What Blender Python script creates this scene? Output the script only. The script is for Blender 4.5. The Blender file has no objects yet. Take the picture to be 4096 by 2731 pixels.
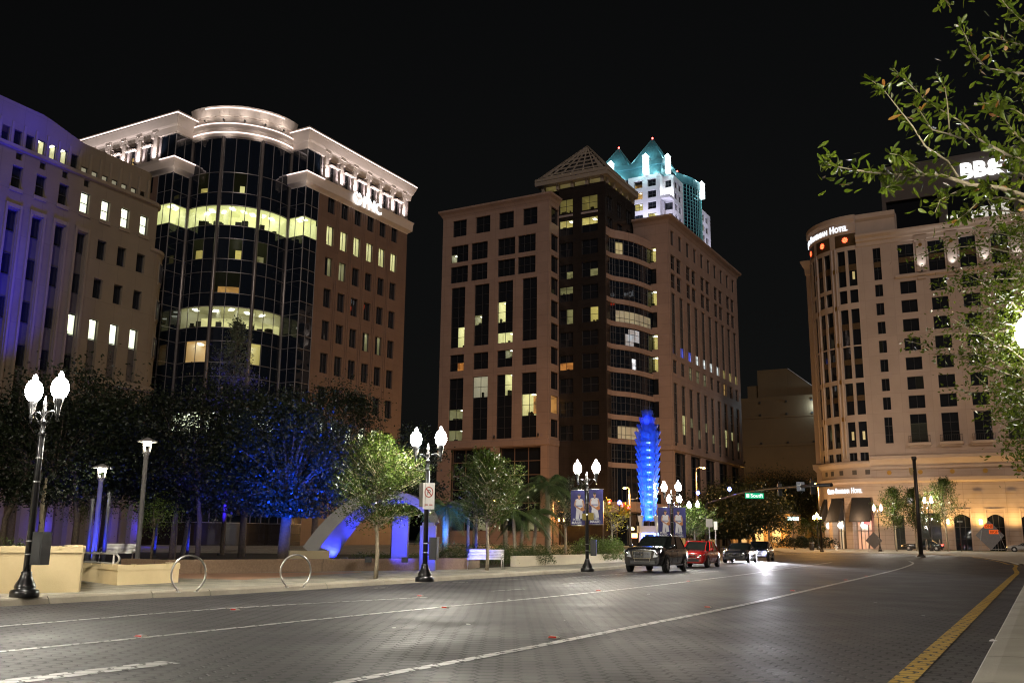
import bpy, math, random
from mathutils import Vector, Matrix, Euler
import numpy as np
random.seed(7)
R = math.radians
S = bpy.context.scene
COL = S.collection
V = Vector

# ------------------------------------------------------------------ camera
F_PX, CAM_H = 3820.0, 1.4                    # focal length in pixels of a 4096 px wide picture, eye height
PITCH, ROLL = math.atan(795 / 3820.0), R(0.62)
cp, sp = math.cos(PITCH), math.sin(PITCH)
fw = V((0, cp, sp)); r0 = V((1, 0, 0)); u0 = V((0, -sp, cp))
rt = math.cos(ROLL) * r0 + math.sin(ROLL) * u0
up = -math.sin(ROLL) * r0 + math.cos(ROLL) * u0
cam_d = bpy.data.cameras.new('camera'); cam = bpy.data.objects.new('camera', cam_d); COL.objects.link(cam)
m3 = Matrix((rt, up, -fw)).transposed()
cam.matrix_world = Matrix.Translation((0, 0, CAM_H)) @ m3.to_4x4()
cam_d.sensor_width = 36; cam_d.lens = F_PX / 4096 * 36
cam_d.clip_start = 0.1; cam_d.clip_end = 3000
S.camera = cam

def ray(x, y):
    d = fw * F_PX + rt * (x - 2048) - up * (y - 1365.5)
    return d / d.y
def at(x, y, Y):                              # point seen at pixel x, y of the 4096 px picture, Y metres ahead
    return ray(x, y) * Y + V((0, 0, CAM_H))
def gr(x, y, z=0.0):                          # the same on the level z
    d = ray(x, y); return d * ((z - CAM_H) / d.z) + V((0, 0, CAM_H))
K = 4096 / 2352.0
def atp(x, y, Y): return at(x * K, y * K, Y)
def grp(x, y, z=0.0): return gr(x * K, y * K, z)

# ------------------------------------------------------------------ world, night sky, fill sun added for city glow
w = bpy.data.worlds.new('World'); S.world = w; w.use_nodes = True
nt = w.node_tree; bg = nt.nodes['Background']
sky = nt.nodes.new('ShaderNodeTexSky'); sky.sky_type = 'NISHITA'; sky.sun_disc = False
sky.sun_elevation = R(4); sky.sun_rotation = R(194)
sky.air_density = 1.0; sky.dust_density = 3.0; sky.ozone_density = 1.0
hs_ = nt.nodes.new('ShaderNodeHueSaturation'); hs_.inputs['Saturation'].default_value = .22
nt.links.new(sky.outputs[0], hs_.inputs['Color']); nt.links.new(hs_.outputs[0], bg.inputs[0]); bg.inputs[1].default_value = 0.0012
sun_d = bpy.data.lights.new('sky_glow', 'SUN'); sun_d.energy = 0.40; sun_d.angle = R(4); sun_d.color = (1.0, .83, .73)  # added fill sun standing in for city glow
sun = bpy.data.objects.new('sky_glow', sun_d); COL.objects.link(sun)
sun.rotation_euler = V((-.25, 1, -.63)).to_track_quat('-Z', 'Y').to_euler()
S.view_settings.view_transform = 'Standard'; S.view_settings.look = 'None'
S.view_settings.exposure = 0.9; S.view_settings.gamma = 1
S.render.engine = 'CYCLES'
cy = S.cycles
cy.use_denoising = True; cy.max_bounces = 6; cy.diffuse_bounces = 2; cy.glossy_bounces = 3; cy.transparent_max_bounces = 8
cy.transmission_bounces = 4; cy.sample_clamp_indirect = 3.0; cy.sample_clamp_direct = 0
cy.caustics_reflective = False; cy.caustics_refractive = False
cy.use_light_tree = True; cy.filter_width = 1.15
try: cy.denoiser = 'OPENIMAGEDENOISE'
except Exception: pass

# ------------------------------------------------------------------ materials
MATS = {}
def pmat(name, c, c2=None, scale=3.0, rough=.6, metal=0.0, bump=0.0, bscale=None, spec=.5, joints=None, coat=0.0,
         emit=None, es=0.0, wear=None, alpha=None):
    """a principled material: two tones mixed by noise, optional block joints (w, h, depth of tone), fine bump"""
    if name in MATS: return MATS[name]
    m = bpy.data.materials.new(name); m.use_nodes = True
    n = m.node_tree.nodes; l = m.node_tree.links; p = n['Principled BSDF']
    p.inputs['Roughness'].default_value = rough; p.inputs['Metallic'].default_value = metal
    p.inputs['Specular IOR Level'].default_value = spec
    p.inputs['Coat Weight'].default_value = coat; p.inputs['Coat Roughness'].default_value = .06
    geo = n.new('ShaderNodeNewGeometry')
    col = None
    if c2 is None: c2 = tuple(x * .82 for x in c)
    nz = n.new('ShaderNodeTexNoise'); nz.inputs['Scale'].default_value = scale; nz.inputs['Detail'].default_value = 6
    nz.inputs['Roughness'].default_value = .65
    l.new(geo.outputs['Position'], nz.inputs['Vector'])
    rp = n.new('ShaderNodeValToRGB'); rp.color_ramp.elements[0].position = .32; rp.color_ramp.elements[1].position = .68
    rp.color_ramp.elements[0].color = (*c, 1); rp.color_ramp.elements[1].color = (*c2, 1)
    l.new(nz.outputs[0], rp.inputs[0]); col = rp.outputs[0]
    hgt = None
    if joints:
        jw, jh, jd = joints[:3]
        mp = n.new('ShaderNodeMapping'); mp.inputs['Rotation'].default_value = (0, 0, R(29.4 + 45))
        l.new(geo.outputs['Position'], mp.inputs['Vector'])
        sx = n.new('ShaderNodeSeparateXYZ'); l.new(mp.outputs[0], sx.inputs[0])
        ml = n.new('ShaderNodeMath'); ml.operation = 'MULTIPLY'; ml.inputs[1].default_value = 1.41421
        l.new(sx.outputs[0 if len(joints) < 4 else joints[3]], ml.inputs[0])
        cb = n.new('ShaderNodeCombineXYZ'); l.new(ml.outputs[0], cb.inputs[0]); l.new(sx.outputs[2], cb.inputs[1])
        bk = n.new('ShaderNodeTexBrick'); bk.offset = 0.0; bk.inputs['Scale'].default_value = 1
        bk.inputs['Brick Width'].default_value = jw; bk.inputs['Row Height'].default_value = jh
        bk.inputs['Mortar Size'].default_value = .025; bk.inputs['Color1'].default_value = (1, 1, 1, 1)
        bk.inputs['Color2'].default_value = (.93, .93, .93, 1); bk.inputs['Mortar'].default_value = (jd, jd, jd, 1)
        l.new(cb.outputs[0], bk.inputs['Vector'])
        mx = n.new('ShaderNodeMix'); mx.data_type = 'RGBA'; mx.blend_type = 'MULTIPLY'; mx.inputs[0].default_value = 1
        l.new(col, mx.inputs[6]); l.new(bk.outputs[0], mx.inputs[7]); col = mx.outputs[2]
    l.new(col, p.inputs['Base Color'])
    if bump:
        nb = n.new('ShaderNodeTexNoise'); nb.inputs['Scale'].default_value = bscale or scale * 8; nb.inputs['Detail'].default_value = 4
        l.new(geo.outputs['Position'], nb.inputs['Vector'])
        b = n.new('ShaderNodeBump'); b.inputs['Strength'].default_value = bump; b.inputs['Distance'].default_value = .02
        l.new(nb.outputs[0], b.inputs['Height']); l.new(b.outputs[0], p.inputs['Normal'])
        rr = n.new('ShaderNodeMapRange'); rr.inputs[3].default_value = max(.02, rough - .12); rr.inputs[4].default_value = min(1, rough + .1)
        l.new(nz.outputs[0], rr.inputs[0]); l.new(rr.outputs[0], p.inputs['Roughness'])
    if emit:
        p.inputs['Emission Color'].default_value = (*emit, 1); p.inputs['Emission Strength'].default_value = es
    MATS[name] = m
    return m
def emat(name, c, s, sample=False):
    if name in MATS: return MATS[name]
    m = bpy.data.materials.new(name); m.use_nodes = True
    n = m.node_tree.nodes; l = m.node_tree.links; p = n['Principled BSDF']
    p.inputs['Base Color'].default_value = (.5, .5, .5, 1)
    p.inputs['Emission Color'].default_value = (*c, 1); p.inputs['Emission Strength'].default_value = s
    if not sample: m.cycles.emission_sampling = 'NONE'
    MATS[name] = m; return m
def roommat(name, c, s, c2, vs=.35):
    """walls of a lit room seen through its window"""
    m = bpy.data.materials.new(name); m.use_nodes = True
    n = m.node_tree.nodes; l = m.node_tree.links; p = n['Principled BSDF']
    geo = n.new('ShaderNodeNewGeometry'); nz = n.new('ShaderNodeTexVoronoi'); nz.inputs['Scale'].default_value = vs
    nz.distance = 'CHEBYCHEV'
    l.new(geo.outputs['Position'], nz.inputs['Vector'])
    rp = n.new('ShaderNodeValToRGB'); rp.color_ramp.interpolation = 'LINEAR'
    rp.color_ramp.elements[0].color = (*c, 1); rp.color_ramp.elements[1].color = (*c2, 1)
    sx = n.new('ShaderNodeSeparateColor'); l.new(nz.outputs['Color'], sx.inputs[0])
    l.new(sx.outputs[0], rp.inputs[0]); l.new(rp.outputs[0], p.inputs['Emission Color'])
    p.inputs['Base Color'].default_value = (.6, .58, .5, 1); p.inputs['Emission Strength'].default_value = s * .66
    m.cycles.emission_sampling = 'NONE'; MATS[name] = m; return m
def glassmat(name, tint=(.012, .014, .018), rough=.03):
    m = bpy.data.materials.new(name); m.use_nodes = True
    n = m.node_tree.nodes; l = m.node_tree.links; p = n['Principled BSDF']
    p.inputs['Base Color'].default_value = (*tint, 1); p.inputs['Roughness'].default_value = rough
    p.inputs['Specular IOR Level'].default_value = .5
    geo = n.new('ShaderNodeNewGeometry'); nz = n.new('ShaderNodeTexNoise'); nz.inputs['Scale'].default_value = .55
    nz.inputs['Detail'].default_value = 1
    l.new(geo.outputs['Position'], nz.inputs['Vector'])
    b = n.new('ShaderNodeBump'); b.inputs['Strength'].default_value = .05; b.inputs['Distance'].default_value = .25
    l.new(nz.outputs[0], b.inputs['Height']); l.new(b.outputs[0], p.inputs['Normal'])
    MATS[name] = m; return m
def clearmat(name, mixf=.12):
    m = bpy.data.materials.new(name); m.use_nodes = True
    n = m.node_tree.nodes; l = m.node_tree.links; n.remove(n['Principled BSDF'])
    t = n.new('ShaderNodeBsdfTransparent'); t.inputs[0].default_value = (.92, .97, .93, 1); g = n.new('ShaderNodeBsdfGlossy')
    g.inputs['Roughness'].default_value = .03; mx = n.new('ShaderNodeMixShader')
    fr = n.new('ShaderNodeFresnel'); l.new(fr.outputs[0], mx.inputs[0])
    l.new(t.outputs[0], mx.inputs[1]); l.new(g.outputs[0], mx.inputs[2]); l.new(mx.outputs[0], n['Material Output'].inputs[0])
    MATS[name] = m; return m
def leafmat(name, c, c2, trans=.35, rough=.45):
    m = bpy.data.materials.new(name); m.use_nodes = True
    n = m.node_tree.nodes; l = m.node_tree.links; p = n['Principled BSDF']
    geo = n.new('ShaderNodeNewGeometry')
    rp = n.new('ShaderNodeValToRGB'); rp.color_ramp.elements[0].color = (*c, 1); rp.color_ramp.elements[1].color = (*c2, 1)
    l.new(geo.outputs['Random Per Island'], rp.inputs[0]); l.new(rp.outputs[0], p.inputs['Base Color'])
    p.inputs['Roughness'].default_value = rough; p.inputs['Specular IOR Level'].default_value = .5
    t = n.new('ShaderNodeBsdfTranslucent'); l.new(rp.outputs[0], t.inputs[0])
    mx = n.new('ShaderNodeMixShader'); mx.inputs[0].default_value = trans
    l.new(p.outputs[0], mx.inputs[1]); l.new(t.outputs[0], mx.inputs[2]); l.new(mx.outputs[0], n['Material Output'].inputs[0])
    MATS[name] = m; return m

GLASS = glassmat('dark_window_glass'); GLASS2 = glassmat('blue_black_glass', (.008, .012, .02), .02)
CLEAR = clearmat('clear_window_glass')
FRAME = pmat('dark_window_frame', (.05, .05, .055), rough=.4)
MULL = pmat('light_aluminium_mullion', (.32, .30, .30), rough=.35, metal=.6)
ROOM_Y = roommat('lit_office_yellow', (.80, .74, .34), .55, (.50, .46, .20))
ROOM_W = roommat('lit_office_white', (.95, .98, .80), 1.0, (.75, .80, .55))
ROOM_D = roommat('dim_office', (.22, .20, .09), .5, (.05, .045, .02), .5)
ROOM_A = roommat('amber_room', (.75, .42, .13), .40, (.45, .22, .06))
ROOM_O = roommat('orange_room', (.9, .35, .08), .5, (.15, .04, .01), .9)
CEIL_L = emat('ceiling_light_panel', (1, 1, .86), 2.2)
DESK = pmat('dark_office_furniture', (.03, .03, .03))

# ------------------------------------------------------------------ mesh builder
class MB:
    def __init__(s): s.v = []; s.f = []; s.m = []; s.s = []
    def poly(s, pts, mi=0, smooth=False):
        k = len(s.v); s.v.extend([tuple(p) for p in pts]); s.f.append(tuple(range(k, k + len(pts)))); s.m.append(mi); s.s.append(smooth)
    def obox(s, o, a, b, c, mi=0):
        o, a, b, c = V(o), V(a), V(b), V(c)
        if a.cross(b).dot(c) < 0: a, b = b, a
        k = len(s.v); s.v.extend([tuple(q) for q in (o, o + a, o + a + b, o + b, o + c, o + a + c, o + a + b + c, o + b + c)])
        for q in ((0, 3, 2, 1), (4, 5, 6, 7), (0, 1, 5, 4), (1, 2, 6, 5), (2, 3, 7, 6), (3, 0, 4, 7)):
            s.f.append(tuple(k + i for i in q)); s.m.append(mi); s.s.append(False)
    def box(s, c, size, rz=0.0, mi=0):
        M = Matrix.Rotation(rz, 3, 'Z'); a, b, cc = M @ V((size[0], 0, 0)), M @ V((0, size[1], 0)), V((0, 0, size[2]))
        s.obox(V(c) - (a + b + cc) / 2, a, b, cc, mi)
    def bar(s, p, q, wd, mi=0):
        p, q = V(p), V(q); d = (q - p); z = V((0, 0, 1)) if abs(d.normalized().z) < .9 else V((1, 0, 0))
        a = d.cross(z).normalized() * wd; b = d.cross(a).normalized() * wd
        s.obox(p - a / 2 - b / 2, a, b, d, mi)
    def tube(s, pts, r, n=8, mi=0, cap=True, smooth=True):
        pts = [V(p) for p in pts]; N = len(pts); rs = r if isinstance(r, (list, tuple)) else [r] * N
        k = len(s.v); ref = None
        for i, p in enumerate(pts):
            d = (pts[min(i + 1, N - 1)] - pts[max(i - 1, 0)]).normalized()
            if ref is None: ref = d.orthogonal().normalized()
            ref = (ref - d * ref.dot(d)).normalized(); b = d.cross(ref)
            for j in range(n):
                a = 2 * math.pi * j / n; s.v.append(tuple(p + (ref * math.cos(a) + b * math.sin(a)) * rs[i]))
        for i in range(N - 1):
            for j in range(n):
                s.f.append((k + i * n + j, k + i * n + (j + 1) % n, k + (i + 1) * n + (j + 1) % n, k + (i + 1) * n + j)); s.m.append(mi); s.s.append(smooth)
        if cap:
            s.f.append(tuple(k + j for j in range(n))[::-1]); s.m.append(mi); s.s.append(False)
            s.f.append(tuple(k + (N - 1) * n + j for j in range(n))); s.m.append(mi); s.s.append(False)
    def lathe(s, prof, n=16, c=(0, 0, 0), mi=0, smooth=True, flute=None):
        k = len(s.v); N = len(prof); c = V(c)
        for (r_, z) in prof:
            for j in range(n):
                a = 2 * math.pi * j / n; rr = r_ * (1 - (flute or 0) * (j % 2)); s.v.append((c.x + rr * math.cos(a), c.y + rr * math.sin(a), c.z + z))
        for i in range(N - 1):
            for j in range(n):
                s.f.append((k + i * n + j, k + i * n + (j + 1) % n, k + (i + 1) * n + (j + 1) % n, k + (i + 1) * n + j)); s.m.append(mi); s.s.append(smooth)
        s.f.append(tuple(k + j for j in range(n))[::-1]); s.m.append(mi); s.s.append(False)
        s.f.append(tuple(k + (N - 1) * n + j for j in range(n))); s.m.append(mi); s.s.append(False)
    def prism(s, poly, z0, z1, mi=0):                  # ground polygon (counter-clockwise) pulled up
        n = len(poly)
        a = sum(poly[i][0] * poly[(i + 1) % n][1] - poly[(i + 1) % n][0] * poly[i][1] for i in range(n))
        if a < 0: poly = list(poly)[::-1]
        k = len(s.v); s.v.extend([(p[0], p[1], z0) for p in poly]); s.v.extend([(p[0], p[1], z1) for p in poly])
        s.f.append(tuple(range(k, k + n))[::-1]); s.f.append(tuple(range(k + n, k + 2 * n))); s.m += [mi, mi]; s.s += [False, False]
        for i in range(n):
            j = (i + 1) % n; s.f.append((k + i, k + j, k + n + j, k + n + i)); s.m.append(mi); s.s.append(False)
    def band(s, line, prof, mi=0, smooth=False):
        """sweep a profile [(out, z)...] along a plan polyline; out is to the right of the walking direction"""
        pts = [V((p[0], p[1])) for p in line]; N = len(pts); off = []
        for i in range(N):
            ns = []
            if i > 0: d = (pts[i] - pts[i - 1]).normalized(); ns.append(V((d.y, -d.x)))
            if i < N - 1: d = (pts[i + 1] - pts[i]).normalized(); ns.append(V((d.y, -d.x)))
            q = sum(ns, V((0, 0))); q.normalize(); q /= max(.3, q.dot(ns[0])); off.append(q)
        k = len(s.v); M = len(prof)
        for i in range(N):
            for (o, z) in prof: q = pts[i] + off[i] * o; s.v.append((q.x, q.y, z))
        for i in range(N - 1):
            for j in range(M - 1):
                s.f.append((k + i * M + j, k + (i + 1) * M + j, k + (i + 1) * M + j + 1, k + i * M + j + 1)); s.m.append(mi); s.s.append(smooth)
        for i in (0, N - 1):                             # end caps
            f = tuple(k + i * M + j for j in range(M)); s.f.append(f if i == 0 else f[::-1]); s.m.append(mi); s.s.append(False)
    def build(s, name, mats, parent=None, loc=None):
        me = bpy.data.meshes.new(name)
        off = V((0, 0, 0))
        p = parent
        if parent is not None and parent.get('_w'):
            off = V(parent['_w'])
        elif loc is not None: off = V(loc)
        me.from_pydata([(a - off.x, b - off.y, c - off.z) for a, b, c in s.v], [], s.f)
        mats = mats if isinstance(mats, (list, tuple)) else [mats]
        for m in mats: me.materials.append(m)
        me.polygons.foreach_set('material_index', s.m); me.polygons.foreach_set('use_smooth', s.s)
        me.update()
        o = bpy.data.objects.new(name, me); COL.objects.link(o)
        if parent is not None:
            o.parent = parent
            if parent.get('_w'): o['_w'] = list(parent['_w'])
        elif loc is not None: o.location = loc
        return o
def thing(name, label, cat, loc=(0, 0, 0), group=None, world=False, rz=0.0):
    o = bpy.data.objects.new(name, None); COL.objects.link(o); o.location = loc; o.rotation_euler.z = rz; o.empty_display_size = .3
    o['label'] = label; o['category'] = cat
    if group: o['group'] = group
    if world: o['_w'] = list(loc)
    return o
def tag(o, label, cat, group=None, kind=None):
    o['label'] = label; o['category'] = cat
    if group: o['group'] = group
    if kind: o['kind'] = kind
    return o
def struct(o): o['kind'] = 'structure'; return o
KIDS = {}
def copy_tree(o, loc, rz=None, label=None, group=None, scale=None):
    kids = {}
    for c in bpy.data.objects:
        if c.parent: kids.setdefault(c.parent.name, []).append(c)
    def rec(a, par):
        b = a.copy(); COL.objects.link(b); b.parent = par
        for c in kids.get(a.name, []): rec(c, b)
        return b
    r = rec(o, None); r.location = loc
    if rz is not None: r.rotation_euler.z = rz
    if scale: r.scale = scale if isinstance(scale, (list, tuple)) else (scale,) * 3
    if label: r['label'] = label
    if group: r['group'] = group
    return r
def light(kind, name, loc, energy, color, parent=None, size=.2, target=None, spot=60, blend=.6):
    d = bpy.data.lights.new(name, kind); d.energy = energy; d.color = color
    if kind in ('POINT', 'SPOT'): d.shadow_soft_size = size
    if kind == 'SPOT': d.spot_size = R(spot); d.spot_blend = blend
    if kind == 'AREA': d.size = size
    o = bpy.data.objects.new(name, d); COL.objects.link(o)
    loc = V(loc)
    if parent is not None:
        o.parent = parent
        o.location = loc - V(parent['_w']) if parent.get('_w') else loc
    else: o.location = loc
    if target is not None: o.rotation_euler = (V(target) - loc).to_track_quat('-Z', 'Y').to_euler()
    return o
_text_cache = {}
def text_mesh(mb, txt, o, ex, ez, h, depth=.15, mi=0, bold=.0, sx=1.0, bend=None):
    """letters as solid geometry: o = lower left, ex/ez unit axes, h = capital height; appended to a builder"""
    cu = bpy.data.curves.new('lettering', 'FONT'); cu.body = txt; cu.size = 1.0; cu.extrude = .5; cu.offset = bold; cu.resolution_u = 3
    ob = bpy.data.objects.new('lettering', cu); COL.objects.link(ob)
    dg = bpy.context.evaluated_depsgraph_get(); me = ob.evaluated_get(dg).to_mesh()
    vs = [v.co.copy() for v in me.vertices]; fs = [tuple(p.vertices) for p in me.polygons]
    ob.evaluated_get(dg).to_mesh_clear(); bpy.data.objects.remove(ob); bpy.data.curves.remove(cu)
    if not vs: return 0
    k = len(mb.v); ex, ez = V(ex), V(ez); en = ex.cross(ez).normalized(); sc = h / .69
    for v in vs:
        if bend: mb.v.append(tuple(bend(v.x * sc * sx, v.y * sc, (v.z) * depth)))
        else: mb.v.append(tuple(V(o) + ex * (v.x * sc * sx) + ez * (v.y * sc) + en * (v.z * depth)))
    for f in fs: mb.f.append(tuple(k + i for i in f)); mb.m.append(mi); mb.s.append(False)
    return max(v.x for v in vs) * sc * sx

# ------------------------------------------------------------------ facade helpers
AX = V((math.sin(R(29.4)), math.cos(R(29.4)), 0)); BX = V((-AX.y, AX.x, 0)); CX = -BX; UP = V((0, 0, 1))
class Fac:                                              # a facade plane: origin on the ground, direction, outward normal
    def __init__(s, o, d, n): s.o = V((o[0], o[1], 0)); s.d = V(d); s.n = V(n)
    def p(s, a, z, out=0.0): return s.o + s.d * a + UP * z + s.n * out
def wall(mb, F, s0, s1, z0, z1, op, dep=.3, mi=0):
    ss = sorted({s0, s1, *[x for o in op for x in o[:2] if s0 < x < s1]}); zs = sorted({z0, z1, *[x for o in op for x in o[2:4] if z0 < x < z1]})
    fl = F.d.cross(UP).dot(F.n) < 0
    def q(pts): mb.poly(pts[::-1] if fl else pts, mi)
    for i in range(len(ss) - 1):
        run = None
        for j in range(len(zs) - 1):
            sm, zm = (ss[i] + ss[i + 1]) / 2, (zs[j] + zs[j + 1]) / 2
            hole = any(o[0] < sm < o[1] and o[2] < zm < o[3] for o in op)
            if not hole:
                if run is None: run = zs[j]
            if (hole or j == len(zs) - 2) and run is not None:
                e = zs[j] if hole else zs[j + 1]
                q([F.p(ss[i], run), F.p(ss[i + 1], run), F.p(ss[i + 1], e), F.p(ss[i], e)]); run = None
    for (a, b, c, d) in [o[:4] for o in op]:
        q([F.p(a, c), F.p(b, c), F.p(b, c, -dep), F.p(a, c, -dep)]); q([F.p(a, d, -dep), F.p(b, d, -dep), F.p(b, d), F.p(a, d)])
        q([F.p(a, c, -dep), F.p(a, d, -dep), F.p(a, d), F.p(a, c)]); q([F.p(b, c), F.p(b, d), F.p(b, d, -dep), F.p(b, c, -dep)])
def fbox(mb, F, a, b, c, d, o0, o1, mi=0):
    mb.obox(F.p(a, c, o0), F.d * (b - a), UP * (d - c), F.n * (o1 - o0), mi)
rw = random.Random(11)
def window(root, F, a, b, c, d, nx=2, nz=2, dep=.28, lit=None, room=None, bars=FRAME, bw=.07, glass=None, lights=2, depth=3.2):
    """one window: frame bars, and under it a pane (dark or clear cells) and, where lit, the room behind"""
    m = MB(); g = .01
    for i in range(nx + 1):
        x = a + (b - a) * i / nx; wv = bw
        x0 = min(max(x - wv / 2, a + .004), b - wv - .004)
        fbox(m, F, x0, x0 + wv, c + .004, d - .004, -dep + .02, -dep + .10)
    for j in range(nz + 1):
        z = c + (d - c) * j / nz; z0 = min(max(z - bw / 2, c + .004), d - bw - .004)
        for i in range(nx):
            xa = a + (b - a) * i / nx + bw * .5; xb = a + (b - a) * (i + 1) / nx - bw * .5
            fbox(m, F, xa, xb, z0, z0 + bw, -dep + .022, -dep + .095)
    wo = m.build('window', bars, root)
    lit = lit or []
    def islit(i, j): return any(l[0] <= i < l[1] and l[2] <= j < l[3] for l in lit)
    pm = MB(); fl = F.d.cross(UP).dot(F.n) < 0
    for i in range(nx):
        for j in range(nz):
            xa, xb = a + (b - a) * i / nx, a + (b - a) * (i + 1) / nx; za, zb = c + (d - c) * j / nz, c + (d - c) * (j + 1) / nz
            t1, t2 = rw.uniform(-.012, .012), rw.uniform(-.012, .012)
            fr = [F.p(xa, za, -dep + t1), F.p(xb, za, -dep - t1 + t2), F.p(xb, zb, -dep + t2 - t1), F.p(xa, zb, -dep - t2)]
            pm.poly(fr[::-1] if fl else fr, 1 if islit(i, j) else 0)
    pm.build('pane', [glass or GLASS, CLEAR], wo)
    for l in lit:
        xa, xb = a + (b - a) * l[0] / nx, a + (b - a) * l[1] / nx; za, zb = c + (d - c) * l[2] / nz, c + (d - c) * l[3] / nz
        rm = MB(); o1, o0 = -dep - .06, -dep - depth
        P = lambda x, z, o: F.p(x, z, o)
        e = 0.0
        rm.poly([P(xa, za, o0), P(xb, za, o0), P(xb, zb, o0), P(xa, zb, o0)], 0)
        rm.poly([P(xa, za, o0), P(xa, zb, o0), P(xa, zb, o1), P(xa, za, o1)], 0); rm.poly([P(xb, za, o0), P(xb, zb, o0), P(xb, zb, o1), P(xb, za, o1)], 0)
        rm.poly([P(xa, zb, o0), P(xb, zb, o0), P(xb, zb, o1), P(xa, zb, o1)], 0); rm.poly([P(xa, za, o0), P(xb, za, o0), P(xb, za, o1), P(xa, za, o1)], 2)
        W = xb - xa; H_ = zb - za
        for q in range(lights):
            x0 = xa + W * (q + .25) / lights + rw.uniform(-.1, .1) * W; oo = o0 + (o1 - o0) * rw.uniform(.35, .6)
            fbox(rm, F, x0, x0 + min(.55, W * .4), zb - .08, zb - .03, oo, oo + .9, 1)
        x = xa + .08
        while x < xb - .15:                               # desks, chairs and cabinets seen against the wall
            ww = rw.uniform(.15, .6) * min(1, W / 2); hh = rw.uniform(.04, .32) * H_
            if rw.random() < .6: fbox(rm, F, x, min(x + ww, xb - .03), za + .004, za + hh, o1 - .9, o1 - .5, 2)
            x += ww + rw.uniform(.05, .5)
        rm.build('lit_room', [room or ROOM_Y, CEIL_L, DESK], wo)
    return wo
def bodyshell(mb, poly, z0, z1, mi=0): mb.prism(poly, z0, z1, mi)
# ================================================================== BUILDINGS
GRAN_P = pmat('pink_granite_panels', (.36, .25, .20), (.30, .205, .165), .35, .55, bump=.05, bscale=6, joints=(2.27, 2.0, .62))
GRAN_D = pmat('polished_dark_granite', (.030, .024, .021), (.022, .018, .016), .5, .22, joints=(1.6, 1.0, .7))
GRAN_R = pmat('red_brown_granite', (.18, .115, .085), (.15, .095, .07), .5, .5, bump=.05, bscale=5, joints=(1.45, 2.2, .75))
LIMEST = pmat('beige_precast_panels', (.22, .185, .135), (.19, .158, .115), .4, .75, bump=.08, bscale=5, joints=(2.64, 4.3, .72))
LIME_PL = pmat('beige_precast_plain', (.25, .21, .155), (.22, .185, .135), .5, .75, bump=.08, bscale=5)
SPAN = pmat('grey_spandrel_panel', (.10, .09, .085), (.08, .072, .07), .8, .35)
CORN = pmat('pale_cornice_precast', (.62, .54, .48), (.56, .49, .43), .6, .7, bump=.05, bscale=4)
STUC = pmat('cream_hotel_stucco', (.47, .37, .31), (.42, .33, .275), .3, .8, bump=.06, bscale=9, joints=(4.7, 3.24, .80))
STUC_P = pmat('cream_hotel_trim', (.50, .40, .33), (.45, .36, .30), .5, .8, bump=.05, bscale=9)
STUC_B = pmat('rusticated_hotel_base', (.48, .38, .31), (.42, .33, .27), .4, .8, bump=.08, bscale=6, joints=(6.0, .72, .60))
BRONZE = pmat('bronze_spandrel', (.13, .085, .04), (.09, .055, .025), 3, .45, metal=.3)
GOLD = pmat('gilt_rosette', (.45, .27, .06), (.32, .18, .04), 4, .4, metal=.7)
ROOFM = pmat('dark_roofing', (.04, .04, .04))
TAN = pmat('tan_garage_concrete', (.12, .085, .045), (.10, .072, .038), .12, .9, joints=(8.0, 7.6, .85))
SIGNW = emat('white_channel_letters', (1, 1, 1), .95)
SIGNB = emat('bluish_channel_letters', (.85, .92, 1), .85)
STRIP = emat('cornice_light_strip', (1, .78, .72), 1.1, True)
FIXT = pmat('black_light_fixture', (.02, .02, .02))

def dirz(a): return V((math.sin(R(a)), math.cos(R(a)), 0))
def h1(x, y): return x * .4464, 280 + y * .4464
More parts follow.
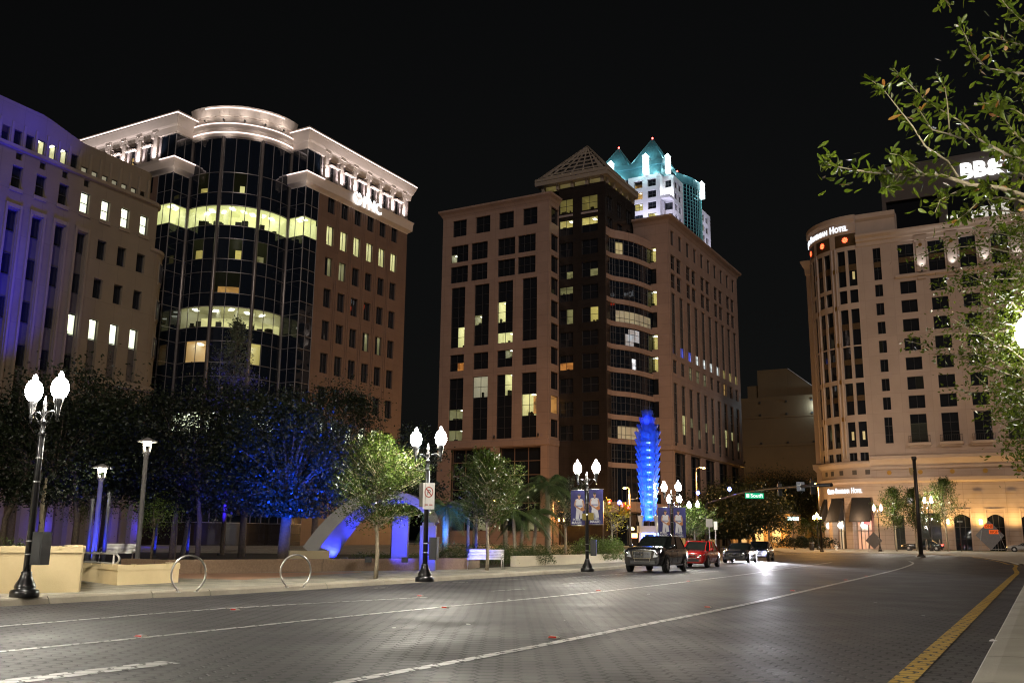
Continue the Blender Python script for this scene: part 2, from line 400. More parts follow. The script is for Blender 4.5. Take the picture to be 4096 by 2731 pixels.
# ------------------------------------------------------------------ city hall, left
def city_hall():
    D = dirz(26); N = V((D.y, -D.x, 0)); C0 = at(*h1(1100, 1060), 100)
    F = Fac(C0, D, N)
    root = thing('city_hall', 'beige stone civic building at the far left, blue lit, with rounded end', 'building', (C0.x, C0.y, 0), world=True)
    bays = [-13.25 - 2.68 * 3 + 2.68 * k for k in range(10)]     # left edges of the windows
    op = []; wins = []
    for k, b in enumerate(bays):
        wd = 1.15
        op.append((b, b + wd, 34.65, 36.9)); wins.append((b, b + wd, 34.65, 36.9, 'top', k))
        if b < -3.5:
            op.append((b, b + wd, 4.5, 32.45)); wins.append((b, b + wd, 4.5, 32.45, 'strip', k))
        else:
            for z in (30.25, 26.0):
                op.append((b, b + wd, z, z + 2.15)); wins.append((b, b + wd, z, z + 2.15, 'single', k))
            op.append((b, b + wd, 17.9, 23.75)); wins.append((b, b + wd, 17.9, 23.75, 'short', k))
        if b < -3: op.append((b + .2, b + .9, 37.55, 38.3))
    m = MB(); S0_, S1_ = -24.5, 5.2
    wall(m, F, S0_, S1_, 0, 38.75, op, .42)
    # rounded end in three tiers, then the hidden sides
    def end(s1, r, z0, z1):
        line = []
        for i in range(11):
            a = R(9 * i); q = F.p(s1 + r * math.sin(a), 0, -r * (1 - math.cos(a))); line.append((q.x, q.y))
        q = F.p(s1 + r, 0, -28); line.append((q.x, q.y))
        return line
    for s1, r, z0, z1 in ((5.2, 3.0, 0, 33.4), (4.4, 1.9, 33.4, 38.75)):
        ln = end(s1, r, z0, z1); pr = [(0, z0), (0, z1)]
        m.band(ln[::-1], [(0, z1), (0, z0)], 0, False)
        top = [F.p(s1 - 1, 0, -.4)] + [V((p[0], p[1], 0)) for p in ln]
        m.poly([(p.x, p.y, z1) for p in [F.p(S0_ + 1, 0, 0)] + top + [F.p(S0_ + 1, 0, -28)]], 0)
    b0 = F.p(S0_, 0, -28); e0 = F.p(8.2, 0, -28)
    m.poly([F.p(S0_, 0, 0), F.p(S0_, 38.75, 0), F.p(S0_, 38.75, -28), F.p(S0_, 0, -28)]); m.poly([F.p(S0_, 0, -28), F.p(S0_, 38.75, -28), F.p(8.2, 38.75, -28), F.p(8.2, 0, -28)])
    m.build('wall', LIMEST, root)
    # piers and ledges
    m = MB()
    for k, b in enumerate(bays):
        if b < -3.5:
            for e, w_ in ((b - .32, .22), (b + 1.25, .22)): fbox(m, F, e, e + w_, 4, 33.0, .003, .22)
            fbox(m, F, b - .32, b + 1.47, 32.6, 33.0, .004, .16)
        fbox(m, F, b - .15, b + 1.3, 34.25, 34.65, .003, .12)
    m.build('pier', LIME_PL, root)
    m = MB()
    ln = [F.p(S0_, 0), F.p(4.4, 0)] + [F.p(4.4 + 1.9 * math.sin(R(a)), 0, -1.9 * (1 - math.cos(R(a)))) for a in range(9, 91, 9)]
    m.band([(p.x, p.y) for p in ln], [(0, 38.45), (.28, 38.55), (.28, 38.9), (-.6, 38.95)], 0); m.build('ledge', LIME_PL, root); m = MB()
    ln2 = [F.p(5.2 + 3.0 * math.sin(R(a)), 0, -3.0 * (1 - math.cos(R(a)))) for a in range(0, 91, 9)]
    m.band([(p.x, p.y) for p in [F.p(4.6, 0)] + ln2], [(0, 33.1), (.18, 33.2), (.18, 33.55), (-1.4, 33.6)], 0); m.build('ledge', LIME_PL, root); m = MB()
    m.band([(p.x, p.y) for p in [F.p(-3.6, 0)] + ln2], [(0, 17.0), (.3, 17.1), (.3, 17.7), (0, 17.8)], 0)
    m.build('ledge', LIME_PL, root)
    # attic with its curved parapet
    def ptop(s):
        if s < -10.4: return 43.4
        if s < -5.2: t = (s + 10.4) / 5.2; return 43.4 - 1.05 * t - .25 * math.sin(t * math.pi) * (t - .5)
        return 42.3
    m = MB(); aop = []
    ab = [-22.6 + 1.335 * k for k in range(20)]
    for a in ab:
        zz = 40.65 if a < -5.6 else 39.75
        aop.append((a, a + .82, 39.0, zz))
    AF = Fac(F.p(0, 0, -.35), D, N)
    wall(m, AF, S0_, 3.4, 38.9, 41.3, aop, .25)
    xs = [S0_] + [-10.4 + .4 * i for i in range(14)] + [3.4]
    for x0, x1 in zip(xs[:-1], xs[1:]):
        m.poly([AF.p(x0, 41.3), AF.p(x1, 41.3), AF.p(x1, ptop(x1)), AF.p(x0, ptop(x0))])
        m.poly([AF.p(x0, ptop(x0)), AF.p(x1, ptop(x1)), AF.p(x1, ptop(x1), -1), AF.p(x0, ptop(x0), -1)])
        m.poly([AF.p(x1, 38.9, -1), AF.p(x0, 38.9, -1), AF.p(x0, ptop(x0), -1), AF.p(x1, ptop(x1), -1)])
    ln = [AF.p(3.4 + 1.75 * math.sin(R(a)), 0, -1.75 * (1 - math.cos(R(a)))) for a in range(0, 91, 10)] + [AF.p(5.15, 0, -20)]
    m.band([(p.x, p.y) for p in ln], [(0, 38.9), (0, 42.3), (-.6, 42.3)], 0)
    m.build('attic', LIMEST, root)
    m = MB()
    for a in ab: fbox(m, AF, a + .95, a + 1.2, 39.0, 41.35, .003, .10)
    m.build('pilaster', LIME_PL, root)
    # low set-back roof drum, a dark silhouette behind the parapet
    m = MB(); q = F.p(-14.5, 0, -6)
    m.lathe([(5.5, 40.0), (5.5, 42.6), (5.2, 42.8), (.3, 42.9)], 32, (q.x, q.y, 0))
    m.build('dome', pmat('dull_copper_dome', (.03, .018, .012), (.02, .012, .008), .7, .6), root)  # the low dark roof drum, not a copper dome
    # windows
    for (a, b, c, d, kind, k) in wins:
        if kind == 'top':
            window(root, F, a, b, c, d, 1, 2, .4, lit=[(0, 1, 0, 2)] if k in (6, 7, 8, 9) else None, room=ROOM_W, lights=1, depth=2.4)
        elif kind == 'single': window(root, F, a, b, c, d, 1, 1, .4)
        elif kind == 'short':
            wo = window(root, F, a, b, 21.6, d, 1, 1, .4, lit=[(0, 1, 0, 1)], room=ROOM_W, lights=1, depth=2.2)
            m = MB(); fbox(m, F, a + .002, b - .002, c + .002, 21.58, -.41, -.36); fbox(m, F, a + .01, b - .01, 19.68, 19.76, -.36, -.31, 1); m.build('spandrel', [SPAN, FRAME], wo)
        else:
            rows = [30.3 - 4.3 * i for i in range(6)]
            for i, z in enumerate(rows):
                lit = [(0, 1, 0, 1)] if (k == 6 and i == 2) else None
                if k == 6 and i == 2: z = 21.6
                window(root, F, a, b, z, z + 2.15, 1, 1, .4, lit=lit, room=ROOM_W, lights=1, depth=2.2)
                m = MB(); fbox(m, F, a + .002, b - .002, max(4.51, z - 2.13), z - .01, -.41, -.37); m.build('spandrel', SPAN, root)
        if kind == 'top' and a < -3:
            m = MB(); 
            for i in range(6): fbox(m, F, a + .21, a + .89, 37.57 + i * .12, 37.64 + i * .12, -.3, -.22)
            fbox(m, F, a + .2, a + .9, 37.55, 38.3, -.41, -.36); m.build('louvre', FIXT, root)
    for i, a in enumerate(ab):
        b_ = a < -5.6; zz = 40.65 if b_ else 39.75
        lit = [(0, 1, 0, 1)] if (-10.9 < a < -7.8 or a > -5.6) else None
        if a + .82 < 3.2: window(root, AF, a, a + .82, 39.0, zz, 1, 1, .24, lit=lit, room=ROOM_D2 if not b_ else ROOM_Y, lights=1 if b_ else 0, depth=1.6)
    # narrow windows of the rounded end
    for z in (29.9, 25.6, 21.3):
        for th in (28, 52):
            a = R(th); n2 = (N * math.cos(a) + D * math.sin(a)); d2 = (D * math.cos(a) - N * math.sin(a))
            F2 = Fac(F.p(5.2 + 3.0 * math.sin(a), 0, -3.0 * (1 - math.cos(a)) + .03), d2, n2)
            m = MB(); fbox(m, F2, -.36, .36, z - .3, z + 2.4, -.12, .03); m.build('window_surround', LIME_PL, root)
            window(root, F2, -.26, .26, z, z + 2.1, 1, 1, -.04)
    # blue floodlights standing in front of the building
    for (s, o, z, e, tz, ts) in ((-17.5, 9, 12, 16000, 27, -15.6), (-13.0, 8, 11, 9000, 25, -12.0), (-8.2, 7, 10, 900, 24, -7.4), (-15, 7, 36.2, 2000, 42.6, -14), (-9, 6, 36.2, 1500, 42.6, -9)):
        light('SPOT', 'blue_flood', F.p(s, z, o), e, (.012, .010, 1.0), root, .3, F.p(ts, tz), 42 if z < 20 else 58, .9)
    for s in (-13, -6, 1, 6): light('POINT', 'blue_base_glow', F.p(s, 2.2, 1.6), 90, (.02, .015, 1.0), root, .3)
    # ground floor colonnade half seen through the trees
    m = MB()
    for s in [-22 + 2.68 * k for k in range(11)]: fbox(m, F, s, s + .9, 0, 9.0, .003, .7)
    m.build('colonnade', LIME_PL, root)
    return root, F
ROOM_D2 = roommat('pale_blinds', (.34, .30, .22), .55, (.26, .23, .17))
city_root, CITYF = city_hall()

# ------------------------------------------------------------------ bank tower with the curved glass corner
def bank_tower():
    PR = V((-27.509, 119.716, 0)); PL = V((-43.510, 115.248, 0)); PR0 = PR + AX * 2.62
    root = thing('bank_tower', 'red granite office tower with a curved dark glass corner and floodlit white cornice', 'building', (PR.x, PR.y, 0), world=True)
    FR = Fac(PR0, AX, CX); FL = Fac(PL, BX, -AX)
    cols = [1.95 + 2.9 * k for k in range(6)]
    rows = [(44.85, 47.2), (40.3, 43.05), (36.0, 38.6), (31.65, 34.25), (27.2, 29.85), (22.75, 25.45), (18.4, 21.0), (13.9, 16.4), (9.5, 12.0)]
    op = [(c, c + 1.5, a, b) for c in cols for a, b in rows]
    m = MB(); wall(m, FR, 0, 20.4, 0, 47.6, op, .35)
    lop = [(3.7 + 2.95 * k, 5.2 + 2.95 * k, a, b) for k in range(5) for a, b in rows]
    wall(m, FL, 2.65, 19.5, 0, 47.6, lop, .35)
    e1 = FR.p(20.4, 0); e2 = e1 + BX * 26; e3 = FL.p(19.5, 0); 
    for a, b in ((e1, e2), (e2, e3)): m.poly([a, b, b + UP * 53, a + UP * 53])
    m.build('wall', GRAN_R, root)
    m = MB()
    for c in cols[:-1]:
        for x in (c + 1.95, c + 2.35): fbox(m, FR, x, x + .1, 6, 47.5, .003, .06)
    m.build('rib', GRAN_R, root)
    lits = {(0, 1): [(0, 2, 0, 1)], (1, 1): [(0, 2, 0, 1)], (2, 1): [(0, 2, 0, 1)], (3, 1): [(0, 2, 0, 1)], (4, 1): [(0, 2, 0, 1)], (5, 1): [(0, 2, 0, 1)], (1, 2): [(0, 2, 0, 1)], (0, 2): [(1, 2, 0, 1)],
            (3, 4): [(1, 2, 0, 1)], (4, 4): [(1, 2, 0, 1)], (0, 7): [(0, 2, 0, 1)], (1, 7): [(0, 2, 0, 1)], (2, 7): [(0, 2, 0, 1)], (3, 7): [(0, 2, 0, 1)], (4, 7): [(0, 2, 0, 1)]}
    for i, c in enumerate(cols):
        for j, (a, b) in enumerate(rows):
            dim = (j in (4,)) or (i, j) == (1, 2) or (i, j) == (0, 2)
            window(root, FR, c, c + 1.5, a, b, 2, 1, .33, lit=lits.get((i, j)), room=ROOM_D if dim else (ROOM_Y if j == 1 else ROOM_W), lights=1, bars=FRAME, bw=.05)
    for (a, b, c, d) in lop:                              # windows of the receding left face
        m = MB(); fbox(m, FL, a, b, c, d, -.36, -.33); m.build('window', GLASS, root)
    # glass corner blocks
    def curtain(name, F, s0, s1, n, zl, dark=GLASS2, litrows=(), z0=4.0, z1=52.4):
        g = MB(); mm = MB(); fl = F.d.cross(UP).dot(F.n) < 0
        for i in range(n):
            a, b = s0 + (s1 - s0) * i / n, s0 + (s1 - s0) * (i + 1) / n
            for z_0, z_1 in zip(zl[:-1], zl[1:]):
                t = rw.uniform(-.01, .01); q = [F.p(a, z_0, t), F.p(b, z_0, t), F.p(b, z_1, -t), F.p(a, z_1, -t)]
                g.poly(q[::-1] if fl else q, 1 if any(abs(z_0 - l) < .1 for l in litrows) else 0)
        for i in range(n + 1):
            x = s0 + (s1 - s0) * i / n; mm.bar(F.p(x, zl[0], .03), F.p(x, zl[-1], .03), .07)
        for z in zl: mm.bar(F.p(s0, z, .03), F.p(s1, z, .03), .08)
        go = g.build(name, [dark, CLEAR], root); mm.build('mullion', MULL, go)
    zs = []
    for k in range(-1, 10):
        zb = 40.2 - 4.42 * (8 - k) + 0
        zs += [zb, zb + 2.7]
    zs = [z for z in zs if 3.5 < z < 52]
    zl = [zs[0] - 1.72] + zs + [52.3]
    zl = sorted(set(round(z, 2) for z in zl)); zl = [z for i, z in enumerate(zl) if i == 0 or z - zl[i - 1] > .4]
    FRr = Fac(PR, AX, CX); FRl = Fac(PR, BX, -AX); FLl = FL; FLr = Fac(PL, AX, CX)
    lit = 40.2
    curtain('corner_glazing', FRr, .01, 2.6, 2, zl, litrows=(lit,)); curtain('corner_glazing', FRl, 0.01, 2.9, 2, zl, litrows=(lit,))
    curtain('corner_glazing', FLl, 0.01, 2.65, 2, zl, litrows=(lit,)); curtain('corner_glazing', FLr, 0.01, 2.9, 2, zl, litrows=(lit,))
    # drum
    cR = PR + BX * 2.9; cL = PL + AX * 2.9; mid = (cR + cL) / 2; dn = (-(AX + BX)).normalized(); h = (cR - cL).length / 2; sg = 3.4
    rad = (h * h + sg * sg) / (2 * sg); cen = mid + dn * (sg - rad); ha = math.asin(h / rad); dx = (cR - cL).normalized()
    def dp(t, out=0.0, z=0.0):                           # t from -1 (left) to 1 (right)
        a = ha * t; return cen + (dx * math.sin(a) + dn * math.cos(a)) * (rad + out) + UP * z
    g = MB(); mm = MB(); thick = MB(); NS = 9
    litr = {40.2: 'all', 18.1: 'part'}
    for i in range(NS):
        for sub in range(3):
            t0, t1 = -1 + 2 * (i + sub / 3) / NS, -1 + 2 * (i + (sub + 1) / 3) / NS
            for z_0, z_1 in zip(zl[:-1], zl[1:]):
                clear = abs(z_0 - 40.2) < .1 or abs(z_0 - 26.94) < .1 or (abs(z_0 - 22.52) < .1 and i in (1, 2, 6)) or abs(z_0 - 49.04) < .1 or abs(z_0 - 13.68) < .1 or (abs(z_0 - 31.36) < .1 and i in (3, 4)) or (abs(z_0 - 35.78) < .1 and i in (1, 4, 6)) or (abs(z_0 - 44.62) < .1 and i in (1, 4))
                g.poly([dp(t0, 0, z_0), dp(t1, 0, z_0), dp(t1, 0, z_1), dp(t0, 0, z_1)], 1 if clear else 0)
            for z in zl: mm.bar(dp(t0, .03, z), dp(t1, .03, z), .085)
    for i in range(NS + 1):
        t = -1 + 2 * i / NS
        if i % 3 == 0: thick.tube([dp(t, .12, 4), dp(t, .12, zl[-1])], .24, 10)
        else: mm.bar(dp(t, .03, zl[0]), dp(t, .03, zl[-1]), .075)
    go = g.build('curved_glazing', [GLASS2, CLEAR], root); mm.build('mullion', MULL, go)
    thick.build('column', pmat('grey_metal_column', (.20, .18, .17), rough=.35, metal=.5), root)
    # lit floors behind the glass
    def floor(name, z0, z1, mat, ts, dep=4.0, lights=7, wings=False, back=True):
        f = MB(); n = 12
        for i in range(n):
            t0, t1 = ts[0] + (ts[1] - ts[0]) * i / n, ts[0] + (ts[1] - ts[0]) * (i + 1) / n
            f.poly([dp(t0, -dep, z0), dp(t1, -dep, z0), dp(t1, -dep, z1), dp(t0, -dep, z1)], 0)
            f.poly([dp(t0, -dep, z1), dp(t1, -dep, z1), dp(t1, -.1, z1), dp(t0, -.1, z1)], 0); f.poly([dp(t0, -dep, z0), dp(t0, -.1, z0), dp(t1, -.1, z0), dp(t1, -dep, z0)], 2)
        for t in ts: f.poly([dp(t, -dep, z0), dp(t, -.1, z0), dp(t, -.1, z1), dp(t, -dep, z1)], 0)
        for q in range(lights):
            t = ts[0] + (ts[1] - ts[0]) * (q + .5) / lights; c = dp(t, -rw.uniform(1.2, 2.6), z1 - .06); f.box(c, (.55, 1.1, .05), rw.choice([0, 0, .5]), 1)
        if lights > 3:
            for q in range(11):
                t = rw.uniform(ts[0] + .05, ts[1] - .05); hh = rw.uniform(.35, 1.0); f.box(dp(t, -rw.uniform(.5, 1.6), z0 + hh / 2), (rw.uniform(.3, 1.1), .5, hh), rw.uniform(0, 1), 2)
            for t in (-.33, .1, .55): f.box(dp(t, -2.5, (z0 + z1) / 2), (.12, 2.6, z1 - z0 - .02), R(30), 0)
        f.build('lit_room', [mat, CEIL_L, DESK], go)
    floor('a', 40.25, 42.85, ROOM_W2, (-.99, .99), 4.5, 8)
    floor('b', 27.0, 29.6, ROOM_D, (-.98, .98), 4.0, 5); floor('c', 22.57, 25.2, ROOM_A, (-.76, -.34), 3.6, 2); floor('d', 22.57, 25.2, ROOM_Y2, (.34, .55), 3.0, 1)
    floor('b', 27.0, 28.1, ROOM_Y, (-.5, .97), 3.0, 0)
    floor('e', 49.1, 51.6, ROOM_DY, (-.98, .98), 4.2, 0); floor('f', 13.73, 16.3, ROOM_W, (-.98, .98), 4.0, 6)
    floor('g', 31.4, 32.2, ROOM_A, (-.25, .1), 2.0, 0); floor('h', 35.85, 37.0, ROOM_Y2, (-.72, -.6), 2, 0); floor('h', 35.85, 37.0, ROOM_Y2, (.0, .1), 2, 0); floor('h', 35.85, 36.6, ROOM_D, (.38, .5), 2, 0)
    floor('i', 44.68, 45.6, ROOM_Y, (.0, .08), 2, 0); floor('i', 44.68, 45.3, ROOM_Y2, (-.72, -.58), 2, 0)
    # lit corner rooms
    for F, s0, s1 in ((FRl, .05, 2.6), (FLr, .05, 2.6)):
        f = MB(); zz0, zz1 = 40.25, 42.85; d_ = -2.4
        P = F.p
        f.poly([P(s0, zz0, d_), P(s1, zz0, d_), P(s1, zz1, d_), P(s0, zz1, d_)], 0); f.poly([P(s1, zz0, d_), P(s1, zz0, -.05), P(s1, zz1, -.05), P(s1, zz1, d_)], 0)
        f.poly([P(s0, zz1, d_), P(s1, zz1, d_), P(s1, zz1, -.05), P(s0, zz1, -.05)], 0); f.poly([P(s0, zz0, d_), P(s1, zz0, d_), P(s1, zz0, -.05), P(s0, zz0, -.05)], 2)
        for (x, y) in ((.5, -.6), (1.3, -.9), (.7, -1.5), (1.7, -1.6)): fbox(f, F, x, x + .5, zz1 - .07, zz1 - .03, y, y + .4, 1)
        f.build('lit_room', [ROOM_W2, CEIL_L, DESK], root)
    # plinth below the glass
    m = MB(); line = [PR0, PR] + [PR + BX * 2.9] ; line = [FR.p(.0, 0), PR, cR] + [dp(1 - 2 * i / 18) for i in range(1, 18)] + [cL, PL, FL.p(2.65, 0)]
    m.band([(p.x, p.y) for p in line[::-1]], [(0, 0), (0, 4.2), (-.5, 4.2)]); m.build('plinth', GRAN_D, root)
    # core and roof
    m = MB(); cpoly = [PR + AX * 6 + BX * 6, FR.p(20, 0) + BX * 6, e2, FL.p(19, 0) + AX * 6, PL + AX * 6 + BX * 5]
    m.prism([(p.x, p.y) for p in cpoly], 0, 53.0)
    rpoly = [FR.p(.2, 0) - CX * .3, FR.p(20.2, 0) - CX * .3, e2, FL.p(19.3, 0, -.3), FL.p(.3, 0, -.3), PR + BX * .5 + AX * .5]
    m.build('core', ROOFM, root)
    # belt course and top cornice, one at each side of the drum
    belt = [(0, 47.0), (.12, 47.2), (.55, 47.55), (.62, 48.55), (.75, 48.9), (-.3, 49.0)]
    corn = [(-.2, 52.2), (.25, 52.4), (.38, 53.2), (.55, 53.45), (.85, 54.3), (.92, 54.45), (.92, 54.75), (.55, 55.2), (-1.6, 55.3)]
    rl = [cR - dn * 0.0, PR, FR.p(20.4, 0), FR.p(20.4, 0) + BX * 6]; ll = [FL.p(19.5, 0), PL, cL]
    for ln, nm in ((rl, 0), (ll, 1)):
        m = MB(); m.band([(p.x, p.y) for p in ln], belt); m.build('belt_course', CORN, root)
        m = MB(); m.band([(p.x, p.y) for p in ln], corn); m.build('cornice', CORN, root)
        m = MB(); m.band([(p.x, p.y) for p in ln], [(.93, 54.62), (.96, 54.62), (.96, 54.76), (.93, 54.76)])
        bl = [cR, PR, FR.p(.2, 0)] if nm == 0 else [FL.p(2.0, 0), PL, cL]
        m.band([(p.x, p.y) for p in bl], [(.77, 48.72), (.8, 48.72), (.8, 48.86), (.77, 48.86)]); 
        m.build('light_strip', STRIP, root)
    # drum entablature
    dl = [dp(-1 + 2 * i / 24) for i in range(25)]; P2 = lambda L: [(p.x, p.y) for p in L]
    m = MB(); m.band(P2(dl), [(.0, 52.0), (.35, 52.15), (.40, 53.0), (.60, 53.2), (.62, 53.9), (.3, 54.0), (.25, 54.85), (.5, 54.95), (.72, 55.95), (.8, 56.2), (-3.0, 56.55)]); m.build('curved_cornice', CORN, root)
    m = MB(); m.band(P2(dl), [(.42, 52.6), (.46, 52.6), (.46, 52.75), (.42, 52.75)]); m.band(P2(dl), [(.64, 53.75), (.68, 53.75), (.68, 53.88), (.64, 53.88)])
    m.band(P2(dl[4:21]), [(.74, 55.85), (.80, 55.85), (.80, 55.98), (.76, 55.98)]); m.build('light_strip', STRIP, root)
    for i in range(5):
        q = dp(-.64 + .32 * i, 1.5, 54.1); light('SPOT', 'cornice_flood', q, 65, (1, .88, .80), root, .15, dp(-.64 + .32 * i, .5, 55.8), 130, 1)
        m = MB(); m.box(dp(-.64 + .32 * i, .95, 54.15), (.18, .3, .18)); m.bar(dp(-.64 + .32 * i, .5, 54.05), dp(-.64 + .32 * i, 1.0, 54.05), .06); m.build('floodlight', FIXT, root)
    for i in range(4): light('SPOT', 'cornice_flood', dp(-.75 + .5 * i, 1.3, 51.6), 35, (1, .88, .80), root, .15, dp(-.75 + .5 * i, .4, 53.6), 130, 1)
    # upper storey: pilasters, windows, awning lintels, uplights
    for F, pls, nm in ((FR, [1.0, 4.15, 7.1, 10.15, 13.05, 16.0, 18.9], 0), (FL, [3.6 + 3.05 * k for k in range(6)], 1)):
        UFz = (49.0, 53.4)
        bays = [(a + 1.05, a + 2.15) for a in pls[:-1]]
        m = MB(); wall(m, F, 0.25 if nm == 0 else 2.7, 20.3 if nm == 0 else 19.4, 48.9, 53.4, [(a, b, 49.1, 52.3) for a, b in bays], .5); m.build('upper_wall', CORN_D, root)
        for (a, b) in bays:
            wo = window(root, F, a, b, 49.1, 52.3, 2, 2, .45, lit=[(0, 2, 0, 1)] if (nm == 1 and a < 11 and a > 7) else None, room=ROOM_A, lights=1)
            m = MB(); q = [F.p(a - .5, 51.45, .02), F.p(b + .5, 51.45, .02), F.p(b + .5, 51.2, .75), F.p(a - .5, 51.2, .75)]; fbox(m, F, a - .45, b + .45, 51.35, 51.5, .003, .6)
            m.build('lintel_canopy', CORN, root)
        for x in pls:
            m = MB(); fbox(m, F, x - .32, x + .32, 49.0, 52.5, .003, .30); fbox(m, F, x - .25, x + .25, 52.5, 53.0, .003, .22); fbox(m, F, x - .5, x + .5, 53.0, 53.42, .003, .5)
            m.build('pilaster', CORN, root)
            m = MB(); c = F.p(x, 49.12, .98); m.lathe([(.10, 0), (.14, .12), (.12, .16)], 10, c - UP * .02); fbox(m, F, x - .03, x + .03, 49.05, 49.12, .3, 1.0); m.build('floodlight', FIXT, root)
            light('SPOT', 'pilaster_uplight', F.p(x, 49.35, 1.0), 330, (1, .90, .90), root, .06, F.p(x, 51.2, .30), 125, .9)
    for c, o in ((PR, (CX - AX).normalized()), (PL, (CX - AX).normalized())):
        for zz, tz, e in ((51.0, 53.8, 90), (46.2, 48.3, 50)):
            light('SPOT', 'corner_flood', c + o * 2.2 + UP * zz, e, (1, .88, .8), root, .12, c + UP * tz, 90, 1)
    # sign: round emblem and three letters
    m = MB(); base = FR.p(7.2, 47.25, .85)
    n = 28
    ring = lambda r_, z: [FR.p(7.2 + r_ * math.cos(2 * math.pi * i / n), 48.35 + r_ * math.sin(2 * math.pi * i / n), z) for i in range(n)]
    a, b = ring(.95, .9), ring(.78, .9); a2 = ring(.95, .78)
    for i in range(n): j = (i + 1) % n; m.poly([a[i], a[j], b[j], b[i]]); m.poly([a[i], a2[i], a2[j], a[j]])
    for k3 in range(3):                                  # three curved-in blades of the round emblem
        t = 2 * math.pi * k3 / 3 + .5; pts = [FR.p(7.2, 48.35, .9)] + [FR.p(7.2 + .80 * math.cos(t + q), 48.35 + .80 * math.sin(t + q), .9) for q in (.0, .35, .7, 1.05, 1.4, 1.75)]
        pts[0] = FR.p(7.2 + .18 * math.cos(t + 1), 48.35 + .18 * math.sin(t + 1), .9); m.poly(pts)
    text_mesh(m, 'PNC', FR.p(8.45, 47.55, .85), AX, UP, 1.55, .12, 0, .03, .95)
    m.build('lit_sign', SIGNW, root)
    return root
ROOM_Y2 = roommat('soft_yellow_room', (.42, .34, .10), .7, (.22, .17, .05), .5)
ROOM_W2 = roommat('bright_office', (.80, .80, .34), .72, (.50, .50, .18), .6)
ROOM_DY = roommat('dim_yellow_office', (.13, .11, .035), .8, (.03, .025, .01), .4)
CORN_D = pmat('rose_grey_precast', (.32, .27, .26), (.28, .235, .225), .6, .75)
bank_tower()

